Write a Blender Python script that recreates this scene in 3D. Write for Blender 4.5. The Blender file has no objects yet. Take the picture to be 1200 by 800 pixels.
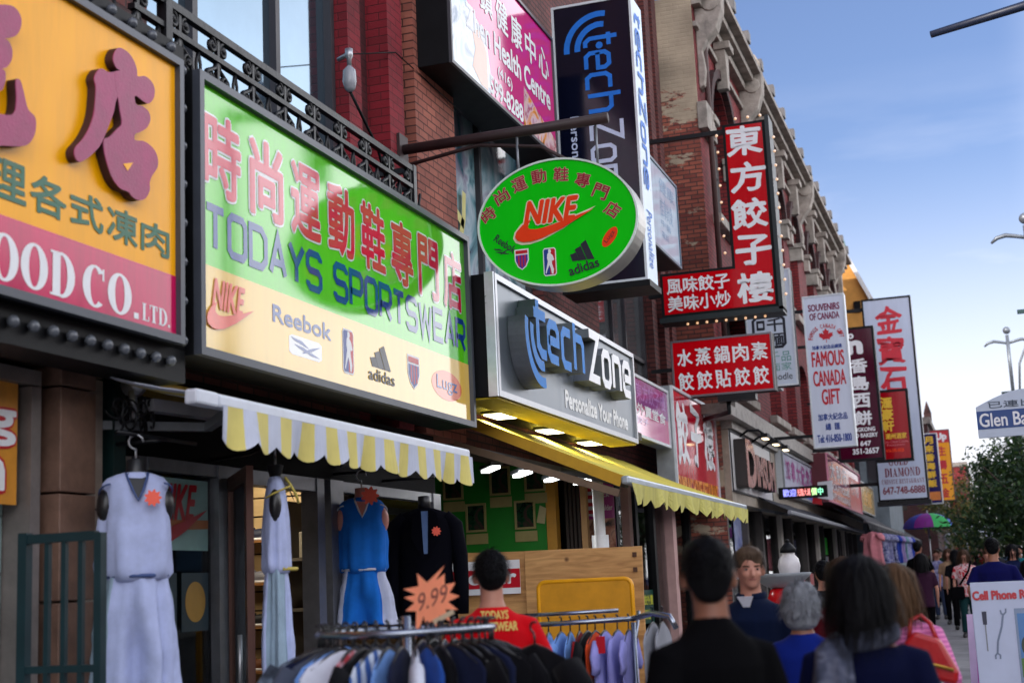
import bpy, bmesh, math, random
from math import radians as R, sin, cos, pi
from mathutils import Vector, Matrix, noise

random.seed(7)
scene = bpy.context.scene
COL = scene.collection

# ------------------------------------------------------------------ camera, sky, sun, exposure
cam_data = bpy.data.cameras.new("camera")
cam = bpy.data.objects.new("camera", cam_data)
COL.objects.link(cam)
cam_data.lens = 49.5
cam_data.sensor_width = 36.0
cam_data.clip_start = 0.05
cam_data.clip_end = 3000
cam.matrix_world = Matrix(((0.94605, 0.09743, 0.30909, 0.0),
                           (0.32105, -0.14955, -0.93517, 0.0),
                           (-0.04423, 0.98395, -0.17296, 1.6),
                           (0, 0, 0, 1)))
cam_data.dof.use_dof = True
cam_data.dof.focus_distance = 13.5
cam_data.dof.aperture_fstop = 2.2
scene.camera = cam

SUN_EL, SUN_AZ = R(29), R(-152)            # azimuth from +Y (up the street) towards the shop side
SV = Vector((sin(SUN_AZ) * cos(SUN_EL), cos(SUN_AZ) * cos(SUN_EL), sin(SUN_EL)))
world = bpy.data.worlds.new("World")
scene.world = world
world.use_nodes = True
wn, wl = world.node_tree.nodes, world.node_tree.links
wn.clear()
w_out = wn.new("ShaderNodeOutputWorld")
w_bg = wn.new("ShaderNodeBackground")
w_sky = wn.new("ShaderNodeTexSky")
w_sky.sky_type = 'NISHITA'
w_sky.sun_disc = False
w_sky.sun_elevation = SUN_EL
w_sky.sun_rotation = SUN_AZ
w_sky.air_density = 1.0
w_sky.dust_density = 2.6
w_sky.ozone_density = 4.0
w_bg.inputs['Strength'].default_value = 0.145
# thin bright cloud streaks low over the street
w_tc = wn.new("ShaderNodeTexCoord")
w_map = wn.new("ShaderNodeMapping")
w_map.inputs['Scale'].default_value = (3.0, 3.0, 16.0)
w_no = wn.new("ShaderNodeTexNoise")
w_no.inputs['Scale'].default_value = 2.3
w_no.inputs['Detail'].default_value = 7
w_ramp = wn.new("ShaderNodeValToRGB")
w_ramp.color_ramp.elements[0].position = 0.44
w_ramp.color_ramp.elements[1].position = 0.74
w_sep = wn.new("ShaderNodeSeparateXYZ")
w_band = wn.new("ShaderNodeMapRange")
w_band.inputs[1].default_value = 0.34
w_band.inputs[2].default_value = 0.06
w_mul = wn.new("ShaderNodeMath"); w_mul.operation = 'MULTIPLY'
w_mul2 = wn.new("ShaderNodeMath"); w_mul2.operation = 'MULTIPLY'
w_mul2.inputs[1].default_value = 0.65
w_mix = wn.new("ShaderNodeMixRGB")
w_mix.inputs[2].default_value = (7.6, 7.5, 7.9, 1)
wl.new(w_tc.outputs['Generated'], w_map.inputs['Vector'])
wl.new(w_map.outputs[0], w_no.inputs['Vector'])
wl.new(w_no.outputs['Fac'], w_ramp.inputs[0])
wl.new(w_tc.outputs['Generated'], w_sep.inputs[0])
wl.new(w_sep.outputs['Z'], w_band.inputs[0])
wl.new(w_ramp.outputs[0], w_mul.inputs[0])
wl.new(w_band.outputs[0], w_mul.inputs[1])
wl.new(w_mul.outputs[0], w_mul2.inputs[0])
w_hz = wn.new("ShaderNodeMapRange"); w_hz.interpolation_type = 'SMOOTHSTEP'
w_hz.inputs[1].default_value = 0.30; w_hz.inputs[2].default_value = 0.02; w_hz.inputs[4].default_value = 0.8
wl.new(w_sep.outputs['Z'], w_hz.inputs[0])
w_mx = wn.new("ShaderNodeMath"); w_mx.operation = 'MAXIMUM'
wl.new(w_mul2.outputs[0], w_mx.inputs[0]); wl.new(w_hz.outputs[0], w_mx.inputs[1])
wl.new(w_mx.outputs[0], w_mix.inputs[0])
w_tint = wn.new("ShaderNodeMixRGB"); w_tint.blend_type = 'MULTIPLY'; w_tint.inputs[0].default_value = 1
w_tint.inputs[2].default_value = (1.0, 0.905, 0.97, 1)
wl.new(w_sky.outputs[0], w_tint.inputs[1])
wl.new(w_tint.outputs[0], w_mix.inputs[1])
# added bright cloud bank right of the view, lighting shop fronts and washing signs
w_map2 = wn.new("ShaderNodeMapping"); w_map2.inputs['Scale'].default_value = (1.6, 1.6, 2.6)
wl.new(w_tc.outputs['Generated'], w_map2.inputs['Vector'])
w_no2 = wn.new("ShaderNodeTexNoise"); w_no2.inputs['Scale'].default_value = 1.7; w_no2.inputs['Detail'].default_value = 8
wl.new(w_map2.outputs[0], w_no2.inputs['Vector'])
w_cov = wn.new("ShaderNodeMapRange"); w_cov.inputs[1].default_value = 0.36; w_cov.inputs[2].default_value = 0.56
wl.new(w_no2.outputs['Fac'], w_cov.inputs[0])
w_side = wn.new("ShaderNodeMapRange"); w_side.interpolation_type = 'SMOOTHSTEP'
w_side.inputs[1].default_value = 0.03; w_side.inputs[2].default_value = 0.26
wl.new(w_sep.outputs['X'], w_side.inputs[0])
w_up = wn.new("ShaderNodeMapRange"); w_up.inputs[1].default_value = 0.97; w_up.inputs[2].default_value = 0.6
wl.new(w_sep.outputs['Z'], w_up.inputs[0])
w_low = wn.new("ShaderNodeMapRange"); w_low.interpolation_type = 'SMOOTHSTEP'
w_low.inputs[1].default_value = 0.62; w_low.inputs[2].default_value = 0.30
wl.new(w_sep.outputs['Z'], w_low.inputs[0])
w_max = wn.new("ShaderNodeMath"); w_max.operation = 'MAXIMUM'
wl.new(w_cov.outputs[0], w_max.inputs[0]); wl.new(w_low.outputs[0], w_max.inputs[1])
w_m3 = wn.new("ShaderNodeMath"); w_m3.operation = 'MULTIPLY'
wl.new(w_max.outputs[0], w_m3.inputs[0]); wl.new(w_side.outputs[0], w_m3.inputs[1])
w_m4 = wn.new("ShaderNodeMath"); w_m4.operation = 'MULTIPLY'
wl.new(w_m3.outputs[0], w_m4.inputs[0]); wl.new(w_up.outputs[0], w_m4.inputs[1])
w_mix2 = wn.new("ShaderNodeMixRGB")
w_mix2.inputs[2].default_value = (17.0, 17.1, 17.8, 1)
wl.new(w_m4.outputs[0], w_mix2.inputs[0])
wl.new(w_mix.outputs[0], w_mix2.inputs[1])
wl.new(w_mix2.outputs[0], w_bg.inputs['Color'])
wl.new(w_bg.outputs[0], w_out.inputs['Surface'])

sun_d = bpy.data.lights.new("sun", 'SUN')
sun_d.energy = 3.2
sun_d.angle = R(0.5)
sun_d.color = (1.0, 0.93, 0.82)
sun = bpy.data.objects.new("sun", sun_d)
COL.objects.link(sun)
sun.rotation_euler = (-SV).to_track_quat('-Z', 'Y').to_euler()
sun.location = SV * 60

vs = scene.view_settings
vs.view_transform = 'Standard'
vs.look = 'None'
vs.gamma = 1.0
vs.use_curve_mapping = False
vs.exposure = 0.4
scene.cycles.max_bounces = 7
scene.cycles.transparent_max_bounces = 16
scene.cycles.use_denoising = True

# ------------------------------------------------------------------ helpers
def gz(y):
    """Height of the pavement: the street climbs gently away from the viewer."""
    return 0.0112 * max(-30.0, min(y, 95.0))

def c8(r, g, b):
    f = lambda v: (v / 255 / 12.92) if v / 255 <= 0.04045 else ((v / 255 + 0.055) / 1.055) ** 2.4
    return (f(r), f(g), f(b))

MATS = {}

def _newmat(name):
    m = bpy.data.materials.new(name)
    m.use_nodes = True
    n, l = m.node_tree.nodes, m.node_tree.links
    return m, n, l, n['Principled BSDF']

def pm(name, col, rough=0.6, metal=0.0, var=0.14, scale=6.0, bump=0.0, bscale=60.0, spec=0.5, coat=0.0,
       emit=None, estr=0.0, stretch=(1, 1, 1), sheen=0.0):
    """Procedural material: base colour with uneven wear, optional fine bump."""
    if name in MATS:
        return MATS[name]
    m, n, l, p = _newmat(name)
    tc = n.new("ShaderNodeTexCoord")
    mp = n.new("ShaderNodeMapping")
    mp.inputs['Scale'].default_value = stretch
    l.new(tc.outputs['Object'], mp.inputs[0])
    no = n.new("ShaderNodeTexNoise")
    no.inputs['Scale'].default_value = scale
    no.inputs['Detail'].default_value = 5
    no.inputs['Roughness'].default_value = 0.65
    l.new(mp.outputs[0], no.inputs['Vector'])
    rg = n.new("ShaderNodeMapRange")
    rg.inputs[1].default_value = 0.3
    rg.inputs[2].default_value = 0.7
    rg.inputs[3].default_value = 1 - var
    rg.inputs[4].default_value = 1 + var * 0.6
    l.new(no.outputs['Fac'], rg.inputs[0])
    hs = n.new("ShaderNodeMixRGB"); hs.blend_type = 'MULTIPLY'
    hs.inputs[0].default_value = 1
    hs.inputs[1].default_value = (*col, 1)
    l.new(rg.outputs[0], hs.inputs[2])
    l.new(hs.outputs[0], p.inputs['Base Color'])
    rr = n.new("ShaderNodeMapRange")
    rr.inputs[3].default_value = max(0.02, rough - 0.08)
    rr.inputs[4].default_value = min(1, rough + 0.08)
    l.new(no.outputs['Fac'], rr.inputs[0])
    l.new(rr.outputs[0], p.inputs['Roughness'])
    p.inputs['Metallic'].default_value = metal
    p.inputs['Specular IOR Level'].default_value = spec
    p.inputs['Coat Weight'].default_value = coat
    p.inputs['Coat Roughness'].default_value = 0.05
    if sheen:
        p.inputs['Sheen Weight'].default_value = sheen
    if emit:
        p.inputs['Emission Color'].default_value = (*emit, 1)
        p.inputs['Emission Strength'].default_value = estr
    if bump:
        nb = n.new("ShaderNodeTexNoise")
        nb.inputs['Scale'].default_value = bscale
        nb.inputs['Detail'].default_value = 6
        l.new(mp.outputs[0], nb.inputs['Vector'])
        bp = n.new("ShaderNodeBump")
        bp.inputs['Strength'].default_value = bump
        bp.inputs['Distance'].default_value = 0.02
        l.new(nb.outputs['Fac'], bp.inputs['Height'])
        l.new(bp.outputs[0], p.inputs['Normal'])
    MATS[name] = m
    return m

def facade_uv(n, l, scale=(1, 1)):
    """Wall coordinates in metres from position and normal: (y,z) on street fronts, (x,z) on end walls."""
    ge = n.new("ShaderNodeNewGeometry")
    sp = n.new("ShaderNodeSeparateXYZ"); l.new(ge.outputs['Position'], sp.inputs[0])
    sn = n.new("ShaderNodeSeparateXYZ"); l.new(ge.outputs['True Normal'], sn.inputs[0])
    ab = n.new("ShaderNodeMath"); ab.operation = 'ABSOLUTE'; l.new(sn.outputs['X'], ab.inputs[0])
    gt = n.new("ShaderNodeMath"); gt.operation = 'GREATER_THAN'; gt.inputs[1].default_value = 0.6
    l.new(ab.outputs[0], gt.inputs[0])
    mx = n.new("ShaderNodeMix"); mx.data_type = 'FLOAT'
    l.new(gt.outputs[0], mx.inputs['Factor'])
    l.new(sp.outputs['X'], mx.inputs[2]); l.new(sp.outputs['Y'], mx.inputs[3])
    cb = n.new("ShaderNodeCombineXYZ")
    l.new(mx.outputs[0], cb.inputs[0]); l.new(sp.outputs['Z'], cb.inputs[1])
    return cb.outputs[0], ge, sp

def brick(name, c1, c2, mortar, peel=None, grime=0.35, msize=0.012):
    if name in MATS:
        return MATS[name]
    m, n, l, p = _newmat(name)
    uv, ge, sp = facade_uv(n, l)
    b = n.new("ShaderNodeTexBrick")
    l.new(uv, b.inputs['Vector'])
    b.inputs['Color1'].default_value = (*c1, 1)
    b.inputs['Color2'].default_value = (*c2, 1)
    b.inputs['Mortar'].default_value = (*mortar, 1)
    b.inputs['Scale'].default_value = 1.0
    b.inputs['Brick Width'].default_value = 0.23
    b.inputs['Row Height'].default_value = 0.078
    b.inputs['Mortar Size'].default_value = msize
    b.inputs['Mortar Smooth'].default_value = 0.3
    b.inputs['Bias'].default_value = -0.1
    no = n.new("ShaderNodeTexNoise")
    no.inputs['Scale'].default_value = 1.3
    no.inputs['Detail'].default_value = 8
    l.new(ge.outputs['Position'], no.inputs['Vector'])
    rg = n.new("ShaderNodeMapRange")
    rg.inputs[1].default_value = 0.3; rg.inputs[2].default_value = 0.7
    rg.inputs[3].default_value = 1 - grime; rg.inputs[4].default_value = 1.15
    l.new(no.outputs['Fac'], rg.inputs[0])
    mu = n.new("ShaderNodeMixRGB"); mu.blend_type = 'MULTIPLY'; mu.inputs[0].default_value = 1
    l.new(b.outputs['Color'], mu.inputs[1]); l.new(rg.outputs[0], mu.inputs[2])
    out = mu.outputs[0]
    hgt = b.outputs['Fac']
    if peel:
        # remnants of old plaster: solid above a ragged line, flakes below it
        n2 = n.new("ShaderNodeTexNoise")
        n2.inputs['Scale'].default_value = 0.9; n2.inputs['Detail'].default_value = 9
        n2.inputs['Roughness'].default_value = 0.7
        mp = n.new("ShaderNodeMapping"); mp.inputs['Scale'].default_value = (1.0, 1.0, 2.4)
        l.new(ge.outputs['Position'], mp.inputs[0]); l.new(mp.outputs[0], n2.inputs['Vector'])
        zr = n.new("ShaderNodeMapRange")
        zr.inputs[1].default_value = peel[1]; zr.inputs[2].default_value = peel[2]
        zr.inputs[3].default_value = -0.02; zr.inputs[4].default_value = 0.34
        l.new(sp.outputs['Z'], zr.inputs[0])
        ad = n.new("ShaderNodeMath"); ad.operation = 'ADD'
        l.new(n2.outputs['Fac'], ad.inputs[0]); l.new(zr.outputs[0], ad.inputs[1])
        rp = n.new("ShaderNodeMapRange"); rp.inputs[1].default_value = 0.555; rp.inputs[2].default_value = 0.59
        l.new(ad.outputs[0], rp.inputs[0])
        mx = n.new("ShaderNodeMixRGB")
        l.new(rp.outputs[0], mx.inputs[0]); l.new(out, mx.inputs[1])
        pl = n.new("ShaderNodeMixRGB"); pl.blend_type = 'MULTIPLY'; pl.inputs[0].default_value = 1
        pl.inputs[1].default_value = (*peel[0], 1)
        l.new(rg.outputs[0], pl.inputs[2])
        l.new(pl.outputs[0], mx.inputs[2])
        out = mx.outputs[0]
    l.new(out, p.inputs['Base Color'])
    p.inputs['Roughness'].default_value = 0.85
    iv = n.new("ShaderNodeMath"); iv.operation = 'SUBTRACT'; iv.inputs[0].default_value = 1.0
    l.new(hgt, iv.inputs[1])
    fn = n.new("ShaderNodeTexNoise"); fn.inputs['Scale'].default_value = 45
    l.new(ge.outputs['Position'], fn.inputs['Vector'])
    am = n.new("ShaderNodeMath"); am.operation = 'MULTIPLY_ADD'
    am.inputs[1].default_value = 0.35
    l.new(fn.outputs['Fac'], am.inputs[0]); l.new(iv.outputs[0], am.inputs[2])
    bp = n.new("ShaderNodeBump"); bp.inputs['Strength'].default_value = 0.7; bp.inputs['Distance'].default_value = 0.012
    l.new(am.outputs[0], bp.inputs['Height'])
    l.new(bp.outputs[0], p.inputs['Normal'])
    MATS[name] = m
    return m

def glass(name, tint=(0.8, 0.86, 0.88), boost=1.5):
    """Thin pane: see-through with a Fresnel mirror of the street and sky."""
    if name in MATS:
        return MATS[name]
    m, n, l, p = _newmat(name)
    n.remove(p)
    out = n['Material Output']
    fr = n.new("ShaderNodeFresnel"); fr.inputs['IOR'].default_value = boost
    tr = n.new("ShaderNodeBsdfTransparent"); tr.inputs[0].default_value = (*tint, 1)
    gl = n.new("ShaderNodeBsdfGlossy"); gl.inputs['Roughness'].default_value = 0.02
    no = n.new("ShaderNodeTexNoise"); no.inputs['Scale'].default_value = 0.8
    bp = n.new("ShaderNodeBump"); bp.inputs['Strength'].default_value = 0.05
    l.new(no.outputs['Fac'], bp.inputs['Height']); l.new(bp.outputs[0], gl.inputs['Normal'])
    mx = n.new("ShaderNodeMixShader")
    l.new(fr.outputs[0], mx.inputs[0]); l.new(tr.outputs[0], mx.inputs[1]); l.new(gl.outputs[0], mx.inputs[2])
    l.new(mx.outputs[0], out.inputs['Surface'])
    MATS[name] = m
    return m

def lamp_mat(name, col, strength):
    if name in MATS:
        return MATS[name]
    m, n, l, p = _newmat(name)
    no = n.new("ShaderNodeTexNoise"); no.inputs['Scale'].default_value = 3
    rg = n.new("ShaderNodeMapRange"); rg.inputs[3].default_value = 0.9; rg.inputs[4].default_value = 1.1
    l.new(no.outputs['Fac'], rg.inputs[0])
    mu = n.new("ShaderNodeMixRGB"); mu.blend_type = 'MULTIPLY'; mu.inputs[0].default_value = 1
    mu.inputs[1].default_value = (*col, 1); l.new(rg.outputs[0], mu.inputs[2])
    p.inputs['Base Color'].default_value = (0.8, 0.8, 0.8, 1)
    l.new(mu.outputs[0], p.inputs['Emission Color'])
    p.inputs['Emission Strength'].default_value = strength
    MATS[name] = m
    return m

def stripes(name, ca, cb, axis, period, duty=0.5, rough=0.7, phase=0.0, var=0.12):
    """Woven stripes along one object axis."""
    if name in MATS:
        return MATS[name]
    m, n, l, p = _newmat(name)
    tc = n.new("ShaderNodeTexCoord")
    sp = n.new("ShaderNodeSeparateXYZ"); l.new(tc.outputs['Object'], sp.inputs[0])
    a = n.new("ShaderNodeMath"); a.operation = 'MULTIPLY_ADD'; a.inputs[1].default_value = 1 / period
    a.inputs[2].default_value = phase + 100
    l.new(sp.outputs[axis], a.inputs[0])
    f = n.new("ShaderNodeMath"); f.operation = 'FRACT'; l.new(a.outputs[0], f.inputs[0])
    g = n.new("ShaderNodeMath"); g.operation = 'LESS_THAN'; g.inputs[1].default_value = duty
    l.new(f.outputs[0], g.inputs[0])
    mx = n.new("ShaderNodeMixRGB"); l.new(g.outputs[0], mx.inputs[0])
    mx.inputs[1].default_value = (*cb, 1); mx.inputs[2].default_value = (*ca, 1)
    no = n.new("ShaderNodeTexNoise"); no.inputs['Scale'].default_value = 5; no.inputs['Detail'].default_value = 6
    l.new(tc.outputs['Object'], no.inputs['Vector'])
    rg = n.new("ShaderNodeMapRange"); rg.inputs[1].default_value = .3; rg.inputs[2].default_value = .7
    rg.inputs[3].default_value = 1 - var; rg.inputs[4].default_value = 1 + var * .5
    l.new(no.outputs['Fac'], rg.inputs[0])
    mu = n.new("ShaderNodeMixRGB"); mu.blend_type = 'MULTIPLY'; mu.inputs[0].default_value = 1
    l.new(mx.outputs[0], mu.inputs[1]); l.new(rg.outputs[0], mu.inputs[2])
    l.new(mu.outputs[0], p.inputs['Base Color'])
    p.inputs['Roughness'].default_value = rough
    MATS[name] = m
    return m

def swirl(name, cols, scale=4.0, rough=0.25, kind='Object'):
    """Printed picture / patterned cloth: soft blotches through a colour ramp."""
    if name in MATS:
        return MATS[name]
    m, n, l, p = _newmat(name)
    tc = n.new("ShaderNodeTexCoord")
    no = n.new("ShaderNodeTexNoise"); no.inputs['Scale'].default_value = scale
    no.inputs['Detail'].default_value = 4; no.inputs['Distortion'].default_value = 1.4
    l.new(tc.outputs[kind], no.inputs['Vector'])
    rp = n.new("ShaderNodeValToRGB")
    cr = rp.color_ramp
    k = len(cols)
    cr.elements[0].position = 0.3; cr.elements[0].color = (*cols[0], 1)
    cr.elements[1].position = 0.7; cr.elements[1].color = (*cols[-1], 1)
    for i in range(1, k - 1):
        e = cr.elements.new(0.3 + 0.4 * i / (k - 1)); e.color = (*cols[i], 1)
    l.new(no.outputs['Fac'], rp.inputs[0]); l.new(rp.outputs[0], p.inputs['Base Color'])
    p.inputs['Roughness'].default_value = rough
    MATS[name] = m
    return m

def signface(name, col, rough=0.1, var=0.07, spec=0.5):
    """Acrylic sign panel: glossy, faintly streaked with street dirt running down."""
    return pm(name, col, rough=rough, var=var, scale=2.2, stretch=(3.0, 3.0, 0.35), spec=spec)

WL = {}     # world position of every (unrotated) object origin

def tag(o, label=None, cat=None, group=None, kind=None):
    if label: o['label'] = label
    if cat: o['category'] = cat
    if group: o['group'] = group
    if kind: o['kind'] = kind
    return o

def thing(name, label, cat, loc=(0, 0, 0), rotz=0.0, group=None):
    o = bpy.data.objects.new(name, None)
    o.empty_display_size = 0.2
    COL.objects.link(o)
    o.location = loc
    o.rotation_euler = (0, 0, rotz)
    WL[o] = Vector(loc)
    return tag(o, label, cat, group)

class MB:
    def __init__(self):
        self.v, self.f, self.mi, self.sm = [], [], [], []

    def add(self, vs_, fs, mi=0, sm=False):
        k = len(self.v)
        self.v += [Vector(p) for p in vs_]
        for f in fs:
            self.f.append([i + k for i in f]); self.mi.append(mi); self.sm.append(sm)
        return self

    def box(self, x0, x1, y0, y1, z0, z1, mi=0):
        if x0 > x1: x0, x1 = x1, x0
        if y0 > y1: y0, y1 = y1, y0
        if z0 > z1: z0, z1 = z1, z0
        p = [(x0, y0, z0), (x1, y0, z0), (x1, y1, z0), (x0, y1, z0), (x0, y0, z1), (x1, y0, z1), (x1, y1, z1), (x0, y1, z1)]
        return self.add(p, [(3, 2, 1, 0), (4, 5, 6, 7), (0, 1, 5, 4), (1, 2, 6, 5), (2, 3, 7, 6), (3, 0, 4, 7)], mi)

    def obox(self, c, R_, U_, N_, w, h, d, mi=0):
        c, R_, U_, N_ = Vector(c), Vector(R_) * w / 2, Vector(U_) * h / 2, Vector(N_) * d / 2
        p = [c + R_ * a + U_ * b + N_ * e for e in (-1, 1) for b in (-1, 1) for a in (-1, 1)]
        return self.add(p, [(0, 2, 3, 1), (4, 5, 7, 6), (0, 1, 5, 4), (1, 3, 7, 5), (3, 2, 6, 7), (2, 0, 4, 6)], mi)

    def quad(self, *p, mi=0):
        return self.add(p, [tuple(range(len(p)))], mi)

    def beam(self, a, b, w, h, mi=0, up=(0, 0, 1)):
        a, b = Vector(a), Vector(b)
        d = (b - a); L = d.length; d.normalize()
        u = Vector(up)
        s = d.cross(u)
        if s.length < 1e-4:
            s = d.cross(Vector((1, 0, 0)))
        s.normalize(); u = s.cross(d)
        return self.obox((a + b) / 2, d, s, u, L, w, h, mi)

    def tube(self, pts, r, n=8, closed=False, mi=0, cap=True, sm=True):
        pts = [Vector(p) for p in pts]
        N = len(pts)
        rs = r if isinstance(r, (list, tuple)) else [r] * N
        up = Vector((0, 0, 1))
        vs_, prev = [], None
        for i, p in enumerate(pts):
            a = pts[(i - 1) % N] if (i > 0 or closed) else p
            b = pts[(i + 1) % N] if (i < N - 1 or closed) else p
            d = (b - a)
            if d.length < 1e-9: d = Vector((0, 0, 1))
            d.normalize()
            if prev is None:
                s = d.cross(up)
                if s.length < 1e-3: s = d.cross(Vector((1, 0, 0)))
            else:
                s = prev - d * prev.dot(d)
                if s.length < 1e-6: s = d.cross(Vector((1, 0, 0)))
            s.normalize(); prev = s
            t = d.cross(s)
            rr = rs[i]
            ra, rb = rr if isinstance(rr, (list, tuple)) else (rr, rr)
            for k in range(n):
                an = 2 * pi * k / n
                vs_.append(p + s * cos(an) * ra + t * sin(an) * rb)
        fs = []
        M = N if closed else N - 1
        for i in range(M):
            j = (i + 1) % N
            for k in range(n):
                k2 = (k + 1) % n
                fs.append((i * n + k, i * n + k2, j * n + k2, j * n + k))
        if cap and not closed:
            fs.append(tuple(range(n - 1, -1, -1)))
            fs.append(tuple((N - 1) * n + k for k in range(n)))
        return self.add(vs_, fs, mi, sm)

    def rings(self, secs, n=16, mi=0, sm=True):
        """Loft of horizontal ellipses: (cx, cy, z, rx, ry)."""
        vs_, fs = [], []
        for (cx, cy, z, rx, ry) in secs:
            for k in range(n):
                a = 2 * pi * k / n
                vs_.append((cx + rx * cos(a), cy + ry * sin(a), z))
        N = len(secs)
        for i in range(N - 1):
            for k in range(n):
                k2 = (k + 1) % n
                fs.append((i * n + k, i * n + k2, (i + 1) * n + k2, (i + 1) * n + k))
        fs.append(tuple(range(n - 1, -1, -1)))
        fs.append(tuple((N - 1) * n + k for k in range(n)))
        return self.add(vs_, fs, mi, sm)

    def ball(self, c, rx, ry=None, rz=None, n=12, m=8, mi=0):
        ry = ry or rx; rz = rz or rx
        c = Vector(c)
        vs_ = [c + Vector((0, 0, -rz))]
        for j in range(1, m):
            t = -pi / 2 + pi * j / m
            for k in range(n):
                a = 2 * pi * k / n
                vs_.append(c + Vector((rx * cos(t) * cos(a), ry * cos(t) * sin(a), rz * sin(t))))
        vs_.append(c + Vector((0, 0, rz)))
        fs = []
        for k in range(n):
            fs.append((0, 1 + (k + 1) % n, 1 + k))
        for j in range(m - 2):
            for k in range(n):
                k2 = (k + 1) % n
                fs.append((1 + j * n + k, 1 + j * n + k2, 1 + (j + 1) * n + k2, 1 + (j + 1) * n + k))
        T = len(vs_) - 1
        b = 1 + (m - 2) * n
        for k in range(n):
            fs.append((b + k, b + (k + 1) % n, T))
        return self.add(vs_, fs, mi, True)

    def prism(self, poly, O, R_, U_, N_, d0, d1, mi=0):
        """Outline in the (R,U) plane, counter-clockwise seen from N, pushed out from d0 to d1 along N."""
        O, R_, U_, N_ = Vector(O), Vector(R_), Vector(U_), Vector(N_)
        ar = sum(poly[i][0] * poly[(i + 1) % len(poly)][1] - poly[(i + 1) % len(poly)][0] * poly[i][1] for i in range(len(poly)))
        if ar < 0: poly = poly[::-1]
        k = len(poly)
        back = [O + R_ * a + U_ * b + N_ * d0 for a, b in poly]
        front = [O + R_ * a + U_ * b + N_ * d1 for a, b in poly]
        fs = [tuple(range(k - 1, -1, -1)), tuple(range(k, 2 * k))]
        for i in range(k):
            j = (i + 1) % k
            fs.append((i, j, k + j, k + i))
        return self.add(back + front, fs, mi)

    def build(self, name, mats, parent=None, local=False, bevel=0.0, label=None, base=None):
        if not isinstance(mats, (list, tuple)): mats = [mats]
        if parent is not None and not local:
            off = WL[parent]
        elif parent is None and not local:
            if base is None:
                lo = Vector((min(p.x for p in self.v), min(p.y for p in self.v), min(p.z for p in self.v)))
                hi = Vector((max(p.x for p in self.v), max(p.y for p in self.v), max(p.z for p in self.v)))
                off = Vector(((lo.x + hi.x) / 2, (lo.y + hi.y) / 2, lo.z))
            else:
                off = Vector(base)
        else:
            off = Vector((0, 0, 0))
        me = bpy.data.meshes.new(name)
        me.from_pydata([tuple(p - off) for p in self.v], [], self.f)
        for m in mats: me.materials.append(m)
        me.polygons.foreach_set('material_index', self.mi)
        me.polygons.foreach_set('use_smooth', self.sm)
        me.update()
        o = bpy.data.objects.new(name, me)
        COL.objects.link(o)
        if parent is not None:
            o.parent = parent
            WL[o] = Vector(WL.get(parent, (0, 0, 0)))
        else:
            o.location = off
            WL[o] = off
        if label: o['label'] = label
        if bevel:
            b = o.modifiers.new('bevel', 'BEVEL')
            b.width = bevel; b.segments = 2; b.limit_method = 'ANGLE'; b.angle_limit = R(40)
        return o

def build_each(mb, name, mats, parent, bevel=0.0):
    """One part per separate piece of the builder (each lintel, block or bar is a part of its own)."""
    par = list(range(len(mb.v)))
    def find(i):
        while par[i] != i:
            par[i] = par[par[i]]; i = par[i]
        return i
    for f in mb.f:
        for q in f[1:]:
            a, b = find(f[0]), find(q)
            if a != b: par[a] = b
    groups = {}
    for k, f in enumerate(mb.f): groups.setdefault(find(f[0]), []).append(k)
    out = []
    for ks in groups.values():
        m = MB(); idx = {}
        for k in ks:
            for i in mb.f[k]:
                if i not in idx: idx[i] = len(m.v); m.v.append(mb.v[i])
            m.f.append([idx[i] for i in mb.f[k]]); m.mi.append(mb.mi[k]); m.sm.append(mb.sm[k])
        out.append(m.build(name, mats, parent, bevel=bevel))
    return out

def fused(mb, voxel, smooth=4, factor=0.5):
    """Melt overlapping closed shapes into one continuous skin; returns (verts, faces)."""
    me = bpy.data.meshes.new('tmp')
    me.from_pydata([tuple(p) for p in mb.v], [], mb.f)
    o = bpy.data.objects.new('tmp', me)
    COL.objects.link(o)
    r = o.modifiers.new('r', 'REMESH'); r.mode = 'VOXEL'; r.voxel_size = voxel
    s = o.modifiers.new('s', 'SMOOTH'); s.iterations = smooth; s.factor = factor
    dg = bpy.context.evaluated_depsgraph_get()
    em = bpy.data.meshes.new_from_object(o.evaluated_get(dg))
    vs_ = [v.co.copy() for v in em.vertices]
    fs = [tuple(p.vertices) for p in em.polygons]
    bpy.data.objects.remove(o); bpy.data.meshes.remove(me); bpy.data.meshes.remove(em)
    return vs_, fs

def copy_thing(o, loc, rotz=None, label=None, parent=None):
    c = o.copy(); COL.objects.link(c)
    if parent is None:
        c.location = loc
        if rotz is not None: c.rotation_euler = (0, 0, rotz)
        WL[c] = Vector(loc)
    else:
        c.parent = parent
        WL[c] = WL[parent]
    if label: c['label'] = label
    for ch in list(o.children):
        copy_thing(ch, None, None, None, c)
    return c

# ------------------------------------------------------------------ lettering
class Face:
    """A flat sign face: O bottom-left corner, R to the reader's right, U up, N to the reader; w x h metres."""
    def __init__(s, O, R_, U_, N_, w, h):
        s.O, s.R, s.U, s.N, s.w, s.h = Vector(O), Vector(R_), Vector(U_), Vector(N_), w, h

    def p(s, a, b, d=0.0):
        return s.O + s.R * a + s.U * b + s.N * d

def face_x(x, y0, y1, z0, z1):
    return Face((x, y0, z0), (0, 1, 0), (0, 0, 1), (1, 0, 0), y1 - y0, z1 - z0)

def face_y(y, x0, x1, z0, z1):
    return Face((x0, y, z0), (1, 0, 0), (0, 0, 1), (0, -1, 0), x1 - x0, z1 - z0)

_GL = {}

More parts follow.
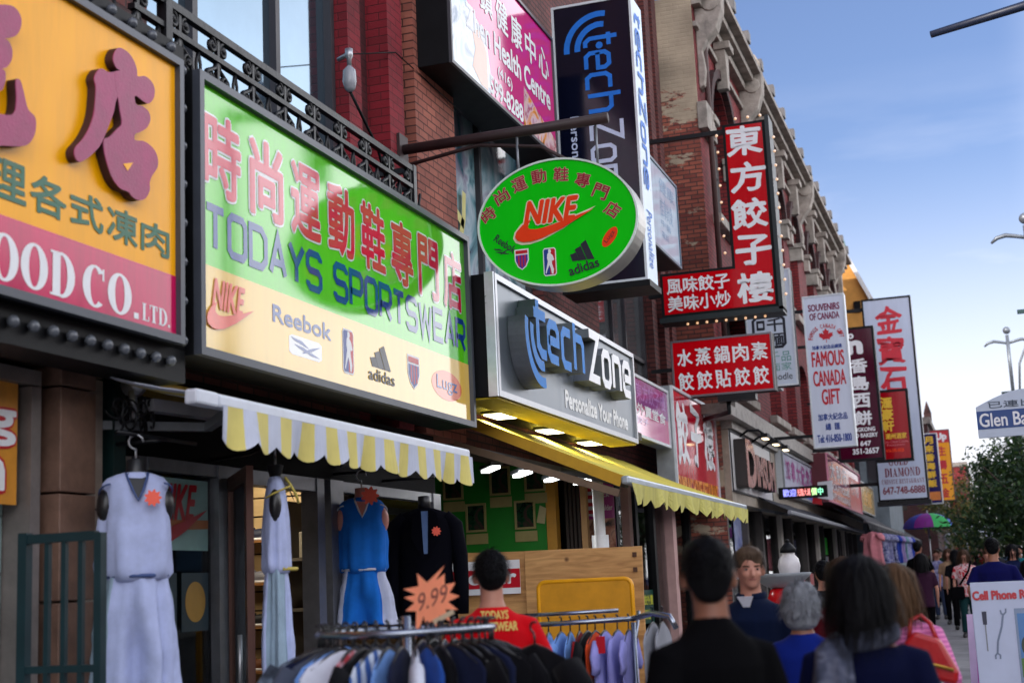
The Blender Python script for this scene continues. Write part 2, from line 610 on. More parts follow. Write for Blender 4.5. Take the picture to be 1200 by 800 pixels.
def glyphs(s):
    if s not in _GL:
        cu = bpy.data.curves.new('t', 'FONT'); cu.body = s; cu.resolution_u = 3
        ob = bpy.data.objects.new('t', cu); COL.objects.link(ob)
        dg = bpy.context.evaluated_depsgraph_get()
        me = bpy.data.meshes.new_from_object(ob.evaluated_get(dg))
        v = [(a.co.x, a.co.y) for a in me.vertices]
        f = [tuple(q.vertices) for q in me.polygons]
        bpy.data.objects.remove(ob); bpy.data.curves.remove(cu); bpy.data.meshes.remove(me)
        _GL[s] = (v, f)
    return _GL[s]

def lettering(F, s, u0, u1, v0, v1, mat, parent, bold=0.0, dz=0.004, thick=0.0, outline=None, shear=0.0, rough=0.0,
              name='lettering', mb=None, mi=0, rot=0.0, step=0.0002, vstretch=None):
    """Writing fitted into the rectangle (fractions of the face). bold = extra stroke in em, outline = (em, material)."""
    v, f = glyphs(s)
    if not f: return None
    xs = [p[0] for p in v]; ys = [p[1] for p in v]
    x0, x1, y0, y1 = min(xs), max(xs), min(ys), max(ys)
    W, H = max(x1 - x0, 1e-3), max(y1 - y0, 1e-3)
    A0, A1, B0, B1 = u0 * F.w, u1 * F.w, v0 * F.h, v1 * F.h
    cx, cy = (A0 + A1) / 2, (B0 + B1) / 2
    own = mb is None
    def lay(mb_, em, mi_, d):
        cps = [(0, 0)] if em <= 0 else [(em * cos(2 * pi * k / 8), em * sin(2 * pi * k / 8)) for k in range(8)] + [(0, 0)]
        sx, sy = (A1 - A0) / W, (B1 - B0) / H
        e_m = min(sx, sy)
        for q, (ox, oy) in enumerate(cps):
            vv = []
            for (px, py) in v:
                if rough:
                    nx = noise.noise(Vector((px * 4.1, py * 4.1, 3.3))) * rough
                    ny = noise.noise(Vector((px * 4.1, py * 4.1, 9.1))) * rough
                    px, py = px + nx, py + ny
                a = (px - x0 - W / 2) * sx + ox * e_m
                b = (py - y0 - H / 2) * sy + oy * e_m
                a += shear * b
                if rot:
                    a, b = a * cos(rot) - b * sin(rot), a * sin(rot) + b * cos(rot)
                vv.append((cx + a, cy + b))
            dd = d + q * step
            if thick:
                k = len(vv)
                front = [F.p(a, b, dd + thick) for a, b in vv]; back = [F.p(a, b, dd) for a, b in vv]
                ed = {}
                for t in f:
                    for i in range(len(t)):
                        e = (t[i], t[(i + 1) % len(t)])
                        ed[e] = ed.get(e, 0) + 1
                fs = [tuple(t) for t in f] + [(j + k, i + k, i, j)[::-1] for (i, j) in ed if (j, i) not in ed]
                mb_.add(front + back, fs, mi_)
            else:
                mb_.add([F.p(a, b, dd) for a, b in vv], [tuple(t) for t in f], mi_)
    if own: mb = MB()
    mats = [mat]
    if outline:
        lay(mb, outline[0], 1, dz)
        mats.append(outline[1])
        dz += 0.0025
    lay(mb, bold, mi, dz)
    if own:
        return mb.build(name, mats, parent)

def ribbon(mb, F, pts, width, d, closed=False, mi=0, thick=0.0):
    """Constant-width stroke with mitred corners along pts (metres on the face)."""
    P = [Vector((a, b)) for a, b in pts]
    n = len(P)
    L, Rr = [], []
    for i in range(n):
        a = P[(i - 1) % n] if (closed or i > 0) else None
        b = P[(i + 1) % n] if (closed or i < n - 1) else None
        d1 = (P[i] - a).normalized() if a is not None else None
        d2 = (b - P[i]).normalized() if b is not None else None
        if d1 is None: d1 = d2
        if d2 is None: d2 = d1
        n1, n2 = Vector((-d1.y, d1.x)), Vector((-d2.y, d2.x))
        m = n1 + n2
        if m.length < 0.2: m = n1.copy()
        m.normalize()
        k = width / 2 / max(0.35, m.dot(n1))
        L.append(P[i] + m * k); Rr.append(P[i] - m * k)
    vs_ = [F.p(q.x, q.y, d + thick) for q in L] + [F.p(q.x, q.y, d + thick) for q in Rr]
    fs = []
    M = n if closed else n - 1
    for i in range(M):
        j = (i + 1) % n
        fs.append((n + i, n + j, j, i))
    if thick:
        k = len(vs_)
        vs_ += [F.p(q.x, q.y, d) for q in L] + [F.p(q.x, q.y, d) for q in Rr]
        for i in range(M):
            j = (i + 1) % n
            fs.append((i, j, k + j, k + i)); fs.append((n + j, n + i, k + n + i, k + n + j))
        if not closed:
            fs.append((0, n, k + n, k)[::1]); fs.append((n - 1, 2 * n - 1, k + 2 * n - 1, k + n - 1)[::-1])
    mb.add(vs_, fs, mi)

_c = 0.13
_w = 0.72
SQ = {  # square display alphabet: (strokes, width)
    'T': ([[(0, 1), (_w, 1)], [(_w / 2, 1), (_w / 2, 0)]], _w),
    'O': ([[(_c, 0), (_w - _c, 0), (_w, _c), (_w, 1 - _c), (_w - _c, 1), (_c, 1), (0, 1 - _c), (0, _c), 'c']], _w),
    'D': ([[(0, 0), (_w - .2, 0), (_w, .2), (_w, .8), (_w - .2, 1), (0, 1), 'c']], _w),
    'A': ([[(0, 0), (_w / 2, 1), (_w, 0)], [(.12, .3), (_w - .12, .3)]], _w),
    'Y': ([[(0, 1), (_w / 2, .48), (_w, 1)], [(_w / 2, .5), (_w / 2, 0)]], _w),
    'S': ([[(_w, .82), (_w, 1 - _c), (_w - _c, 1), (_c, 1), (0, 1 - _c), (0, .5 + _c), (_c, .5), (_w - _c, .5), (_w, .5 - _c), (_w, _c), (_w - _c, 0), (_c, 0), (0, _c), (0, .18)]], _w),
    'P': ([[(0, 0), (0, 1), (_w - _c, 1), (_w, 1 - _c), (_w, .42 + _c), (_w - _c, .42), (0, .42)]], _w),
    'R': ([[(0, 0), (0, 1), (_w - _c, 1), (_w, 1 - _c), (_w, .42 + _c), (_w - _c, .42), (0, .42)], [(.36, .42), (_w, 0)]], _w),
    'W': ([[(0, 1), (.2, 0), (.45, .8), (.7, 0), (.9, 1)]], .9),
    'E': ([[(_w, 1), (0, 1), (0, 0), (_w, 0)], [(0, .5), (_w * .92, .5)]], _w),
    ' ': ([], .34),
    't': ([[(.16, 1.0), (.16, .14), (.3, 0), (.5, 0)], [(0, .74), (.5, .74)]], .5),
    'e': ([[(.62, 0), (_c, 0), (0, _c), (0, .72 - _c), (_c, .72), (.62 - _c, .72), (.62, .72 - _c), (.62, .37), (0, .37)]], .62),
    'c': ([[(.58, 0), (_c, 0), (0, _c), (0, .72 - _c), (_c, .72), (.58, .72)]], .58),
    'h': ([[(0, 1.02), (0, 0)], [(0, .72), (.62 - _c, .72), (.62, .72 - _c), (.62, 0)]], .62),
    'Z': ([[(0, 1), (.72, 1), (0, 0), (.75, 0)]], .75),
    'o': ([[(_c, 0), (.62 - _c, 0), (.62, _c), (.62, .72 - _c), (.62 - _c, .72), (_c, .72), (0, .72 - _c), (0, _c), 'c']], .62),
    'n': ([[(0, 0), (0, .78)], [(0, .72), (.62 - _c, .72), (.62, .72 - _c), (.62, 0)]], .62),
}

def square_letters(F, s, u0, u1, v0, v1, mat, parent, stroke=0.16, gap=0.26, dz=0.004, thick=0.0, rot=0.0, name='lettering'):
    """Writing in the square display alphabet; rot in radians turns it about the rectangle's centre."""
    tot = sum(SQ[ch][1] for ch in s) + gap * (len(s) - 1)
    A0, A1, B0, B1 = u0 * F.w, u1 * F.w, v0 * F.h, v1 * F.h
    cx, cy = (A0 + A1) / 2, (B0 + B1) / 2
    Lw, Lh = (A1 - A0, B1 - B0) if not rot else (B1 - B0, A1 - A0)
    sx, sy = Lw / tot, Lh
    mb = MB()
    x = 0
    k = 0
    for ch in s:
        for st in SQ[ch][0]:
            closed = st[-1] == 'c'
            pts = []
            for q in st:
                if q == 'c': continue
                a, b = (x + q[0]) * sx - Lw / 2, q[1] * sy - Lh / 2
                if rot: a, b = a * cos(rot) - b * sin(rot), a * sin(rot) + b * cos(rot)
                pts.append((cx + a, cy + b))
            ribbon(mb, F, pts, stroke * min(sx, sy), dz + 0.0004 * (k % 7), closed, 0, thick)
            k += 1
        x += SQ[ch][1] + gap
    return mb.build(name, mat, parent)

def serif_letters(F, s, u0, u1, v0, v1, mat, parent, weight=0.2, dz=0.004, name='lettering', gap=0.12):
    """Roman capitals with thick and thin strokes and bracketed feet."""
    W = {'I': .36, 'L': .6, 'F': .6, 'T': .66, 'M': 1.0, 'N': .8, 'A': .78, 'D': .78, 'O': .8, 'C': .74, 'G': .8, 'E': .62, '.': .2, ' ': .3,
         'H': .82, 'S': .56, 'R': .76, 'U': .76}
    tot = sum(W[c] for c in s) + gap * (len(s) - 1)
    A0, B0 = u0 * F.w, v0 * F.h
    sx, sy = (u1 - u0) * F.w / tot, (v1 - v0) * F.h
    mb = MB()
    cnt = [0]
    x = 0.0
    def poly(pts):
        cnt[0] += 1
        d = dz + 0.0003 * (cnt[0] % 9)
        vv = [F.p(A0 + (x + a) * sx, B0 + b * sy, d) for a, b in pts]
        mb.add(vv, [tuple(range(len(vv)))])
    def rect(a0, b0, a1, b1): poly([(a0, b0), (a1, b0), (a1, b1), (a0, b1)])
    def stem(c, w_=None):
        h = (w_ or weight) / 2
        rect(c - h, 0, c + h, 1)
        rect(c - h - .07, 0, c + h + .07, .055); rect(c - h - .07, .945, c + h + .07, 1)
    def ring(cx, rx, t0, t1, n=28, inner=None):
        ri = inner or max(.05, rx - weight)
        d = None
        for i in range(n):
            a, b = t0 + (t1 - t0) * i / n, t0 + (t1 - t0) * (i + 1) / n
            cnt[0] = 0
            poly([(cx + rx * cos(a), .5 + .515 * sin(a)), (cx + rx * cos(b), .5 + .515 * sin(b)),
                  (cx + ri * cos(b), .5 + .45 * sin(b)), (cx + ri * cos(a), .5 + .45 * sin(a))])
    th = .06
    for ch in s:
        w = W[ch]
        if ch == 'I': stem(w / 2)
        elif ch == 'L':
            stem(.2); rect(.2, 0, w, th); rect(w - .07, 0, w, .28)
        elif ch in 'FE':
            stem(.2); rect(.2, 1 - th, w, 1); rect(w - .07, .74, w, 1); rect(.2, .49, w - .14, .55); rect(w - .2, .4, w - .14, .64)
            if ch == 'E': rect(.2, 0, w, th); rect(w - .07, 0, w, .26)
        elif ch == 'T':
            stem(w / 2); rect(0, 1 - th, w, 1); rect(0, .74, .07, 1); rect(w - .07, .74, w, 1)
        elif ch == 'H':
            stem(.19); stem(w - .19); rect(.19, .47, w - .19, .53)
        elif ch == 'U':
            stem(.18); rect(w - .17, .2, w - .11, 1); ring(w / 2 - .02, w / 2 - .08, pi, 2 * pi)
        elif ch == 'M':
            rect(.13, 0, .19, 1); stem(w - .2); poly([(.1, 1), (.1 + weight, 1), (.55, .08), (.47, .08)]); poly([(w - .22, 1), (w - .16, 1), (.56, .08), (.5, .08)])
            rect(.02, 0, .3, .055); rect(.02, .945, .2, 1)
        elif ch == 'N':
            rect(.12, 0, .18, 1); rect(w - .18, 0, w - .12, 1); poly([(.06, 1), (.06 + weight, 1), (w - .12, 0), (w - .2, 0)])
            rect(.02, 0, .28, .055); rect(w - .28, .945, w - .02, 1)
        elif ch == 'A':
            poly([(.1, 0), (.16, 0), (.42, 1), (.36, 1)]); poly([(w - .12 - weight, 0), (w - .1, 0), (.44, 1), (.34, 1)])
            rect(.2, .28, w - .26, .34); rect(0, 0, .26, .055); rect(w - .36, 0, w, .055)
        elif ch == 'R':
            stem(.2); rect(.2, .95, .42, 1); rect(.2, .46, .42, .52)
            for i in range(12):
                a, b = -pi / 2 + pi * i / 12, -pi / 2 + pi * (i + 1) / 12
                cnt[0] = 0
                poly([(.4 + .26 * cos(a), .73 + .27 * sin(a)), (.4 + .26 * cos(b), .73 + .27 * sin(b)), (.4 + .1 * cos(b), .73 + .21 * sin(b)), (.4 + .1 * cos(a), .73 + .21 * sin(a))])
            poly([(.38, .48), (.54, .48), (w + .02, 0), (w - .18, 0)])
        elif ch == 'D':
            stem(.2); rect(.2, 0, .36, th); rect(.2, 1 - th, .36, 1); ring(.34, w - .34, -pi / 2, pi / 2)
        elif ch == 'O': ring(w / 2, w / 2, 0, 2 * pi, 36)
        elif ch in 'CG':
            ring(w / 2 + .02, w / 2 + .02, .25 * pi, 1.72 * pi, 30)
            rect(w - .12, .68, w - .06, .97)
            if ch == 'G': rect(w - .24, .04, w - .08, .42); rect(w - .32, .38, w, .43)
        elif ch == 'S':
            for (cy_, t0, t1) in ((.75, .15 * pi, 1.5 * pi), (.26, -.5 * pi, 1.0 * pi - 2 * pi + .0)):
                n = 14
                for i in range(n):
                    a, b = t0 + (t1 - t0) * i / n, t0 + (t1 - t0) * (i + 1) / n
                    if cy_ < .5: a, b = .5 * pi - (1.35 * pi) * i / n, .5 * pi - (1.35 * pi) * (i + 1) / n
                    cnt[0] = 0
                    poly([(w / 2 + .26 * cos(a), cy_ + .25 * sin(a)), (w / 2 + .26 * cos(b), cy_ + .25 * sin(b)), (w / 2 + .13 * cos(b), cy_ + .17 * sin(b)), (w / 2 + .13 * cos(a), cy_ + .17 * sin(a))][::1 if cy_ > .5 else -1])
        elif ch == '.': rect(.02, 0, .18, .15)
        x += w + gap
    return mb.build(name, mat, parent)

def poly_part(F, pts, mat, parent, d=0.004, thick=0.001, name='print_patch', scaled=True):
    mb = MB()
    mb.prism([(a * F.w, b * F.h) if scaled else (a, b) for a, b in pts], F.O, F.R, F.U, F.N, d, d + thick)
    return mb.build(name, mat, parent)

def ellipse(cx, cy, rx, ry, n=40, t0=0, t1=2 * pi, rot=0):
    o = []
    for i in range(n):
        t = t0 + (t1 - t0) * i / n
        a, b = rx * cos(t), ry * sin(t)
        o.append((cx + a * cos(rot) - b * sin(rot), cy + a * sin(rot) + b * cos(rot)))
    return o

def sign_box(name, label, F, depth, face_mat, case_mat, frame_mat=None, fw=0.05, lip=0.03, group=None, cat='sign', margin=None, bevel=0.004):
    """A box sign: cabinet, raised edge frame and inset face; returns (thing, Face of the panel)."""
    base = F.p(F.w / 2, 0, -depth / 2)
    t = thing(name, label, cat, base, 0, group)
    rect = [(0, 0), (F.w, 0), (F.w, F.h), (0, F.h)]
    mb = MB(); mb.prism(rect, F.O, F.R, F.U, F.N, -depth, -0.012); mb.build('cabinet', case_mat, t, bevel=bevel)
    if frame_mat:
        mb = MB()
        for poly in ([(0, 0), (F.w, 0), (F.w, fw), (0, fw)], [(0, F.h - fw), (F.w, F.h - fw), (F.w, F.h), (0, F.h)],
                     [(0, fw), (fw, fw), (fw, F.h - fw), (0, F.h - fw)], [(F.w - fw, fw), (F.w, fw), (F.w, F.h - fw), (F.w - fw, F.h - fw)]):
            mb.prism(poly, F.O, F.R, F.U, F.N, -0.012, lip)
        mb.build('frame', frame_mat, t)
    g = (margin if margin is not None else fw) + 0.001
    P = Face(F.p(g, g, 0), F.R, F.U, F.N, F.w - 2 * g, F.h - 2 * g)
    mb = MB(); mb.prism([(0, 0), (P.w, 0), (P.w, P.h), (0, P.h)], P.O, P.R, P.U, P.N, -0.011, 0.0)
    mb.build('face_panel', face_mat, t)
    return t, P
# ------------------------------------------------------------------ ground
ASPHALT = pm('asphalt', (0.05, 0.05, 0.053), rough=0.85, var=0.35, scale=1.2, bump=0.5, bscale=140)
def paving(name):
    m, n, l, p = _newmat(name)
    ge = n.new("ShaderNodeNewGeometry")
    b = n.new("ShaderNodeTexBrick")
    b.offset = 0.0
    b.inputs['Scale'].default_value = 1
    b.inputs['Brick Width'].default_value = 1.5; b.inputs['Row Height'].default_value = 1.5
    b.inputs['Mortar Size'].default_value = 0.012
    b.inputs['Color1'].default_value = (.25, .25, .25, 1); b.inputs['Color2'].default_value = (.31, .305, .3, 1)
    b.inputs['Mortar'].default_value = (.09, .09, .09, 1)
    l.new(ge.outputs['Position'], b.inputs['Vector'])
    no = n.new("ShaderNodeTexNoise"); no.inputs['Scale'].default_value = 2.0; no.inputs['Detail'].default_value = 9
    l.new(ge.outputs['Position'], no.inputs['Vector'])
    rg = n.new("ShaderNodeMapRange"); rg.inputs[1].default_value = .3; rg.inputs[2].default_value = .75
    rg.inputs[3].default_value = .6; rg.inputs[4].default_value = 1.1
    l.new(no.outputs['Fac'], rg.inputs[0])
    mu = n.new("ShaderNodeMixRGB"); mu.blend_type = 'MULTIPLY'; mu.inputs[0].default_value = 1
    l.new(b.outputs['Color'], mu.inputs[1]); l.new(rg.outputs[0], mu.inputs[2])
    l.new(mu.outputs[0], p.inputs['Base Color']); p.inputs['Roughness'].default_value = 0.8
    return m

def strip(name, mat, x0, x1, dz, y0=-60, y1=160, thick=None):
    mb = MB()
    ys = [y0, -30, 0, 30, 60, 95, y1]
    ys = [y for y in ys if y0 <= y <= y1]
    for a, b in zip(ys[:-1], ys[1:]):
        za, zb = gz(a) + dz, gz(b) + dz
        mb.quad((x0, a, za), (x1, a, za), (x1, b, zb), (x0, b, zb))
        if thick:
            for x, s in ((x1, 1), (x0, -1)):
                q = [(x, a, za), (x, a, za - thick), (x, b, zb - thick), (x, b, zb)]
                mb.quad(*(q if s > 0 else q[::-1]))
    o = mb.build(name, mat, base=(0, 0, 0))
    return tag(o, kind='structure')

gm = MB()
for a, b in zip([-1500, -30, 0, 30, 60, 95], [-30, 0, 30, 60, 95, 1500]):
    gm.quad((-1500, a, gz(a) - .22), (1500, a, gz(a) - .22), (1500, b, gz(b) - .22), (-1500, b, gz(b) - .22))
tag(gm.build('ground', pm('earth', (.12, .115, .105), rough=.9, var=.3, scale=.1), base=(0, 0, 0)), kind='structure')
strip('road', ASPHALT, 1.95, 19.0, -0.15)
strip('pavement', paving('paving'), -4.9, 1.8, 0.0, thick=.2)
strip('kerb', pm('kerb_stone', (.36, .355, .34), var=.2, bump=.3), 1.8, 1.96, 0.003, thick=.22)
lm = MB()
for i in range(16):
    y = -10 + 7 * i
    lm.quad((5.4, y, gz(y) - .146), (5.52, y, gz(y) - .146), (5.52, y + 3, gz(y + 3) - .146), (5.4, y + 3, gz(y + 3) - .146))
tag(lm.build('lane_marking', pm('road_paint', (.7, .7, .68), var=.3), base=(0, 0, 0)), kind='structure')
strip('far_pavement', paving('paving_far'), 19.0, 23.5, -0.02, thick=.2)

# ------------------------------------------------------------------ materials shared by the fronts
BLACK = pm('black_paint', (.004, .0045, .006), rough=.55, var=.3, spec=.2)
BLACKM = pm('black_metal', (.006, .0065, .009), rough=.4, var=.3, bump=.15, bscale=30, spec=.3)
DARK = pm('dark_void', (.005, .005, .006), rough=.85, spec=.2)
ALU = pm('aluminium', (.42, .43, .46), rough=.35, metal=.75, var=.15, stretch=(1, 1, .2))
ALUD = pm('dull_aluminium', (.2, .215, .24), rough=.4, metal=.5, var=.2)
GREYFRAME = pm('grey_frame', (.062, .07, .09), rough=.4, metal=.2, var=.15)
WHITEP = pm('white_paint', (.74, .75, .77), rough=.5, var=.1)
STONE = pm('pale_stone', (.34, .30, .265), rough=.85, var=.55, scale=3, bump=.4, bscale=25)
STONED = pm('weathered_stone', (.2, .18, .165), rough=.85, var=.5, scale=3, bump=.4, bscale=25)
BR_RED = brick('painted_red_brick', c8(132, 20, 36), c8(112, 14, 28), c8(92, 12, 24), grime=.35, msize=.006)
BR_RED_SHADE = brick('shaded_red_brick', c8(74, 12, 22), c8(62, 10, 18), c8(50, 8, 14), grime=.35, msize=.006)  # painted red brick with the recess shade put into its colour
BR_BROWN = brick('brown_brick', c8(158, 92, 76), c8(136, 74, 62), c8(84, 46, 40), grime=.4, msize=.008)
BR_A = brick('old_red_brick', c8(112, 56, 52), c8(92, 42, 40), c8(58, 34, 34), grime=.45)
BR_B = brick('deep_red_brick', c8(134, 38, 40), c8(106, 24, 28), c8(70, 20, 26), grime=.45)
BR_BD = brick('soot_brick', c8(74, 38, 38), c8(58, 28, 30), c8(40, 24, 26), grime=.5)
BR_SIDE = brick('peeling_brick', c8(160, 88, 70), c8(112, 52, 46), c8(84, 56, 52), peel=(c8(176, 160, 138), 9.7, 11.1), grime=.45)
GL_SHOP = glass('shop_glass', (.78, .84, .86), 1.45)
def reflective(name, col, rough=.03, metal=.85):
    m = pm(name, col, rough=rough, metal=metal, var=.12, scale=.7)
    return m
GL_UP = reflective('reflecting_window', (.42, .47, .52), .04)
GL_DARK = reflective('dark_window', (.10, .12, .14), .04, .7)

# ------------------------------------------------------------------ near building (brick above, shops below)
bldA = thing('brick_building', 'near red brick shop building with painted pilasters above the sportswear shop', 'building', (-10, 10, 0))
XA = -4.95
def solid(mb, y0, y1, z0, z1, x=XA, back=-5.5, mi=0): mb.box(back, x, y0, y1, z0, z1, mi)
mb = MB()
solid(mb, -45, 7.6, 3.05, 13.0)
for (y0, y1, zt) in ((7.6, 10.78, 9.3), (13.05, 16.3, 7.6), (18.9, 22.4, 7.6)):
    solid(mb, y0, y1, 3.05, 4.3); solid(mb, y0, y1, zt, 13.0)
solid(mb, 16.3, 18.9, 3.05, 13.0); solid(mb, 22.4, 24.08, 3.05, 13.0)
mb.build('wall', BR_A, bldA)
mb = MB()
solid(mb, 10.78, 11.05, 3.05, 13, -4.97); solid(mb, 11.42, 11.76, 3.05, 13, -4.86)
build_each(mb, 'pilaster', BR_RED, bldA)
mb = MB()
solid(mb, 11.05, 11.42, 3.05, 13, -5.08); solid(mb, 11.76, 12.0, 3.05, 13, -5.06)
build_each(mb, 'pilaster_recess', BR_RED_SHADE, bldA)
mb = MB(); solid(mb, 12.0, 13.05, 3.05, 13, -4.84); mb.build('pilaster', BR_BROWN, bldA)
for (y0, y1) in ((22.75, 23.1), (23.35, 23.7)):
    mb = MB(); mb.box(XA - .05, XA + .11, y0, y1, 4.4, 13.0); mb.build('pilaster', BR_A, bldA)
mb = MB(); mb.box(-16, -5.5, -45, 24.05, 3.52, 13.0); mb.build('rear_block', BR_A, bldA)
mb = MB(); mb.box(-16, -9.2, -45, 24.05, -.3, 3.5); mb.build('rear_block', BR_A, bldA)
mb = MB(); mb.box(-9.2, -5.35, -45, 6.9, -.3, 3.5); mb.build('rear_block', BR_A, bldA)
mb = MB(); mb.box(-16.2, -4.75, -45.2, 24.0, 13.0, 13.35); mb.build('parapet', STONED, bldA)
# upper windows
def window(bld, y0, y1, z0, z1, x, muls, gmat, fmat, fw=.07, transom=None):
    mb = MB()
    mb.box(x - .05, x + .06, y0, y0 + fw, z0, z1); mb.box(x - .05, x + .06, y1 - fw, y1, z0, z1)
    mb.box(x - .05, x + .06, y0 + fw, y1 - fw, z0, z0 + fw); mb.box(x - .05, x + .06, y0 + fw, y1 - fw, z1 - fw, z1)
    for m in muls: mb.box(x - .05, x + .05, m - .035, m + .035, z0 + fw, z1 - fw)
    if transom: mb.box(x - .045, x + .045, y0 + fw, y1 - fw, transom - .03, transom + .03)
    f = mb.build('window', fmat, bld)
    mb = MB(); mb.box(x - .03, x - .01, y0 + fw - .01, y1 - fw + .01, z0 + fw - .01, z1 - fw + .01)
    mb.build('pane', gmat, f)
    return f
DKFR = pm('dark_window_frame', (.035, .032, .04), rough=.5, var=.25)
window(bldA, 7.62, 10.76, 4.3, 9.28, -5.15, (8.45, 9.72), reflective('sky_window', (.17, .25, .33), .05, .9), DKFR)
POSTERED = swirl('poster_behind_glass', [c8(30, 62, 82), c8(110, 150, 160), c8(170, 186, 196), c8(140, 136, 156), c8(50, 96, 112)], 1.3, .06)
window(bldA, 13.07, 16.28, 4.3, 7.58, -5.15, (14.55,), POSTERED, DKFR)
window(bldA, 18.92, 22.38, 4.3, 7.58, -5.15, (20.3, 21.1), reflective('street_window', (.36, .38, .40), .05, .8), DKFR, transom=5.15)
# yellow figure taped inside the poster window
mb = MB()
F_ = face_x(-5.115, 13.4, 14.2, 5.1, 6.1)
for pts in ([(.12, .86), (.16, .5), (.3, .2), (.42, .02)], [(.62, .8), (.58, .5), (.46, .25), (.4, .02)], [(.2, .42), (.38, .5), (.58, .42)]):
    ribbon(mb, F_, pts, .11, .0)
mb.build('window_decal', pm('decal_yellow', c8(205, 196, 120), rough=.3), bldA)

# ------------------------------------------------------------------ ground floor of the near building
mb = MB()
mb.box(-5.4, -4.9, 5.0, 12.32, 2.5, 3.05); mb.box(-5.3, -4.9, 5.0, 6.24, 2.86, 3.05)
mb.box(-5.5, -4.92, 17.7, 24.06, 2.9, 3.05)
build_each(mb, 'header', DARK, bldA)
mb = MB(); mb.box(-5.35, -4.78, 4.6, 6.95, 2.92, 3.02); mb.build('ledge', pm('brown_ledge', c8(92, 74, 66), var=.3), bldA)
# stone pilaster between the cafe and the sportswear shop
def blocks(mb, x0, x1, y0, y1, z0, z1, h):
    z = z0
    while z < z1 - .01:
        t = min(z1, z + h); mb.box(x0, x1, y0, y1, z + .006, t - .006); z = t
mb = MB(); blocks(mb, -5.2, -4.72, 6.42, 6.74, -.1, 2.92, .58)
mb.build('stone_pilaster', pm('brown_granite', c8(116, 88, 74), rough=.5, var=.3, scale=9, bump=.1), bldA, bevel=.006)
mb = MB(); blocks(mb, -5.2, -4.80, 6.76, 6.92, -.1, 2.92, .75)
mb.build('stone_pilaster', pm('grey_granite', c8(160, 146, 134), rough=.45, var=.3, scale=9), bldA, bevel=.006)
mb = MB(); mb.box(-4.86, -4.76, 6.97, 7.09, -.1, 3.0); mb.build('corner_post', pm('dark_green_post', c8(14, 40, 40), rough=.4), bldA)
mb = MB(); blocks(mb, -5.2, -4.9, 7.11, 7.36, -.1, 2.5, .62); mb.build('stone_pilaster', pm('pale_granite', c8(176, 168, 160), var=.2, scale=8), bldA)
# cafe front
CAFE_T = pm('cafe_tile', c8(150, 168, 164), rough=.25, var=.12)
def tiles(name, col, w=.3, h=.3):
    m, n, l, p = _newmat(name)
    uv, ge, sp = facade_uv(n, l)
    b = n.new("ShaderNodeTexBrick"); b.offset = 0
    l.new(uv, b.inputs['Vector'])
    b.inputs['Scale'].default_value = 1; b.inputs['Brick Width'].default_value = w; b.inputs['Row Height'].default_value = h
    b.inputs['Mortar Size'].default_value = .008
    b.inputs['Color1'].default_value = (*col, 1); b.inputs['Color2'].default_value = (*[v * .85 for v in col], 1)
    b.inputs['Mortar'].default_value = (*[v * .45 for v in col], 1)
    l.new(b.outputs['Color'], p.inputs['Base Color']); p.inputs['Roughness'].default_value = .25
    return m
mb = MB(); mb.box(-5.3, -4.95, 3.0, 6.24, -.1, 2.2); mb.build('tiled_wall', tiles('tiled_wall', c8(128, 148, 146)), bldA)
mb = MB()
mb.box(-5.2, -4.78, 6.25, 6.33, -.1, 2.78); mb.box(-5.2, -4.84, 6.34, 6.41, -.1, 2.86); mb.box(-5.2, -4.78, 3.0, 6.33, 2.79, 2.87)
build_each(mb, 'door_frame', pm('worn_aluminium', c8(128, 120, 116), rough=.4, metal=.3, var=.25), bldA)

# sportswear shop interior (a real room behind the panes)
mb = MB()
mb.quad((-8.6, 7.0, gz(9)), (-4.9, 7.0, gz(9)), (-4.9, 12.3, gz(9)), (-8.6, 12.3, gz(9)))
mb.build('shop_floor', pm('shop_floor', (.14, .12, .10), rough=.4), bldA)
mb = MB()
mb.box(-8.7, -8.6, 7.0, 12.3, 0, 3.05); mb.box(-8.6, -4.98, 7.02, 7.1, 0, 3.05); mb.box(-8.6, -4.95, 12.22, 12.3, 0, 3.05)
build_each(mb, 'shop_wall', pm('shop_wall', c8(120, 104, 84), var=.15), bldA)
mb = MB(); mb.box(-8.6, -5.0, 7.0, 12.3, 2.9, 3.04); mb.build('shop_ceiling', pm('shop_ceiling', c8(70, 62, 54)), bldA)
mb = MB()
for i in range(16):
    z = .2 + i * .165
    mb.box(-8.3, -5.25, 11.30, 11.36, z, z + .15)
build_each(mb, 'slatwall', pm('slatwall', c8(196, 168, 122), rough=.5, var=.12, stretch=(.2, 1, 4)), bldA)
mb = MB(); mb.box(-8.3, -5.25, 11.36, 11.4, .1, 2.8); mb.build('slatwall_backing', pm('slat_back', c8(60, 44, 30)), bldA)
# shop front framing
mb = MB()
for (y0, y1, x0, x1) in ((7.38, 7.47, -4.98, -4.86), (8.28, 8.44, -4.98, -4.84), (9.74, 9.86, -4.98, -4.84), (9.93, 10.16, -4.98, -4.82), (12.12, 12.3, -4.98, -4.84)):
    mb.box(x0, x1, y0, y1, 0, 2.5)
mb.box(-4.97, -4.85, 7.47, 8.28, 2.42, 2.5); mb.box(-4.97, -4.85, 8.44, 9.74, 2.4, 2.5); mb.box(-4.97, -4.85, 10.16, 12.12, 2.42, 2.5)
mb.box(-4.97, -4.85, 7.47, 8.28, 0, .45); mb.box(-4.97, -4.85, 10.16, 12.12, 0, .6)
build_each(mb, 'shop_front_frame', pm('shopfront_aluminium', c8(126, 128, 136), rough=.35, metal=.6, var=.2), bldA)
for (y0, y1, z0) in ((7.47, 8.28, .45), (10.16, 12.12, .6)):
    mb = MB(); mb.box(-4.92, -4.905, y0, y1, z0, 2.42); mb.build('shop_window', GL_SHOP, bldA)
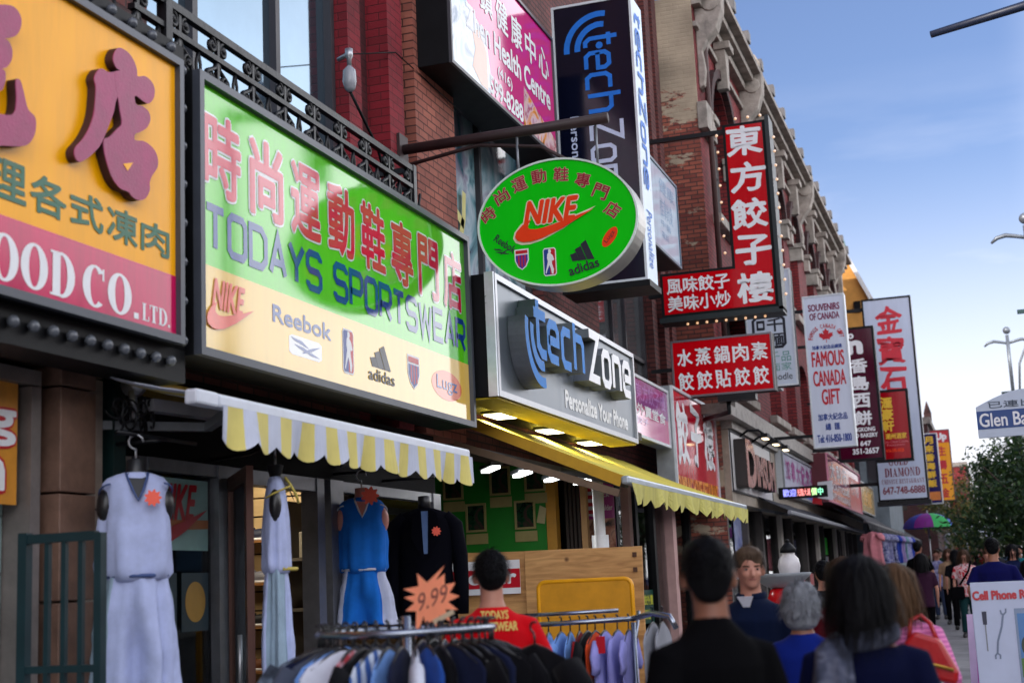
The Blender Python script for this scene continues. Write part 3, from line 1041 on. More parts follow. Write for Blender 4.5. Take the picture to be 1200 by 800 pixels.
# goods standing right behind the panes
GOODC = [pm('goods_%d' % i_, c_, rough=.4, var=.2) for i_, c_ in enumerate((c8(30, 34, 44), c8(150, 70, 50), c8(70, 110, 120), c8(190, 180, 160), c8(40, 80, 64), c8(150, 110, 60), c8(120, 40, 50)))]
def goods(y0, y1, zs, n, where, glow=None):
    rr = random.Random(int(y0 * 10))
    sh = thing('display_shelf', 'shelf unit of goods just inside the %s' % where, 'shelf', (-5.25, (y0 + y1) / 2, .1))
    mb = MB()
    for z in zs: mb.box(-5.5, -5.05, y0, y1, z, z + .025)
    build_each(mb, 'shelf_board', pm('shelf_board', c8(120, 110, 96)), sh)
    mb = MB(); mb.box(-5.53, -5.505, y0, y1, .1, 2.4); mb.build('back_panel', pm('shelf_back', c8(110, 88, 62), rough=.6), sh)
    for z in zs:
        for k in range(n):
            y = y0 + (y1 - y0) * (k + .5) / n; w_ = (y1 - y0) / n * .38; h = rr.uniform(.1, .26)
            g = thing('packaged_goods', 'small packaged item on the shelves inside the %s' % where, 'goods', (-5.2, y, z + .026), 0, 'packaged goods inside the %s' % where)
            mb = MB()
            if rr.random() < .5: mb.rings([(-5.2, y, z + .026, w_, w_), (-5.2, y, z + .026 + h * .75, w_, w_), (-5.2, y, z + .026 + h * .9, w_ * .5, w_ * .5), (-5.2, y, z + .026 + h, w_ * .5, w_ * .5)], 10)
            else: mb.box(-5.2 - w_, -5.2 + w_, y - w_, y + w_, z + .026, z + .026 + h * .8)
            mb.build('pack', rr.choice(GOODC), g, bevel=.006)
            mb = MB(); mb.box(-5.2 + w_ + .001, -5.2 + w_ + .004, y - w_ * .6, y + w_ * .6, z + .05, z + .05 + h * .4); mb.build('pack_label', rr.choice(GOODC), g)
goods(7.5, 8.26, (.9, 1.3, 1.66), 4, 'left shop window')
goods(10.3, 12.05, (1.1, 1.5, 1.9), 6, 'right shop window')

# phone shop bay: soffit, green partition, side frames
mb = MB()
mb.box(-9.0, -4.15, 12.32, 17.68, 3.40, 3.5)
mb.build('soffit', pm('soffit', c8(40, 36, 30), rough=.6), bldA)
mb = MB(); mb.box(-9.0, -4.97, 16.0, 16.1, 0, 3.39); mb.build('green_partition', pm('green_wall', c8(10, 120, 24), rough=.6, var=.12), bldA)
mb = MB(); mb.box(-9.1, -9.0, 12.3, 17.7, 0, 3.4); mb.box(-9.0, -5.0, 17.6, 17.68, 0, 3.39); mb.box(-9, -4.97, 12.31, 12.34, 0, 3.39)
build_each(mb, 'shop_wall', DARK, bldA)
mb = MB(); mb.box(-4.96, -4.84, 15.98, 16.12, 0, 3.0); mb.build('yellow_post', pm('yellow_post', c8(176, 126, 36)), bldA)
mb = MB()
for k in range(6): mb.box(-4.82 + k * .05, -4.79 + k * .05, 16.3, 16.33, .2, 2.95)
build_each(mb, 'slat_screen', pm('slat_screen', c8(44, 32, 28)), bldA)
mb = MB(); mb.box(-4.53, -4.46, 15.96, 16.05, 0, 3.0); mb.build('tan_post', pm('tan_post', c8(170, 130, 84)), bldA)
mb = MB(); mb.tube([(-3.62, 13.4, 0.1), (-3.62, 13.4, 2.66)], .055, 10); mb.tube([(-3.62, 13.4, 0.1), (-3.62, 13.4, 2.08)], .085, 4)
mb.build('white_column', WHITEP, bldA)
mb = MB(); mb.box(-4.36, -4.26, 17.2, 17.36, 0, 2.95); mb.build('pink_post', pm('pink_post', c8(188, 150, 146)), bldA)
# dumpling shop front further along
mb = MB()
mb.box(-5.1, -4.9, 17.7, 24.0, 0, .5)
mb.build('stall_riser', DARK, bldA)
mb = MB()
for y in (18.75, 19.85, 20.95, 22.3, 23.6): mb.box(-4.96, -4.82, y, y + .14, .5, 2.9)
build_each(mb, 'shop_front_frame', BLACK, bldA)
mb = MB(); mb.box(-4.90, -4.886, 18.89, 23.6, .5, 2.9); mb.build('shop_window', GL_SHOP, bldA)
mb = MB(); mb.box(-5.9, -5.85, 17.7, 24.0, .3, 2.9)
mb.build('window_display', swirl('restaurant_inside', [c8(12, 14, 18), c8(30, 60, 60), c8(150, 120, 70), c8(60, 90, 100), c8(14, 16, 20)], 2.2, .5), bldA)
mb = MB()
for y0, y1 in ((18.95, 19.8), (20.05, 20.9)): mb.box(-4.884, -4.88, y0, y1, 1.02, 1.5)
dec = mb.build('window_decal', pm('decal_green', c8(14, 70, 58), rough=.3), bldA)
for y0 in (18.95, 20.05):
    Fd = face_x(-4.879, y0, y0 + .85, 1.02, 1.5)
    lettering(Fd, '水餃外賣', .06, .94, .55, .85, pm('decal_letters', c8(214, 214, 60), rough=.4), dec, bold=.02)
    lettering(Fd, '鍋貼', .2, .7, .12, .42, MATS['decal_letters'], dec, bold=.02)
mb = MB(); mb.box(-4.95, -4.75, 21.98, 22.22, 0, 2.9); mb.build('pink_post', MATS['pink_post'], bldA)

# ------------------------------------------------------------------ long brick terrace beyond, with arched windows and stone cornice
XB = -4.25
Y0B, Y1B = 24.1, 49.6
bldB = thing('brick_terrace', 'long red brick terrace with arched windows and bracketed stone cornice', 'building', (-9, 37, 0))
WIN = [(25.0, 27.6)] + [(30.35 + k * 2.75, 30.35 + k * 2.75 + 1.75) for k in range(3)] + [(39.35 + k * 2.75, 39.35 + k * 2.75 + 1.75) for k in range(3)] + [(47.6, 48.9)]
mbw = MB()
fx = Face((XB, 0, 0), (0, 1, 0), (0, 0, 1), (1, 0, 0), 1, 1)
def bwall(y0, y1, z0, z1, x=XB): mbw.box(XB - .5, x, y0, y1, z0, z1)
bwall(Y0B, Y1B, 4.3, 4.9); bwall(Y0B, Y1B, 7.0, 8.0); bwall(Y0B, Y1B, 11.25, 12.1)
edges = [Y0B] + [v for w_ in WIN for v in w_] + [Y1B]
for a, b in zip(edges[0::2], edges[1::2]):
    bwall(a, b, 4.9, 7.0); bwall(a, b, 8.0, 11.25)
for (a, b) in WIN:
    r = (b - a) / 2; c = (a + b) / 2; zs = 11.1 - r
    poly = [(a, zs)] + [(c - r * cos(pi * k / 16), zs + r * sin(pi * k / 16)) for k in range(1, 16)] + [(b, zs), (b, 11.25), (a, 11.25)]
    mbw.prism(poly, fx.O, fx.R, fx.U, fx.N, -.5, 0)
    r2 = .35; zs2 = 6.95 - r2
    poly = [(a, zs2)] + [(c - (b - a) / 2 * cos(pi * k / 10), zs2 + r2 * sin(pi * k / 10)) for k in range(1, 10)] + [(b, zs2), (b, 7.0), (a, 7.0)]
    mbw.prism(poly, fx.O, fx.R, fx.U, fx.N, -.5, 0)
mbw.build('wall', BR_B, bldB)
mb = MB(); mb.box(XB - 9, XB - .004, Y0B - .03, Y0B - .004, -.2, 12.1); mb.build('end_wall', BR_SIDE, bldB)
mb = MB(); mb.box(-15, XB - .5, Y0B, Y1B, 3.0, 12.1); mb.build('rear_block', BR_BD, bldB)
mb = MB(); mb.box(-15, XB - 1.32, Y0B, Y1B, -.2, 2.99); mb.build('rear_block', BR_BD, bldB)
for (a, b) in WIN:   # hood moulds over the arches
    mb = MB()
    r = (b - a) / 2; c = (a + b) / 2; zs = 11.1 - r
    n = 14
    outer = [(c - (r + .24) * cos(pi * k / n), zs + (r + .24) * sin(pi * k / n)) for k in range(n + 1)]
    inner = [(c - (r + .06) * cos(pi * k / n), zs + (r + .06) * sin(pi * k / n)) for k in range(n + 1)]
    for k in range(n):
        pass
    mb.prism(outer + inner[::-1], fx.O, fx.R, fx.U, fx.N, .0, .12)
    mb.build('arch_hood', BR_BD, bldB)
mb = MB()
for (a, b) in WIN:
    c = (a + b) / 2; zs = 11.1 - (b - a) / 2
    mb.prism([(c - .1, 10.98), (c + .1, 10.98), (c + .2, 11.75), (c - .2, 11.75)], fx.O, fx.R, fx.U, fx.N, .02, .24)
    mb.box(XB + .02, XB + .34, c - .24, c + .24, 11.75, 11.9)
    for y in (a - .3, b - .06):
        mb.box(XB - .2, XB + .14, y, y + .36, zs - .28, zs + .06); mb.box(XB - .2, XB + .2, y - .05, y + .41, zs + .06, zs + .18)
    mb.box(XB - .45, XB + .16, a - .2, b + .2, 7.98, 8.16)
    mb.box(XB - .45, XB + .16, a - .2, b + .2, 4.84, 5.0)
mb.box(XB - .02, XB + .16, Y0B - .06, Y0B + .7, 9.55, 10.05); mb.box(XB - .02, XB + .14, Y0B - .06, Y0B + .7, 6.3, 6.85)
build_each(mb, 'stone_trim', STONE, bldB, bevel=.012)
mb = MB()
mb.box(XB - .3, XB + .16, Y0B, Y1B, 11.3 + .62, 12.08); mb.box(XB - .3, XB + .34, Y0B, Y1B, 12.1, 12.24); mb.box(XB - .3, XB + .5, Y0B, Y1B, 12.25, 12.36)
mb.box(XB - .3, XB + .08, Y0B, Y1B, 11.5, 11.6)
build_each(mb, 'cornice', STONE, bldB, bevel=.012)
mb = MB(); mb.box(XB - .5, XB + .42, Y0B, Y1B, 12.37, 12.5); mb.build('gutter', pm('lead_gutter', (.09, .085, .09), rough=.6, var=.3), bldB)
for k, y in enumerate([Y0B + .15] + [25.85 + i * 1.72 for i in range(14)]):
    mb = MB(); mb.box(XB + .1, XB + .54, y - .12, y + .12, 12.36, 12.60)
    build_each(mb, 'cornice_block', MATS['lead_gutter'], bldB, bevel=.015)
for y in (24.5, 29.3, 38.3, 47.1):      # scrolled consoles
    mb = MB()
    pr = []
    prof = [(0, 10.4), (.10, 10.45), (.14, 10.75), (.10, 11.1), (.2, 11.3), (.38, 11.5), (.5, 11.85), (.52, 12.2), (.5, 12.5), (.4, 12.7), (0, 12.75)]
    mb.prism([(a, z) for a, z in prof], (XB, y - .17, 0), (1, 0, 0), (0, 0, 1), (0, -1, 0), -.34, 0)
    mb.tube([(XB + .3, y - .2, 12.0), (XB + .3, y + .2, 12.0)], .17, 12)
    mb.build('scroll_console', STONE, bldB, bevel=.02)
for (a, b) in WIN:
    mb = MB()
    for (z0, z1) in ((5.0, 6.9), (8.15, 11.05)):
        c = (a + b) / 2
        mb.box(XB - .4, XB - .3, a, a + .09, z0, z1); mb.box(XB - .4, XB - .3, b - .09, b, z0, z1); mb.box(XB - .4, XB - .3, c - .045, c + .045, z0, z1)
        mb.box(XB - .4, XB - .31, a, b, (z0 + z1) / 2 - .05, (z0 + z1) / 2 + .05)
    f = mb.build('window', pm('terrace_frame', (.16, .15, .15)), bldB)
    mb = MB(); mb.box(XB - .39, XB - .37, a, b, 4.95, 6.95); mb.box(XB - .39, XB - .37, a, b, 8.1, 11.1); mb.build('pane', GL_DARK, f)
# downpipe on the corner of the terrace
mb = MB(); mb.tube([(XB + .12, Y0B + .35, 11.9), (XB + .12, Y0B + .42, 11.3), (XB + .1, Y0B + .42, 4.6)], .05, 8); mb.build('downpipe', pm('rusty_pipe', c8(70, 46, 44)), bldB)
# ledge over the shops and the shop fronts
mb = MB(); mb.box(XB - .1, -3.92, 22.9, 49.6, 4.30, 4.46); mb.box(XB - .1, -3.98, 24.12, 49.6, 4.47, 4.62); mb.box(XB - .1, -4.06, 24.12, 49.6, 4.16, 4.29)
build_each(mb, 'shop_ledge', pm('grey_ledge', c8(156, 150, 144), var=.4, bump=.3), bldB)
mb = MB(); mb.box(XB - .3, -4.14, 24.12, 49.6, 2.9, 4.15); mb.build('fascia_band', pm('drab_fascia', c8(150, 138, 124), var=.3), bldB)
mb = MB()
y = 24.3
while y < 49.5:
    mb.box(XB - .25, XB - .05, y, y + .18, 0, 2.9); y += 1.5 + 1.9 * random.random()
mb.box(XB - .3, XB - .08, 24.12, 49.6, 0, .55)
build_each(mb, 'shop_front_frame', pm('brown_shop_frame', (.05, .042, .042), var=.3), bldB)
mb = MB(); mb.box(XB - .2, XB - .18, 24.12, 49.6, .55, 2.9); mb.build('shop_window', GL_SHOP, bldB)
mb = MB(); mb.box(XB - 1.3, XB - 1.2, 24.12, 49.6, .2, 2.9)
mb.build('window_display', swirl('terrace_goods', [c8(10, 10, 14), c8(50, 30, 34), c8(40, 60, 80), c8(140, 110, 110), c8(80, 30, 34), c8(14, 14, 18)], 2.6, .6), bldB)

for (y0, y1, n_) in ((30.2, 30.5, 'pale_door_post'), (36.8, 37.1, 'pale_door_post'), (41.0, 41.4, 'pale_door_post'), (43.4, 43.7, 'pale_door_post')):
    mb = MB(); mb.box(XB - .04, XB + .04, y0, y1, .3, 2.88); mb.build(n_, pm('pale_door_post', c8(170, 164, 158), var=.2), bldB)
# ------------------------------------------------------------------ ochre building beyond the terrace
bldC = thing('ochre_building', 'ochre gabled building end rising past the brick terrace', 'building', (-7, 56, 0))
mb = MB(); mb.prism([(-10, -.2), (-3.3, -.2), (-3.3, 11.2), (-4.05, 12.95), (-6, 15.5), (-10, 15.5)], (0, 50.5, 0), (1, 0, 0), (0, 0, 1), (0, -1, 0), -8, 0)
mb.build('wall', pm('ochre_render', c8(196, 140, 66), rough=.8, var=.25, scale=2), bldC)
mb = MB(); mb.box(-10, -3.27, 50.42, 58, -.2, 8.3); mb.build('lower_wall', pm('blue_grey_render', c8(112, 122, 130), rough=.8, var=.3, scale=2), bldC)
for z_ in (4.6, 6.4):
    for x_ in (-4.6, -3.9):
        mb = MB(); mb.box(x_, x_ + .45, 50.39, 50.415, z_, z_ + 1.0); mb.build('window', GL_DARK, bldC)
mb = MB(); mb.beam((-3.24, 50.4, 11.1), (-4.12, 50.4, 13.1), .35, .14); mb.beam((-4.1, 50.4, 13.05), (-6, 50.4, 15.6), .35, .14)
mb.build('roof_verge', pm('white_verge', c8(205, 205, 205)), bldC)
mb = MB(); mb.tube([(-4.05, 50.3, 12.9), (-4.05, 50.3, 13.35)], [.16, .05], 8); mb.build('finial', pm('copper_green', c8(70, 120, 110)), bldC)
for (x, z) in ((-3.75, 10.9), (-3.8, 9.4)):
    mb = MB(); mb.box(x - .12, x + .12, 50.42, 50.49, z - .2, z + .2); mb.build('vent', DARK, bldC)

# far dark red buildings
def far_block(name, label, x0, x1, y0, y1, z, mat, spires=(), rows=3):
    t = thing(name, label, 'building', ((x0 + x1) / 2, (y0 + y1) / 2, 0))
    mb = MB(); mb.box(x0, x1, y0, y1, -.2, z); mb.build('wall', mat, t)
    mb = MB(); mb.box(x0 - .1, x1 + .15, y0 - .1, y1 + .1, z, z + .3); mb.build('cornice', STONED, t)
    for k in range(rows):
        for j in range(3):
            zz = 4 + k * (z - 4) / rows; w_ = (x1 - x0) / 4
            xx = x1 - .5 - (j + 1) * 1.6
            if zz + 1.4 < z:
                mb = MB(); mb.box(xx, xx + .9, y0 - .03, y0 - .01, zz + .3, zz + 1.6); mb.build('window', GL_DARK, t)
    for (x, y, h) in spires:
        mb = MB(); mb.box(x - .18, x + .18, y - .18, y + .18, z + .3, z + .3 + h); mb.tube([(x, y, z + .3 + h), (x, y, z + .9 + h)], [.22, .02], 6)
        mb.build('chimney', mat, t)
    return t
far_block('maroon_building', 'distant maroon brick building with two chimneys behind the vertical signs', -14, -2.3, 66, 92, 8.1, BR_BD, ((-2.75, 66.5, .7), (-2.45, 72, .8)))
far_block('maroon_building', 'small distant maroon block standing clear behind the trees', -4.5, -1.3, 100, 118, 8.4, BR_B)
far_block('teal_building', 'teal fronted shop building seen through the far trees', -9, -2.6, 93, 99, 7.0, pm('teal_front', c8(40, 130, 124), var=.3))

# ------------------------------------------------------------------ shops across the street (they shade the low sky and show in panes and glossy signs)
OPP = [brick('opp_brick_red', c8(120, 62, 54), c8(100, 50, 44), c8(80, 56, 50)), brick('opp_brick_buff', c8(150, 126, 96), c8(134, 108, 82), c8(96, 84, 70)), pm('opp_render', c8(150, 140, 128), rough=.85, var=.25, scale=1.5)]
rr_o = random.Random(11)
y_o = -48.0
k_o = 0
while y_o < 112:
    w_o = rr_o.uniform(8, 13); h_o = rr_o.uniform(9.5, 13.5)
    t = thing('shop_building', 'row shop building on the opposite side of the street', 'building', (29, y_o + w_o / 2, gz(y_o)), 0, 'shop buildings across the street')
    mb = MB(); mb.box(23.6, 35, y_o, y_o + w_o - .05, -.3, h_o); mb.build('wall', OPP[k_o % 3], t)
    mb = MB(); mb.box(23.2, 23.6, y_o, y_o + w_o - .05, h_o - .5, h_o + .1); mb.build('cornice', STONED, t)
    n_ = int(w_o / 2.2)
    for r_ in range(2):
        for q in range(n_):
            yy = y_o + (q + .5) * w_o / n_
            mb = MB(); mb.box(23.54, 23.59, yy - .55, yy + .55, 4.6 + 3.0 * r_, 6.4 + 3.0 * r_); mb.build('window', GL_DARK, t)
    mb = MB(); mb.box(23.5, 23.59, y_o + .3, y_o + w_o - .4, .6, 2.9); mb.build('shop_window', GL_DARK, t)
    mb = MB(); mb.box(23.35, 23.59, y_o + .2, y_o + w_o - .3, 3.0, 3.9); mb.build('sign_board', pm('opp_sign_%d' % (k_o % 4), (c8(150, 40, 40), c8(60, 90, 120), c8(190, 180, 150), c8(60, 100, 70))[k_o % 4], rough=.4), t)
    y_o += w_o; k_o += 1
# ------------------------------------------------------------------ signs
CASE = pm('sign_case_black', (.004, .0045, .006), rough=.55, var=.3, spec=.2)
CASEG = pm('sign_case_grey', (.30, .32, .35), rough=.4, metal=.3, var=.2)
CASEW = pm('sign_case_white', (.62, .66, .70), rough=.4, var=.12)
INK_W = pm('ink_white', (.78, .79, .82), rough=.35, var=.06)
INK_R = pm('ink_red', c8(188, 22, 40), rough=.3, var=.08)
INK_B = pm('ink_blue', c8(24, 58, 140), rough=.3, var=.08)
INK_K = pm('ink_black', (.015, .017, .03), rough=.3, var=.1)
INK_M = pm('ink_magenta', c8(176, 24, 92), rough=.3, var=.08)
INK_Y = pm('ink_yellow', c8(232, 186, 40), rough=.35, var=.08)
INK_O = pm('ink_orange', c8(236, 60, 14), rough=.4, var=.06, spec=.25)
SWOOSH = [(1, 1), (.62, .68), (.36, .5), (.27, .47), (.2, .5), (.17, .58), (.18, .74), (.22, .92), (.1, .7), (.02, .45), (0, .25), (.03, .1), (.1, .01), (.2, 0), (.34, .08), (.6, .38)]

def swoosh_logo(F, u0, u1, v0, v1, mat, parent, outline=None, dz=.004):
    """Italic four-letter word over a tick."""
    du, dv = u1 - u0, v1 - v0
    if outline:
        k = .045
        pts = [(u0 + (a - .5) * du * 1.06 + .5 * du, v0 + (b * .62 - .28) * dv * 1.22 + .28 * dv) for a, b in SWOOSH]
        poly_part(F, pts, outline, parent, dz - .001)
    lettering(F, 'NIKE', u0 + .16 * du, u0 + .78 * du, v0 + .44 * dv, v0 + dv, mat, parent, bold=.045, dz=dz + .004, shear=.22, outline=(.095, outline) if outline else None, name='logo_lettering')
    poly_part(F, [(u0 + a * du, v0 + b * .62 * dv) for a, b in SWOOSH], mat, parent, dz + .009, name='logo_tick')

def hoop_logo(F, u0, u1, v0, v1, parent, dz=.004, rot=0):
    """Upright red and blue badge with a white running player."""
    du, dv = u1 - u0, v1 - v0
    q = lambda pts: [(u0 + a * du, v0 + b * dv) for a, b in pts]
    poly_part(F, q([(0, .08), (.12, 0), (.88, 0), (1, .08), (1, .92), (.88, 1), (.12, 1), (0, .92)]), INK_W, parent, dz, name='logo_badge')
    poly_part(F, q([(.07, .09), (.14, .04), (.5, .04), (.5, .96), (.14, .96), (.07, .91)]), INK_B, parent, dz + .0015, name='logo_badge')
    poly_part(F, q([(.5, .04), (.86, .04), (.93, .09), (.93, .91), (.86, .96), (.5, .96)]), INK_R, parent, dz + .0015, name='logo_badge')
    poly_part(F, q([(.42, .93), (.58, .95), (.64, .87), (.58, .8), (.74, .72), (.86, .56), (.72, .52), (.66, .56), (.68, .4), (.8, .22), (.74, .06), (.62, .06), (.56, .26), (.46, .38), (.3, .22), (.2, .08), (.14, .12), (.26, .34), (.36, .52), (.3, .64), (.34, .78), (.42, .82)]), INK_W, parent, dz + .003, name='logo_player')

def stripes_logo(F, u0, u1, v0, v1, mat, parent, dz=.004, word=True, rot=0.0):
    du, dv = u1 - u0, v1 - v0
    for k, (x0, h) in enumerate(((.04, .42), (.30, .72), (.58, 1.0))):
        pts = [(x0, 0), (x0 + .24, 0), (x0 + .24 - .0 + .02, 0.0), (x0 + .26 - h * .36, h * .8), (x0 + .02 - h * .30 + .06, h * .66)]
        pts = [(x0, .36), (x0 + .26, .36), (x0 + .26 - .28 * h, .36 + .64 * h), (x0 - .24 * h + .02, .36 + .52 * h)]
        poly_part(F, [(u0 + (a + .12) * du * .9, v0 + b * dv) for a, b in pts], mat, parent, dz + .0005 * k, name='logo_stripe')
    if word:
        lettering(F, 'adidas', u0, u1, v0, v0 + .3 * dv, mat, parent, bold=.02, dz=dz + .002, name='logo_lettering', rot=rot)

def vector_logo(F, u0, u1, v0, v1, mat, parent, dz=.004, box=None):
    du, dv = u1 - u0, v1 - v0
    q = lambda pts: [(u0 + a * du, v0 + b * dv) for a, b in pts]
    if box: poly_part(F, q([(.04, -.1), (.96, -.1), (1.06, .05), (1.06, .95), (.96, 1.1), (.04, 1.1), (-.06, .95), (-.06, .05)]), box, parent, dz - .0015, name='logo_box')
    poly_part(F, q([(.0, .95), (.36, .86), (.62, .5), (.4, .62), (.1, .78)]), mat, parent, dz, name='logo_stroke')
    poly_part(F, q([(.1, .55), (.4, .5), (.98, .1), (.7, .12), (.3, .36)]), mat, parent, dz + .0005, name='logo_stroke')
    poly_part(F, q([(.36, .1), (.6, .26), (1.0, .8), (.72, .6), (.48, .34)]), mat, parent, dz + .001, name='logo_stroke')

def shield_logo(F, u0, u1, v0, v1, parent, dz=.004, cols=None):
    du, dv = u1 - u0, v1 - v0
    q = lambda pts: [(u0 + a * du, v0 + b * dv) for a, b in pts]
    ca, cb_ = cols or (INK_B, INK_R)
    poly_part(F, q([(0, 1), (1, 1), (1, .45), (.8, .15), (.5, 0), (.2, .15), (0, .45)]), INK_W, parent, dz, name='logo_shield')
    poly_part(F, q([(.08, .72), (.92, .72), (.92, .45), (.74, .18), (.5, .05), (.26, .18), (.08, .45)]), ca, parent, dz + .0012, name='logo_shield')
    for k, x in enumerate((.24, .46, .68)):
        poly_part(F, q([(x, .2 - .05 * (k == 1)), (x + .1, .2 - .05 * (k == 1)), (x + .1, .7), (x, .7)]), cb_, parent, dz + .002, name='logo_bar')
    poly_part(F, q([(.08, .78), (.92, .78), (.92, .94), (.08, .94)]), cb_, parent, dz + .002, name='logo_bar')

def bulbs(parent, pts, r, mat, name='bulb'):
    first = None
    for p in pts:
        if first is None:
            first = MB().ball((0, 0, 0), r, n=8, m=6).build(name, mat, parent, local=True)
            first.location = Vector(p) - WL[parent]
        else:
            c = first.copy(); COL.objects.link(c); c.parent = parent; c.location = Vector(p) - WL[parent]

# --- yellow food shop sign
t, P = sign_box('shop_sign', 'yellow and magenta food company sign edged with dark bulbs, at far left', face_x(-4.3, 3.6, 6.94, 3.06, 4.77), .35,
                signface('yellow_panel', c8(255, 176, 0), .3, var=.12, spec=.25), CASE, GREYFRAME, fw=.045, lip=.035)
poly_part(P, [(0, 0), (1, 0), (1, .215), (0, .215)], signface('magenta_panel', c8(200, 0, 84), .14, var=.25, spec=.4), t, .001, .0015, name='colour_band')
PURP = pm('purple_letter', c8(160, 46, 98), rough=.45, var=.25, scale=5, bump=.15)
PURPS = pm('letter_edge', c8(60, 28, 30), rough=.7, var=.3)
# the two brush characters are cut-out boards: outlines in (y, z) metres
STROKES = [
   [(6.024, 4.343), (6.047, 4.388), (6.087, 4.421), (6.158, 4.424), (6.271, 4.463), (6.272, 4.376), (6.221, 4.283), (6.201, 4.213), (6.141, 4.095), (6.101, 4.023), (6.062, 3.973), (5.995, 3.91), (5.909, 3.854), (5.866, 3.868), (5.865, 3.915), (5.927, 3.981), (5.983, 4.059), (6.021, 4.144), (6.034, 4.222), (6.039, 4.298)] ,
   [(6.254, 4.598), (6.334, 4.598), (6.388, 4.571), (6.417, 4.529), (6.426, 4.493), (6.498, 4.518), (6.565, 4.507), (6.595, 4.471), (6.581, 4.413), (6.532, 4.368), (6.476, 4.366), (6.422, 4.374), (6.396, 4.363), (6.411, 4.325), (6.477, 4.333), (6.536, 4.319), (6.55, 4.278), (6.514, 4.221), (6.444, 4.174), (6.401, 4.15), (6.401, 4.116), (6.488, 4.135), (6.577, 4.122), (6.622, 4.082), (6.622, 4.023), (6.566, 3.956), (6.544, 3.911), (6.544, 3.866), (6.5, 3.809), (6.435, 3.784), (6.371, 3.789), (6.339, 3.806), (6.266, 3.806), (6.204, 3.833), (6.163, 3.878), (6.132, 3.931), (6.112, 3.987), (6.115, 4.037), (6.161, 4.063), (6.232, 4.129), (6.274, 4.173), (6.256, 4.244), (6.241, 4.302), (6.22, 4.359), (6.209, 4.442), (6.255, 4.466), (6.219, 4.473), (6.192, 4.508), (6.208, 4.559)] ,
   [(5.194, 4.412), (5.28, 4.461), (5.369, 4.486), (5.422, 4.46), (5.428, 4.41), (5.395, 4.35), (5.328, 4.31), (5.199, 4.257)] ,
   [(5.199, 4.262), (5.314, 4.299), (5.359, 4.275), (5.364, 4.22), (5.332, 4.168), (5.289, 4.142), (5.204, 4.108)] ,
   [(5.203, 4.113), (5.304, 4.142), (5.319, 4.102), (5.306, 4.057), (5.285, 4.03), (5.207, 3.999)] ,
   [(5.21, 3.886), (5.368, 3.937), (5.399, 4.016), (5.393, 4.117), (5.426, 4.128), (5.455, 4.076), (5.487, 4.004), (5.542, 3.979), (5.548, 3.919), (5.522, 3.859), (5.462, 3.809), (5.3, 3.764), (5.215, 3.737)] ,
   [(5.069, 4.382), (5.201, 4.435), (5.222, 3.741), (5.091, 3.703)] ,
]
HOLE = [(6.286, 3.949), (6.38, 3.982), (6.328, 3.92)]

def smooth_loop(p, n=4):
    out = []
    k = len(p)
    for i in range(k):
        a, b, c, d = (Vector(p[(i + q) % k]) for q in (-1, 0, 1, 2))
        for j in range(n):
            u = j / n
            q = .5 * ((2 * b) + (c - a) * u + (2 * a - 5 * b + 4 * c - d) * u * u + (3 * b - a - 3 * c + d) * u ** 3)
            out.append((q.x, q.y))
    return out
FC = face_x(-4.3, 0, 1, 0, 1)
def cut_out(polys, hole=None):
    mb = MB()
    for k, p in enumerate(polys):
        mb.prism(smooth_loop(p) if len(p) > 4 else p, FC.O, FC.R, FC.U, FC.N, .003, .05 + .0006 * k, 0)
    side = mb.build('raised_character', PURPS, t)
    mb = MB()
    for k, p in enumerate(polys):
        mb.prism(smooth_loop(p) if len(p) > 4 else p, FC.O, FC.R, FC.U, FC.N, .0515 + .0006 * k, .056 + .0006 * k, 0)
    mb.build('character_face', PURP, side)
    if hole: poly_part(FC, hole, MATS['yellow_panel'], side, .058, .001, 'character_gap', scaled=False)
cut_out(STROKES[:2], HOLE)
cut_out(STROKES[2:])
GRN = pm('ink_green', c8(4, 96, 66), rough=.4, var=.15)
for i, ch in enumerate('代理各式凍肉'):
    u = .402 + i * .098
    lettering(P, ch, u, u + .086, .265 + .004 * (i % 2), .375 + .012 * (5 - i) / 5, GRN, t, bold=.028, dz=.003, name='character')
serif_letters(P, 'FOOD', .455, .708, .02, .16, INK_W, t, weight=.24, gap=.06)
serif_letters(P, 'CO.', .728, .885, .02, .155, INK_W, t, weight=.24, gap=.06)
serif_letters(P, 'LTD.', .893, .98, .022, .082, INK_W, t, weight=.2, gap=.06)
mb = MB()
mb.box(-4.62, -4.36, 3.4, 7.09, 2.86, 3.055); mb.box(-4.62, -4.36, 6.945, 7.09, 3.06, 4.92); mb.box(-4.62, -4.36, 3.4, 6.94, 4.775, 4.92)
mb.build('bulb_board', CASE, t)
bulbs(t, [(-4.33, 4.75 + .153 * k, 2.965) for k in range(15)] + [(-4.33, 7.02, 3.1 + .235 * k) for k in range(8)] + [(-4.33, 5.1 + .2 * k, 4.85) for k in range(10)], .032,
      pm('bulb_glass', (.10, .11, .13), rough=.12, var=.3))

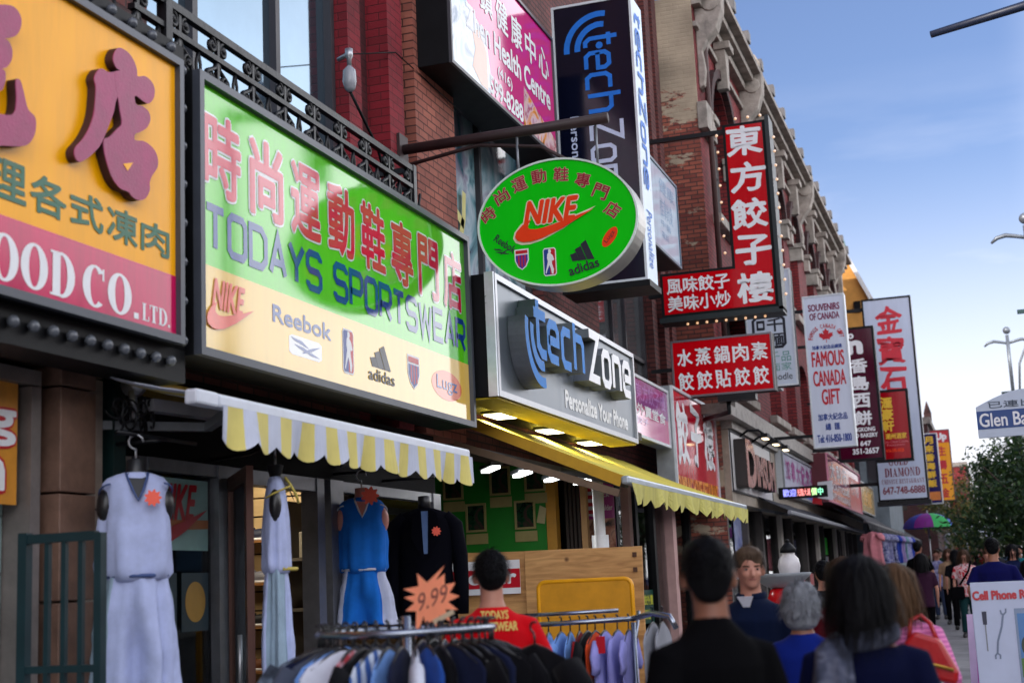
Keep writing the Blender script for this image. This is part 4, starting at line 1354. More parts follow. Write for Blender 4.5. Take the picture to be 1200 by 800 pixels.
# --- green sportswear sign
t, P = sign_box('shop_sign', 'large green and cream sportswear sign with red characters and sports logos', face_x(-4.3, 7.11, 11.765, 3.03, 4.78), .32,
                signface('green_panel', c8(92, 204, 30), .05, var=.10, spec=1.0), CASE, GREYFRAME, fw=.05, lip=.04)
poly_part(P, [(0, 0), (1, 0), (1, .312), (0, .312)], signface('cream_panel', c8(236, 196, 96), .05, var=.08, spec=1.0), t, .001, .0012, name='colour_band')
RCH = pm('sign_red', c8(205, 20, 66), rough=.08, var=.05, spec=.9)
SBL = pm('sign_blue', c8(14, 64, 140), rough=.08, var=.05, spec=.9)
SW = pm('sign_white', (.75, .77, .79), rough=.08, var=.04, spec=.9)
for i, ch in enumerate('時尚運動鞋專門店'):
    u = .012 + i * .1242
    lettering(P, ch, u, u + .094, .598 - .012 * i / 7, .902 - .012 * i / 7, RCH, t, bold=.026, dz=.003, outline=(.055, SW), name='character')
square_letters(P, 'TODAYS SPORTSWEAR', .017, .984, .385, .535, SBL, t, stroke=.205, gap=.24, dz=.003)
PALE_R = pm('logo_red', c8(228, 84, 60), rough=.08, spec=.9)
swoosh_logo(P, .012, .138, .08, .268, PALE_R, t)
lettering(P, 'Reebok', .196, .384, .185, .252, SBL, t, bold=.035, dz=.003, name='logo_lettering')
vector_logo(P, .25, .345, .082, .15, SBL, t, dz=.004, box=SW)
hoop_logo(P, .425, .466, .062, .262, t)
stripes_logo(P, .522, .628, .068, .245, INK_K, t)
shield_logo(P, .688, .743, .083, .25, t)
poly_part(P, ellipse(.878, .155, .077, .078), pm('logo_orange', c8(226, 110, 60), rough=.08, spec=.9), t, .003, name='logo_oval')
lettering(P, 'Lugz', .825, .93, .11, .2, SBL, t, bold=.01, dz=.005, name='logo_lettering')
mb = MB()
for y in (8.2, 10.6): mb.box(-4.95, -4.6, y - .05, y + .05, 3.5, 3.6)
build_each(mb, 'bracket', BLACKM, t)

# --- grey phone shop sign with raised letters
t, P = sign_box('shop_sign', 'grey box sign with raised blue and white letters over the yellow awning', face_x(-4.1, 11.88, 17.15, 3.315, 4.45), .34,
                pm('brushed_panel', c8(104, 113, 124), rough=.35, metal=.4, var=.12, scale=2, stretch=(4, 4, .3)), BLACK, ALU, fw=.055, lip=.03)
mb = MB(); mb.box(-4.43, -4.1, 11.9, 17.13, 3.295, 3.312); mb.build('yellow_underside', pm('yellow_strip', c8(190, 166, 16), rough=.5), t)
mb = MB(); mb.box(-4.16, -4.075, 11.84, 11.875, 3.31, 4.455); mb.build('end_trim', pm('silver_trim', c8(190, 196, 204), rough=.3, metal=.6), t)
BSIDE = pm('letter_side', c8(120, 126, 134), rough=.4, metal=.3)
TBL = pm('letter_blue', c8(6, 126, 214), rough=.5, spec=.2)
def arcs(F, cx, cy, radii, a0, a1, width, mat, parent, dz, thick=0.0, side=None):
    mb = MB(); ms = MB()
    for k, r_ in enumerate(radii):
        pts = [(cx + r_ * cos(a0 + (a1 - a0) * i / 16), cy + r_ * sin(a0 + (a1 - a0) * i / 16)) for i in range(17)]
        if side: ribbon(ms, F, pts, width, dz, thick=thick)
        ribbon(mb, F, pts, width, dz + thick + .001)
    if side: ms.build('arc_side', side, parent)
    mb.build('signal_arc', mat, parent)
DPT = .17
for word, u0, u1, v0, v1, m in (('t', .118, .190, .43, .93, TBL), ('ech', .207, .446, .43, .90, TBL), ('Zone', .500, .842, .43, .90, INK_W)):
    square_letters(P, word, u0, u1, v0, v1, BSIDE, t, stroke=.2, gap=.3, dz=.003, thick=DPT, name='letter_side')
    square_letters(P, word, u0, u1, v0, v1, m, t, stroke=.2, gap=.3, dz=.003 + DPT + .003, name='lettering')
arcs(P, .84, .62, (.30, .46), pi * .92, pi * 1.56, .1, TBL, t, .003, DPT, BSIDE)
lettering(P, 'Personalize Your Phone', .415, .93, .08, .25, INK_W, t, bold=.045, dz=.003)
LAMPW = lamp_mat('downlight_glow', (1.0, .93, .70), 5.0)
for k, y in enumerate((13.75, 15.5, 17.2)):
    l_ = thing('downlight', ('lit downlight nearest the striped awning, under the grey sign', 'lit downlight in the middle of three under the grey sign', 'lit downlight nearest the pink sign, under the grey sign')[k], 'ceiling light', (-4.7, y, 3.37), 0, 'downlights under the grey sign')
    mb = MB(); mb.box(-4.84, -4.56, y - .26, y + .26, 3.372, 3.398); mb.build('housing', ALUD, l_)
    mb = MB(); mb.box(-4.82, -4.58, y - .22, y + .22, 3.362, 3.371); mb.build('lamp', LAMPW, l_)
    ld = bpy.data.lights.new('downlight_lamp', 'AREA'); ld.energy = 5; ld.color = (1, .9, .55); ld.size = .3; ld.size_y = .45; ld.shape = 'RECTANGLE'
    lo = bpy.data.objects.new('downlight_lamp', ld); COL.objects.link(lo); lo.parent = l_; lo.location = (0, 0, -.02)

# --- pink and red fascia signs
t, P = sign_box('shop_sign', 'small pink and lilac fascia sign between the grey box sign and the red sign', face_x(-4.4, 17.2, 20.55, 3.55, 4.41), .2,
                signface('pink_panel', c8(205, 96, 140), .08, spec=.9), CASEG, CASEW, fw=.04, lip=.02)
poly_part(P, [(0, .62), (1, .45), (1, 1), (0, 1)], signface('lilac_panel', c8(150, 70, 140), .08, spec=.9), t, .001, name='colour_band')
lettering(P, '東方餃子樓', .4, .95, .62, .92, pm('ink_lilac', c8(186, 130, 196), rough=.1), t, bold=.02)
lettering(P, '外賣堂食', .4, .94, .36, .56, INK_W, t, bold=.02)
lettering(P, '餃子', .38, .6, .2, .32, MATS['ink_lilac'], t, bold=.02)
t, P = sign_box('shop_sign', 'red fascia sign with three large white characters above the yellow awning end', face_x(-4.35, 20.6, 24.05, 2.75, 4.5), .28,
                signface('red_panel', c8(196, 24, 48), .06, var=.05, spec=.9), CASEG, CASEW, fw=.045, lip=.025)
for i, ch in enumerate('餃子樓'):
    lettering(P, ch, .06 + i * .315, .31 + i * .315, .36 + .01 * i, .9, INK_W, t, bold=.035, rough=.09, name='character')
lettering(P, 'DUMPLING HOUSE RESTAURANT', .03, .97, .05, .22, pm('ink_gold', c8(236, 150, 30), rough=.3), t, bold=.045)

# --- oval green blade sign on its bracket
oc = (-3.345, 11.5, 4.745)
t = thing('oval_sign', 'oval green hanging sign with a red tick logo in the middle', 'sign', oc)
FO = Face((oc[0] - .5, oc[1], oc[2] - .5), (1, 0, 0), (0, 0, 1), (0, -1, 0), 1, 1)
EL = ellipse(.5, .5, .735, .575, 64, rot=-.05)
mb = MB(); mb.prism(EL, FO.O, FO.R, FO.U, FO.N, -.30, -.012); mb.build('cabinet', pm('oval_rim', c8(176, 172, 164), rough=.35, metal=.35, var=.2), t, bevel=.015)
mb = MB()
for k in range(64):
    a, b = EL[k], EL[(k + 1) % 64]
    ia = (.5 + (a[0] - .5) * .975, .5 + (a[1] - .5) * .97); ib = (.5 + (b[0] - .5) * .975, .5 + (b[1] - .5) * .97)
    mb.prism([a, b, ib, ia], FO.O, FO.R, FO.U, FO.N, -.012, .012)
mb.build('edge_trim', pm('pale_trim', c8(214, 226, 220), rough=.3), t)
mb = MB(); mb.prism(ellipse(.5, .5, .735 * .974, .575 * .969, 64, rot=-.05), FO.O, FO.R, FO.U, FO.N, -.011, 0)
mb.build('face_panel', signface('oval_green', c8(8, 200, 16), .2, var=.05, spec=.25), t)
mb = MB(); mb.prism(ellipse(.5, .5, .735 * .974, .575 * .969, 64, rot=-.05), FO.O, FO.R, FO.U, FO.N, -.314, -.301)
mb.build('face_panel', MATS['oval_green'], t)
OVR = pm('oval_red', c8(158, 24, 50), rough=.3); OVP = pm('oval_outline', c8(206, 170, 150), rough=.3)
PX = lambda u: (-4.07 + u * 1.45) - FO.O.x
PZ = lambda v: (4.10 + v * 1.25) - FO.O.z
for ch, (u, v), a in zip('時尚運動鞋專門店', ((.066, .63), (.158, .75), (.275, .822), (.403, .86), (.544, .852), (.678, .79), (.785, .69), (.852, .552)), (38, 28, 18, 6, -6, -18, -30, -42)):
    a_, b_ = PX(u), PZ(v)
    lettering(FO, ch, a_ - .066, a_ + .066, b_ - .062, b_ + .062, OVR, t, bold=.012, dz=.002, rot=R(a) * .9, outline=(.04, OVP), name='character')
swoosh_logo(FO, PX(.235), PX(.735), PZ(.395), PZ(.68), INK_O, t, outline=pm('logo_edge', c8(226, 214, 190), rough=.3))
lettering(FO, 'Reebok', PX(.09), PX(.245), PZ(.375), PZ(.43), INK_K, t, bold=.02, dz=.002, rot=R(-38), name='logo_lettering')
vector_logo(FO, PX(.09), PX(.2), PZ(.32), PZ(.38), INK_K, t, dz=.0025)
shield_logo(FO, PX(.225), PX(.315), PZ(.2), PZ(.35), t, cols=(pm('logo_violet', c8(76, 40, 150), rough=.3), INK_R))
hoop_logo(FO, PX(.405), PX(.487), PZ(.135), PZ(.335), t)
stripes_logo(FO, PX(.56), PX(.75), PZ(.14), PZ(.36), INK_K, t, rot=R(12))
poly_part(FO, ellipse(PX(.825), PZ(.36), .1, .048, rot=R(52)), INK_O, t, .002, name='logo_oval', scaled=False)
lettering(FO, 'Lugz', PX(.825) - .06, PX(.825) + .06, PZ(.36) - .022, PZ(.36) + .022, INK_K, t, dz=.004, rot=R(48), name='logo_lettering')
mb = MB()
mb.tube([(-4.95, 11.66, 5.66), (-2.86, 11.62, 5.66)], .048, 10)
mb.tube([(-4.86, 11.66, 5.50), (-4.1, 11.66, 5.60), (-3.5, 11.66, 5.50), (-3.2, 11.66, 5.30)], .018, 6)
mb.box(-5.0, -4.83, 11.56, 11.76, 5.52, 5.80)
mb.build('bracket', pm('rusty_bracket', c8(52, 34, 34), rough=.6, var=.4), t)
mb = MB()
for x in (-3.72, -2.98): mb.tube([(x, 11.64, 5.64), (x, 11.64, 5.2)], .012, 6)
mb.build('hanger_rod', ALUD, t)

# --- magenta health centre sign
t, P = sign_box('shop_sign', 'magenta health centre box sign high on the wall behind the oval sign', face_x(-4.5, 12.1, 15.65, 6.62, 8.17), .45,
                signface('magenta_sign', c8(204, 14, 122), .07, var=.05, spec=.8), CASE, pm('dark_trim', (.05, .05, .06), rough=.4), fw=.035, lip=.02)
poly_part(P, [(0, 0), (.32, 0), (.33, .16), (.30, .42), (.12, .56), (0, .62)], swirl('printed_photo', [c8(120, 160, 200), c8(170, 200, 220), c8(205, 215, 225), c8(90, 120, 150)], 1.6, .08), t, .002, name='printed_photo')
poly_part(P, [(.17, .1), (.24, .02), (.3, .02), (.3, .3), (.24, .42), (.18, .36), (.2, .25)], pm('print_skin', c8(206, 160, 140), rough=.1), t, .004, name='printed_photo')
poly_part(P, [(.64, .0), (1, 0), (1, .14), (.80, .24), (.66, .34)], swirl('printed_portrait', [c8(24, 18, 40), c8(226, 140, 40), c8(220, 190, 190), c8(170, 60, 80), c8(240, 220, 220)], 3.2, .08), t, .002, name='printed_photo')
for i, ch in enumerate('鎮健康中心'):
    u = .26 + i * .145
    lettering(P, ch, u, u + .11, .60, .84, INK_W, t, bold=.02, name='character')
lettering(P, 'Zhen Health Centre', .13, .95, .36, .53, INK_W, t, bold=.03)
lettering(P, '(416)', .40, .535, .19, .29, INK_W, t, bold=.03)
lettering(P, '599-8288', .32, .635, .03, .16, INK_W, t, bold=.035)

# --- tall black blade sign of the phone shop
NAVYP = signface('blade_navy', c8(10, 14, 34), .14)
t, P = sign_box('blade_sign', 'tall navy blade sign lettered sideways in blue and white', face_y(16.3, -4.67, -3.63, 5.2, 8.85), .55,
                NAVYP, pm('blade_case', c8(176, 200, 220), rough=.3, var=.1), CASEW, fw=.03, lip=.012)
mb = MB(); mb.box(-4.70, -3.60, 16.26, 16.88, 5.12, 5.195); mb.build('base_strip', BLACK, t)
BLU = pm('blade_blue', c8(36, 116, 214), rough=.5, spec=.2)
square_letters(P, 'tech', .40, .82, .605, .885, BLU, t, stroke=.17, gap=.26, rot=-pi / 2)
square_letters(P, 'Zone', .42, .82, .27, .565, pm('blade_white', c8(190, 200, 226), rough=.3), t, stroke=.16, gap=.26, rot=-pi / 2)
arcs(P, P.w * .60, P.h * .835, (.30, .44), pi * .44, pi * 1.02, .075, BLU, t, .004)
mb = MB(); mb.prism(ellipse(P.w * .585, P.h * .842, .045, .045, 16), P.O, P.R, P.U, P.N, .003, .005); mb.build('signal_dot', BLU, t)
lettering(P, 'Personalize Your Phone', -.75, 1.16, .32, .35, MATS['blade_white'], t, bold=.02, rot=-pi / 2)
FS = face_x(-3.628, 16.32, 16.84, 5.25, 8.8)
square_letters(FS, 'techZone', .22, .80, .33, .97, BLU, t, stroke=.2, gap=.24, rot=-pi / 2)
lettering(FS, 'Personalize', -.2, 1.2, .10, .18, BLU, t, rot=-pi / 2)
mb = MB(); mb.box(-4.95, -4.68, 16.45, 16.6, 8.2, 8.3); mb.box(-4.95, -4.68, 16.45, 16.6, 5.6, 5.7); build_each(mb, 'bracket', BLACKM, t)

# --- pale box sign behind it
t, P = sign_box('shop_sign', 'plain pale blue box sign tucked behind the navy blade sign', face_x(-3.9, 17.9, 19.75, 6.05, 7.3), .45,
                signface('pale_panel', c8(190, 212, 230), .08, var=.06), CASE, pm('pale_frame', c8(70, 90, 110), rough=.4), fw=.035, lip=.015)
INKP = pm('faded_blue_print', c8(150, 184, 214), rough=.2)
for k, (a, b) in enumerate(((.72, .9), (.42, .66), (.3, .38), (.16, .24))):
    lettering(P, ('健康', '推拿針灸', '中醫', '電話')[k], .35, .9 - .1 * k, a, b, INKP, t)
mb = MB(); mb.box(-4.95, -4.36, 18.4, 18.5, 6.9, 7.0); mb.box(-4.95, -4.36, 18.4, 18.5, 6.3, 6.4); build_each(mb, 'bracket', BLACKM, t)

# --- L-shaped red dumpling sign with lit bulbs
RED1 = signface('red_blade', c8(190, 0, 16), .16, spec=.3)
BULB = lamp_mat('marquee_bulb', (1.0, .45, .10), .5)
Fd = face_y(22.0, -4.71, -2.83, 5.79, 8.87)
t = thing('blade_sign', 'L-shaped red sign with five large white characters and lit bulbs', 'sign', (-3.3, 22.15, 5.75))
LP = [(0, 0), (1.88, 0), (1.88, 3.08), (1.19, 3.08), (1.19, .73), (0, .73)]
mb = MB(); mb.prism(LP, Fd.O, Fd.R, Fd.U, Fd.N, -.34, -.012); mb.build('cabinet', CASE, t, bevel=.006)
m_ = .05
mb = MB(); mb.prism([(m_, m_), (1.88 - m_, m_), (1.88 - m_, 3.08 - m_), (1.19 + m_, 3.08 - m_), (1.19 + m_, .73 - m_), (m_, .73 - m_)], Fd.O, Fd.R, Fd.U, Fd.N, -.011, .0)
mb.build('face_panel', RED1, t)
mb = MB(); mb.box(-2.825, -2.76, 21.95, 22.4, 5.74, 8.92); mb.box(-4.74, -2.76, 21.95, 22.4, 5.70, 5.785); mb.build('bulb_board', pm('sign_green_black', c8(10, 26, 30), rough=.5), t)
for i, ch in enumerate('東方餃子樓'):
    zc = .90 - i * .197
    x0 = .665 + .012 * (i % 2)
    lettering(Fd, ch, x0, x0 + .295, zc - .075, zc + .075, INK_W, t, bold=.03, rough=.045, name='character', dz=.003)
lettering(Fd, '風味餃子', .06, .60, .125, .205, INK_W, t, bold=.02, rough=.05, dz=.003)
lettering(Fd, '美味小炒', .06, .60, .03, .11, INK_W, t, bold=.02, rough=.05, dz=.003)
bulbs(t, [(-4.3 + .155 * k, 22.02, 5.66) for k in range(9)] + [(-2.72, 22.0 + .12, 6.0 + .235 * k) for k in range(12)] + [(-3.62, 22.02, 6.75 + .28 * k) for k in range(8)] + [(-3.3 + .2 * k, 22.05, 8.96) for k in range(3)], .023, BULB)
mb = MB(); mb.beam((-4.95, 22.15, 8.8), (-3.5, 22.15, 8.8), .07, .07); mb.beam((-4.95, 22.2, 6.2), (-4.72, 22.2, 6.2), .07, .07); build_each(mb, 'bracket', BLACKM, t)

t, P = sign_box('blade_sign', 'small red sign with two rows of white characters under the L-shaped sign', face_y(22.0, -4.6, -2.98, 4.475, 5.4), .26, RED1, CASE, pm('silver_edge', c8(120, 112, 118), rough=.35, metal=.4), fw=.03, lip=.01)
for i, ch in enumerate('水蒸鍋肉素'):
    lettering(P, ch, .04 + i * .192, .195 + i * .192, .55, .86, INK_W, t, bold=.022, rough=.07, name='character', dz=.003)
for i, ch in enumerate('餃餃貼餃餃'):
    lettering(P, ch, .04 + i * .192, .195 + i * .192, .10, .42, INK_W, t, bold=.022, rough=.07, name='character', dz=.003)
mb = MB(); mb.beam((-4.96, 22.1, 4.95), (-4.6, 22.1, 4.95), .06, .06); mb.box(-3.9, -3.3, 21.98, 22.2, 4.36, 4.47); mb.tube([(-3.75, 22.1, 4.36), (-3.75, 22.1, 4.2), (-4.3, 22.9, 4.2)], .04, 8)
build_each(mb, 'bracket', BLACKM, t)

# --- white noodle sign
t, P = sign_box('blade_sign', 'white noodle sign with a black framed seal behind the L-shaped sign', face_y(26.0, -3.98, -3.1, 5.06, 7.25), .3, signface('white_blade', c8(196, 206, 222), .12), CASE, CASEW, fw=.03, lip=.01)
mb = MB()
for w_, pts in ((.05, ellipse(.5 * P.w, .47 * P.h, .32 * P.w, .155 * P.h, 4, pi / 4, pi / 4 + 2 * pi)),):
    x0, x1, z0, z1 = .12 * P.w, .82 * P.w, .33 * P.h, .6 * P.h
    ribbon(mb, P, [(x0, z0 + .06), (x0 + .06, z0), (x1 - .06, z0), (x1, z0 + .06), (x1, z1 - .06), (x1 - .06, z1), (x0 + .06, z1), (x0, z1 - .06)], w_, .003, True)
mb.build('seal_frame', INK_K, t)
for k, (ch, a, b) in enumerate((('千', .47, .585), ('麵', .345, .455))): lettering(P, ch, .44, .78, a, b, INK_K, t, bold=.025)
lettering(P, '品', .16, .42, .36, .57, INK_K, t, bold=.03)
lettering(P, '千品', .44, .92, .2, .29, pm('ink_teal', c8(90, 150, 140), rough=.3), t)
lettering(P, '面家', .44, .92, .12, .19, MATS['ink_teal'], t)
lettering(P, 'noodle', .40, .92, .04, .1, INK_K, t)
poly_part(P, ellipse(.26, .74, .22, .10), INK_R, t, .002, name='print_patch')
poly_part(P, ellipse(.5, .76, .2, .06), pm('ink_amber', c8(230, 150, 40), rough=.3), t, .004, name='print_patch')
mb = MB(); mb.beam((-4.25, 26.15, 7.0), (-3.98, 26.15, 7.0), .06, .06); mb.beam((-4.25, 26.15, 5.4), (-3.98, 26.15, 5.4), .06, .06); build_each(mb, 'bracket', BLACKM, t)
# blank box beside it
t, P = sign_box('shop_sign', 'narrow grey sign box seen edge on behind the souvenir sign', face_x(-3.75, 27.0, 28.6, 5.3, 7.3), .4, signface('grey_back', c8(170, 182, 196), .2), CASEG, CASEG, fw=.03)

# --- souvenir sign
t, P = sign_box('blade_sign', 'white souvenir gift sign with a red maple leaf', face_y(28.0, -3.14, -2.32, 4.04, 7.07), .28, signface('white_gift', c8(206, 212, 228), .1), CASEW, CASEW, fw=.03, lip=.012)
lettering(P, 'SOUVENIRS', .10, .90, .905, .95, pm('ink_plum', c8(120, 20, 70), rough=.3), t, bold=.04)
lettering(P, 'OF CANADA', .12, .88, .845, .89, MATS['ink_plum'], t, bold=.04)
LEAF = [(0, -1), (.05, -1), (.03, -.5), (.5, -.6), (.43, -.42), (.92, -.05), (.8, .02), (.88, .35), (.62, .3), (.55, .42), (.3, .15), (.4, .72), (.22, .63), (0, 1)]
LEAF = LEAF + [(-a, b) for a, b in LEAF[::-1]][1:-1]
poly_part(P, [(.5 * P.w + a * .155, .735 * P.h + b * .145) for a, b in LEAF], INK_R, t, .003, name='maple_leaf', scaled=False)
for i, ch in enumerate('FAMOUS CANADA GIFT'):
    if ch == ' ': continue
    a = pi * (.98 - .96 * i / 17)
    u, v = .5 + .40 * cos(a), .715 + .085 * sin(a)
    lettering(P, ch, u - .024, u + .024, v - .014, v + .014, INK_R, t, bold=.03, rot=a - pi / 2)
lettering(P, '加拿大紀念品總匯', .12, .88, .645, .672, INK_B, t, bold=.03)
for s, z in (('FAMOUS', .53), ('CANADA', .40), ('GIFT', .275)):
    lettering(P, s, .09 if s != 'GIFT' else .27, .91 if s != 'GIFT' else .73, z, z + .1, INK_R, t, bold=.04)
lettering(P, '加拿大紀念品', .13, .87, .17, .215, INK_B, t, bold=.03)
lettering(P, '總  匯', .3, .66, .105, .15, INK_B, t, bold=.03)
lettering(P, 'Tel: 416-850-1800', .07, .93, .025, .075, INK_B, t, bold=.05)
mb = MB(); mb.beam((-4.25, 28.12, 6.8), (-3.14, 28.12, 6.8), .06, .06); mb.beam((-4.25, 28.12, 4.3), (-3.14, 28.12, 4.3), .06, .06); build_each(mb, 'bracket', BLACKM, t)

# --- island bakery sign
t, P = sign_box('blade_sign', 'dark maroon bakery sign with white characters next to the souvenir sign', face_y(35.0, -3.35, -2.27, 4.28, 7.55), .35, signface('maroon_blade', c8(70, 6, 34), .1), CASE, BLACK, fw=.05, lip=.012)
lettering(P, 'o', .42, .55, .93, .965, INK_W, t, bold=.05)
lettering(P, 'n', .40, .72, .815, .90, INK_W, t, bold=.07)
for i, ch in enumerate('香島西餅'):
    lettering(P, ch, .42, .82, .66 - i * .135, .765 - i * .135, INK_W, t, bold=.035, name='character')
lettering(P, 'HONGKONG', .2, .88, .205, .235, INK_W, t, bold=.04)
lettering(P, 'ISLAND BAKERY', .1, .93, .16, .19, INK_W, t, bold=.04)
lettering(P, '647', .5, .75, .095, .13, INK_W, t, bold=.04)
lettering(P, '351-2657', .3, .93, .035, .075, INK_W, t, bold=.04)
mb = MB(); mb.beam((-4.25, 35.15, 7.2), (-3.35, 35.15, 7.2), .07, .07); mb.beam((-4.25, 35.15, 4.6), (-3.35, 35.15, 4.6), .07, .07); build_each(mb, 'bracket', BLACKM, t)
# --- small red restaurant sign
t, P = sign_box('blade_sign', 'small red sign with yellow characters in front of the tall white restaurant sign', face_y(37.0, -2.62, -1.69, 4.36, 6.19), .32, signface('red_small', c8(160, 10, 24), .1), CASE, BLACK, fw=.06, lip=.012)
for i, ch in enumerate('滙豪軒'):
    lettering(P, ch, .22, .56, .76 - i * .175, .92 - i * .175, INK_Y, t, bold=.04, rough=.05, name='character')
lettering(P, '潮州酒家', .28, .92, .295, .38, INK_Y, t, bold=.03)
lettering(P, 'Chiu Chow Cuisine', .2, .95, .235, .275, pm('ink_rose', c8(214, 110, 120), rough=.3), t)
lettering(P, 'Restaurant', .3, .85, .19, .225, MATS['ink_rose'], t)
lettering(P, '416-598-8828', .26, .80, .10, .15, INK_O, t, bold=.04)
mb = MB(); mb.beam((-4.25, 37.1, 6.0), (-2.62, 37.1, 6.0), .06, .06); mb.beam((-4.25, 37.1, 4.5), (-2.62, 37.1, 4.5), .06, .06); build_each(mb, 'bracket', BLACKM, t)
# --- tall white restaurant sign
t, P = sign_box('blade_sign', 'tall white restaurant sign with three red characters', face_y(40.0, -2.86, -1.52, 3.5, 9.15), .45, signface('white_tall', c8(186, 198, 220), .12), pm('case_slate', c8(60, 66, 80), rough=.4), CASE, fw=.05, lip=.012)
for i, ch in enumerate('金寶石'):
    lettering(P, ch, .24, .80, .83 - i * .155, .96 - i * .155, pm('ink_scarlet', c8(204, 12, 44), rough=.3), t, bold=.03, rough=.07, name='character')
lettering(P, '酒家', .3, .7, .28, .38, MATS['ink_scarlet'], t, bold=.03, rough=.07)
DKR = pm('ink_darkred', c8(120, 16, 40), rough=.3)
serif_letters(P, 'GOLD', .24, .66, .165, .205, DKR, t, weight=.22, gap=.08)
serif_letters(P, 'DIAMOND', .14, .90, .11, .152, DKR, t, weight=.22, gap=.08)
serif_letters(P, 'CHINESE RESTAURANT', .06, .97, .075, .097, DKR, t, weight=.16, gap=.1)
lettering(P, '647-748-6888', .07, .97, .025, .06, DKR, t, bold=.03)
mb = MB(); mb.beam((-4.25, 40.2, 8.9), (-2.86, 40.2, 8.9), .09, .09); mb.beam((-4.25, 40.2, 4.0), (-2.86, 40.2, 4.0), .09, .09); mb.box(-2.9, -1.48, 39.96, 40.5, 3.38, 3.495); build_each(mb, 'bracket', BLACKM, t)
# --- far vertical signs
t, P = sign_box('blade_sign', 'narrow navy sign with yellow characters beyond the tall white sign', face_y(50.0, -2.1, -1.46, 3.8, 6.2), .3, signface('navy_far', c8(30, 22, 90), .15), CASEW, CASEW, fw=.03)
for i, ch in enumerate('月來香海鮮飯'):
    lettering(P, ch, .3, .78, .86 - i * .125, .96 - i * .125, INK_Y, t, bold=.05)
poly_part(P, [(.1, .04), (.95, .04), (.95, .16), (.1, .16)], pm('far_orange_patch', c8(220, 130, 60), rough=.3), t, .003)
mb = MB(); mb.beam((-4.3, 50.15, 5.8), (-2.1, 50.15, 5.8), .07, .07); build_each(mb, 'bracket', BLACKM, t)
t, P = sign_box('blade_sign', 'far orange sign with red characters and a red top panel', face_y(57.0, -1.95, -1.2, 4.2, 6.95), .3, signface('orange_far', c8(240, 160, 20), .15), CASE, pm('brown_edge', c8(90, 60, 60)), fw=.03)
poly_part(P, [(0, .82), (1, .82), (1, 1), (0, 1)], INK_R, t, .002, name='colour_band')
lettering(P, 'Up', .3, .85, .84, .96, INK_W, t, bold=.06)
for i, ch in enumerate('生壽五金'):
    lettering(P, ch, .34, .75, .64 - i * .2, .77 - i * .2, INK_R, t, bold=.04)
mb = MB(); mb.beam((-4.3, 57.1, 6.5), (-1.95, 57.1, 6.5), .08, .08); build_each(mb, 'bracket', BLACKM, t)

# --- white fascia with raised metal letters and gooseneck lamps
t, P = sign_box('shop_sign', 'white fascia sign with raised dark copper-faced letters', face_x(-4.12, 24.14, 28.75, 3.08, 4.14), .1, pm('white_fascia', c8(206, 204, 204), rough=.5, var=.12), CASEW, pm('fascia_edge', (.03, .03, .035)), fw=.03, lip=.012)
COPPER = pm('copper_face', c8(170, 104, 92), rough=.28, metal=.45, var=.4, scale=3)
LET = pm('letter_dark_side', (.02, .014, .014), rough=.4)
for s, u0, u1, v0, v1 in (('D', .07, .28, .1, .84), ('IMSUM', .31, .78, .14, .66)):
    lettering(P, s, u0, u1, v0, v1, LET, t, bold=.05, dz=.003, thick=.2, name='letter_side', step=.001)
    lettering(P, s, u0, u1, v0, v1, COPPER, t, bold=.05, dz=.215, name='lettering')
lettering(P, '麵包', .82, .96, .46, .66, INK_K, t, bold=.02)
lettering(P, '西餅', .82, .96, .22, .42, INK_K, t, bold=.02)
for k, y in enumerate((25.2, 26.5, 27.8)):
    l_ = thing('gooseneck_lamp', ('black gooseneck lamp over the first copper letter', 'black gooseneck lamp over the middle of the copper letters', 'black gooseneck lamp over the last copper letter')[k], 'wall lamp', (-4.1, y, 4.2), 0, 'gooseneck lamps over the white fascia')
    mb = MB(); mb.tube([(-4.14, y, 4.10), (-3.98, y, 4.2), (-3.78, y, 4.2), (-3.66, y, 4.1)], .022, 8); mb.build('arm', BLACKM, l_)
    mb = MB(); mb.beam((-3.66, y - .18, 4.08), (-3.66, y + .18, 4.08), .12, .08); mb.build('shade', BLACKM, l_)
    mb = MB(); mb.box(-3.71, -3.62, y - .15, y + .15, 4.025, 4.038); mb.build('bulb', lamp_mat('gooseneck_glow', (1, .75, .45), 3.0), l_)
# sign band further along
t, P = sign_box('shop_sign', 'white fascia sign with purple lettering behind the scrolling light strip', face_x(-4.0, 29.6, 35.3, 3.3, 4.2), .14, signface('white_purple', c8(200, 204, 224), .12), CASEW, CASEG, fw=.04)
for i, ch in enumerate('加拿大紀念品'):
    lettering(P, ch, .08 + i * .15, .2 + i * .15, .36, .9, pm('ink_violet', c8(150, 60, 130), rough=.3), t, bold=.03)
poly_part(P, [(.38, .03), (.98, .03), (.98, .28), (.38, .28)], pm('ink_sky', c8(90, 110, 190), rough=.3), t, .003)
t, P = sign_box('led_sign', 'scrolling light strip sign glowing blue, red and green', face_y(28.6, -3.98, -3.02, 3.13, 3.36), .12, BLACK, CASE, BLACK, fw=.015, lip=.01)
for s, u0, u1, col in (('歡迎', .08, .36, (.10, .12, 1.0)), ('光臨大減', .38, .66, (1.0, .09, .06)), ('價', .68, .80, (.45, .95, .2)), ('中', .82, .93, (.05, .9, .4))):
    lettering(P, s, u0, u1, .14, .86, lamp_mat('led_%d' % int(u0 * 100), col, .9), t, bold=.03, name='light_lettering')
t, P = sign_box('shop_sign', 'maroon sided box sign with a faded pink face and red panel', face_x(-3.62, 34.6, 43.4, 3.32, 4.5), .9, signface('faded_pink', c8(196, 134, 158), .1, spec=.9), pm('maroon_case', c8(80, 6, 26), rough=.5), pm('pink_edge', c8(190, 120, 140)), fw=.04)
poly_part(P, [(.62, 0), (1, 0), (1, .82), (.62, .82)], INK_R, t, .002, name='colour_band')
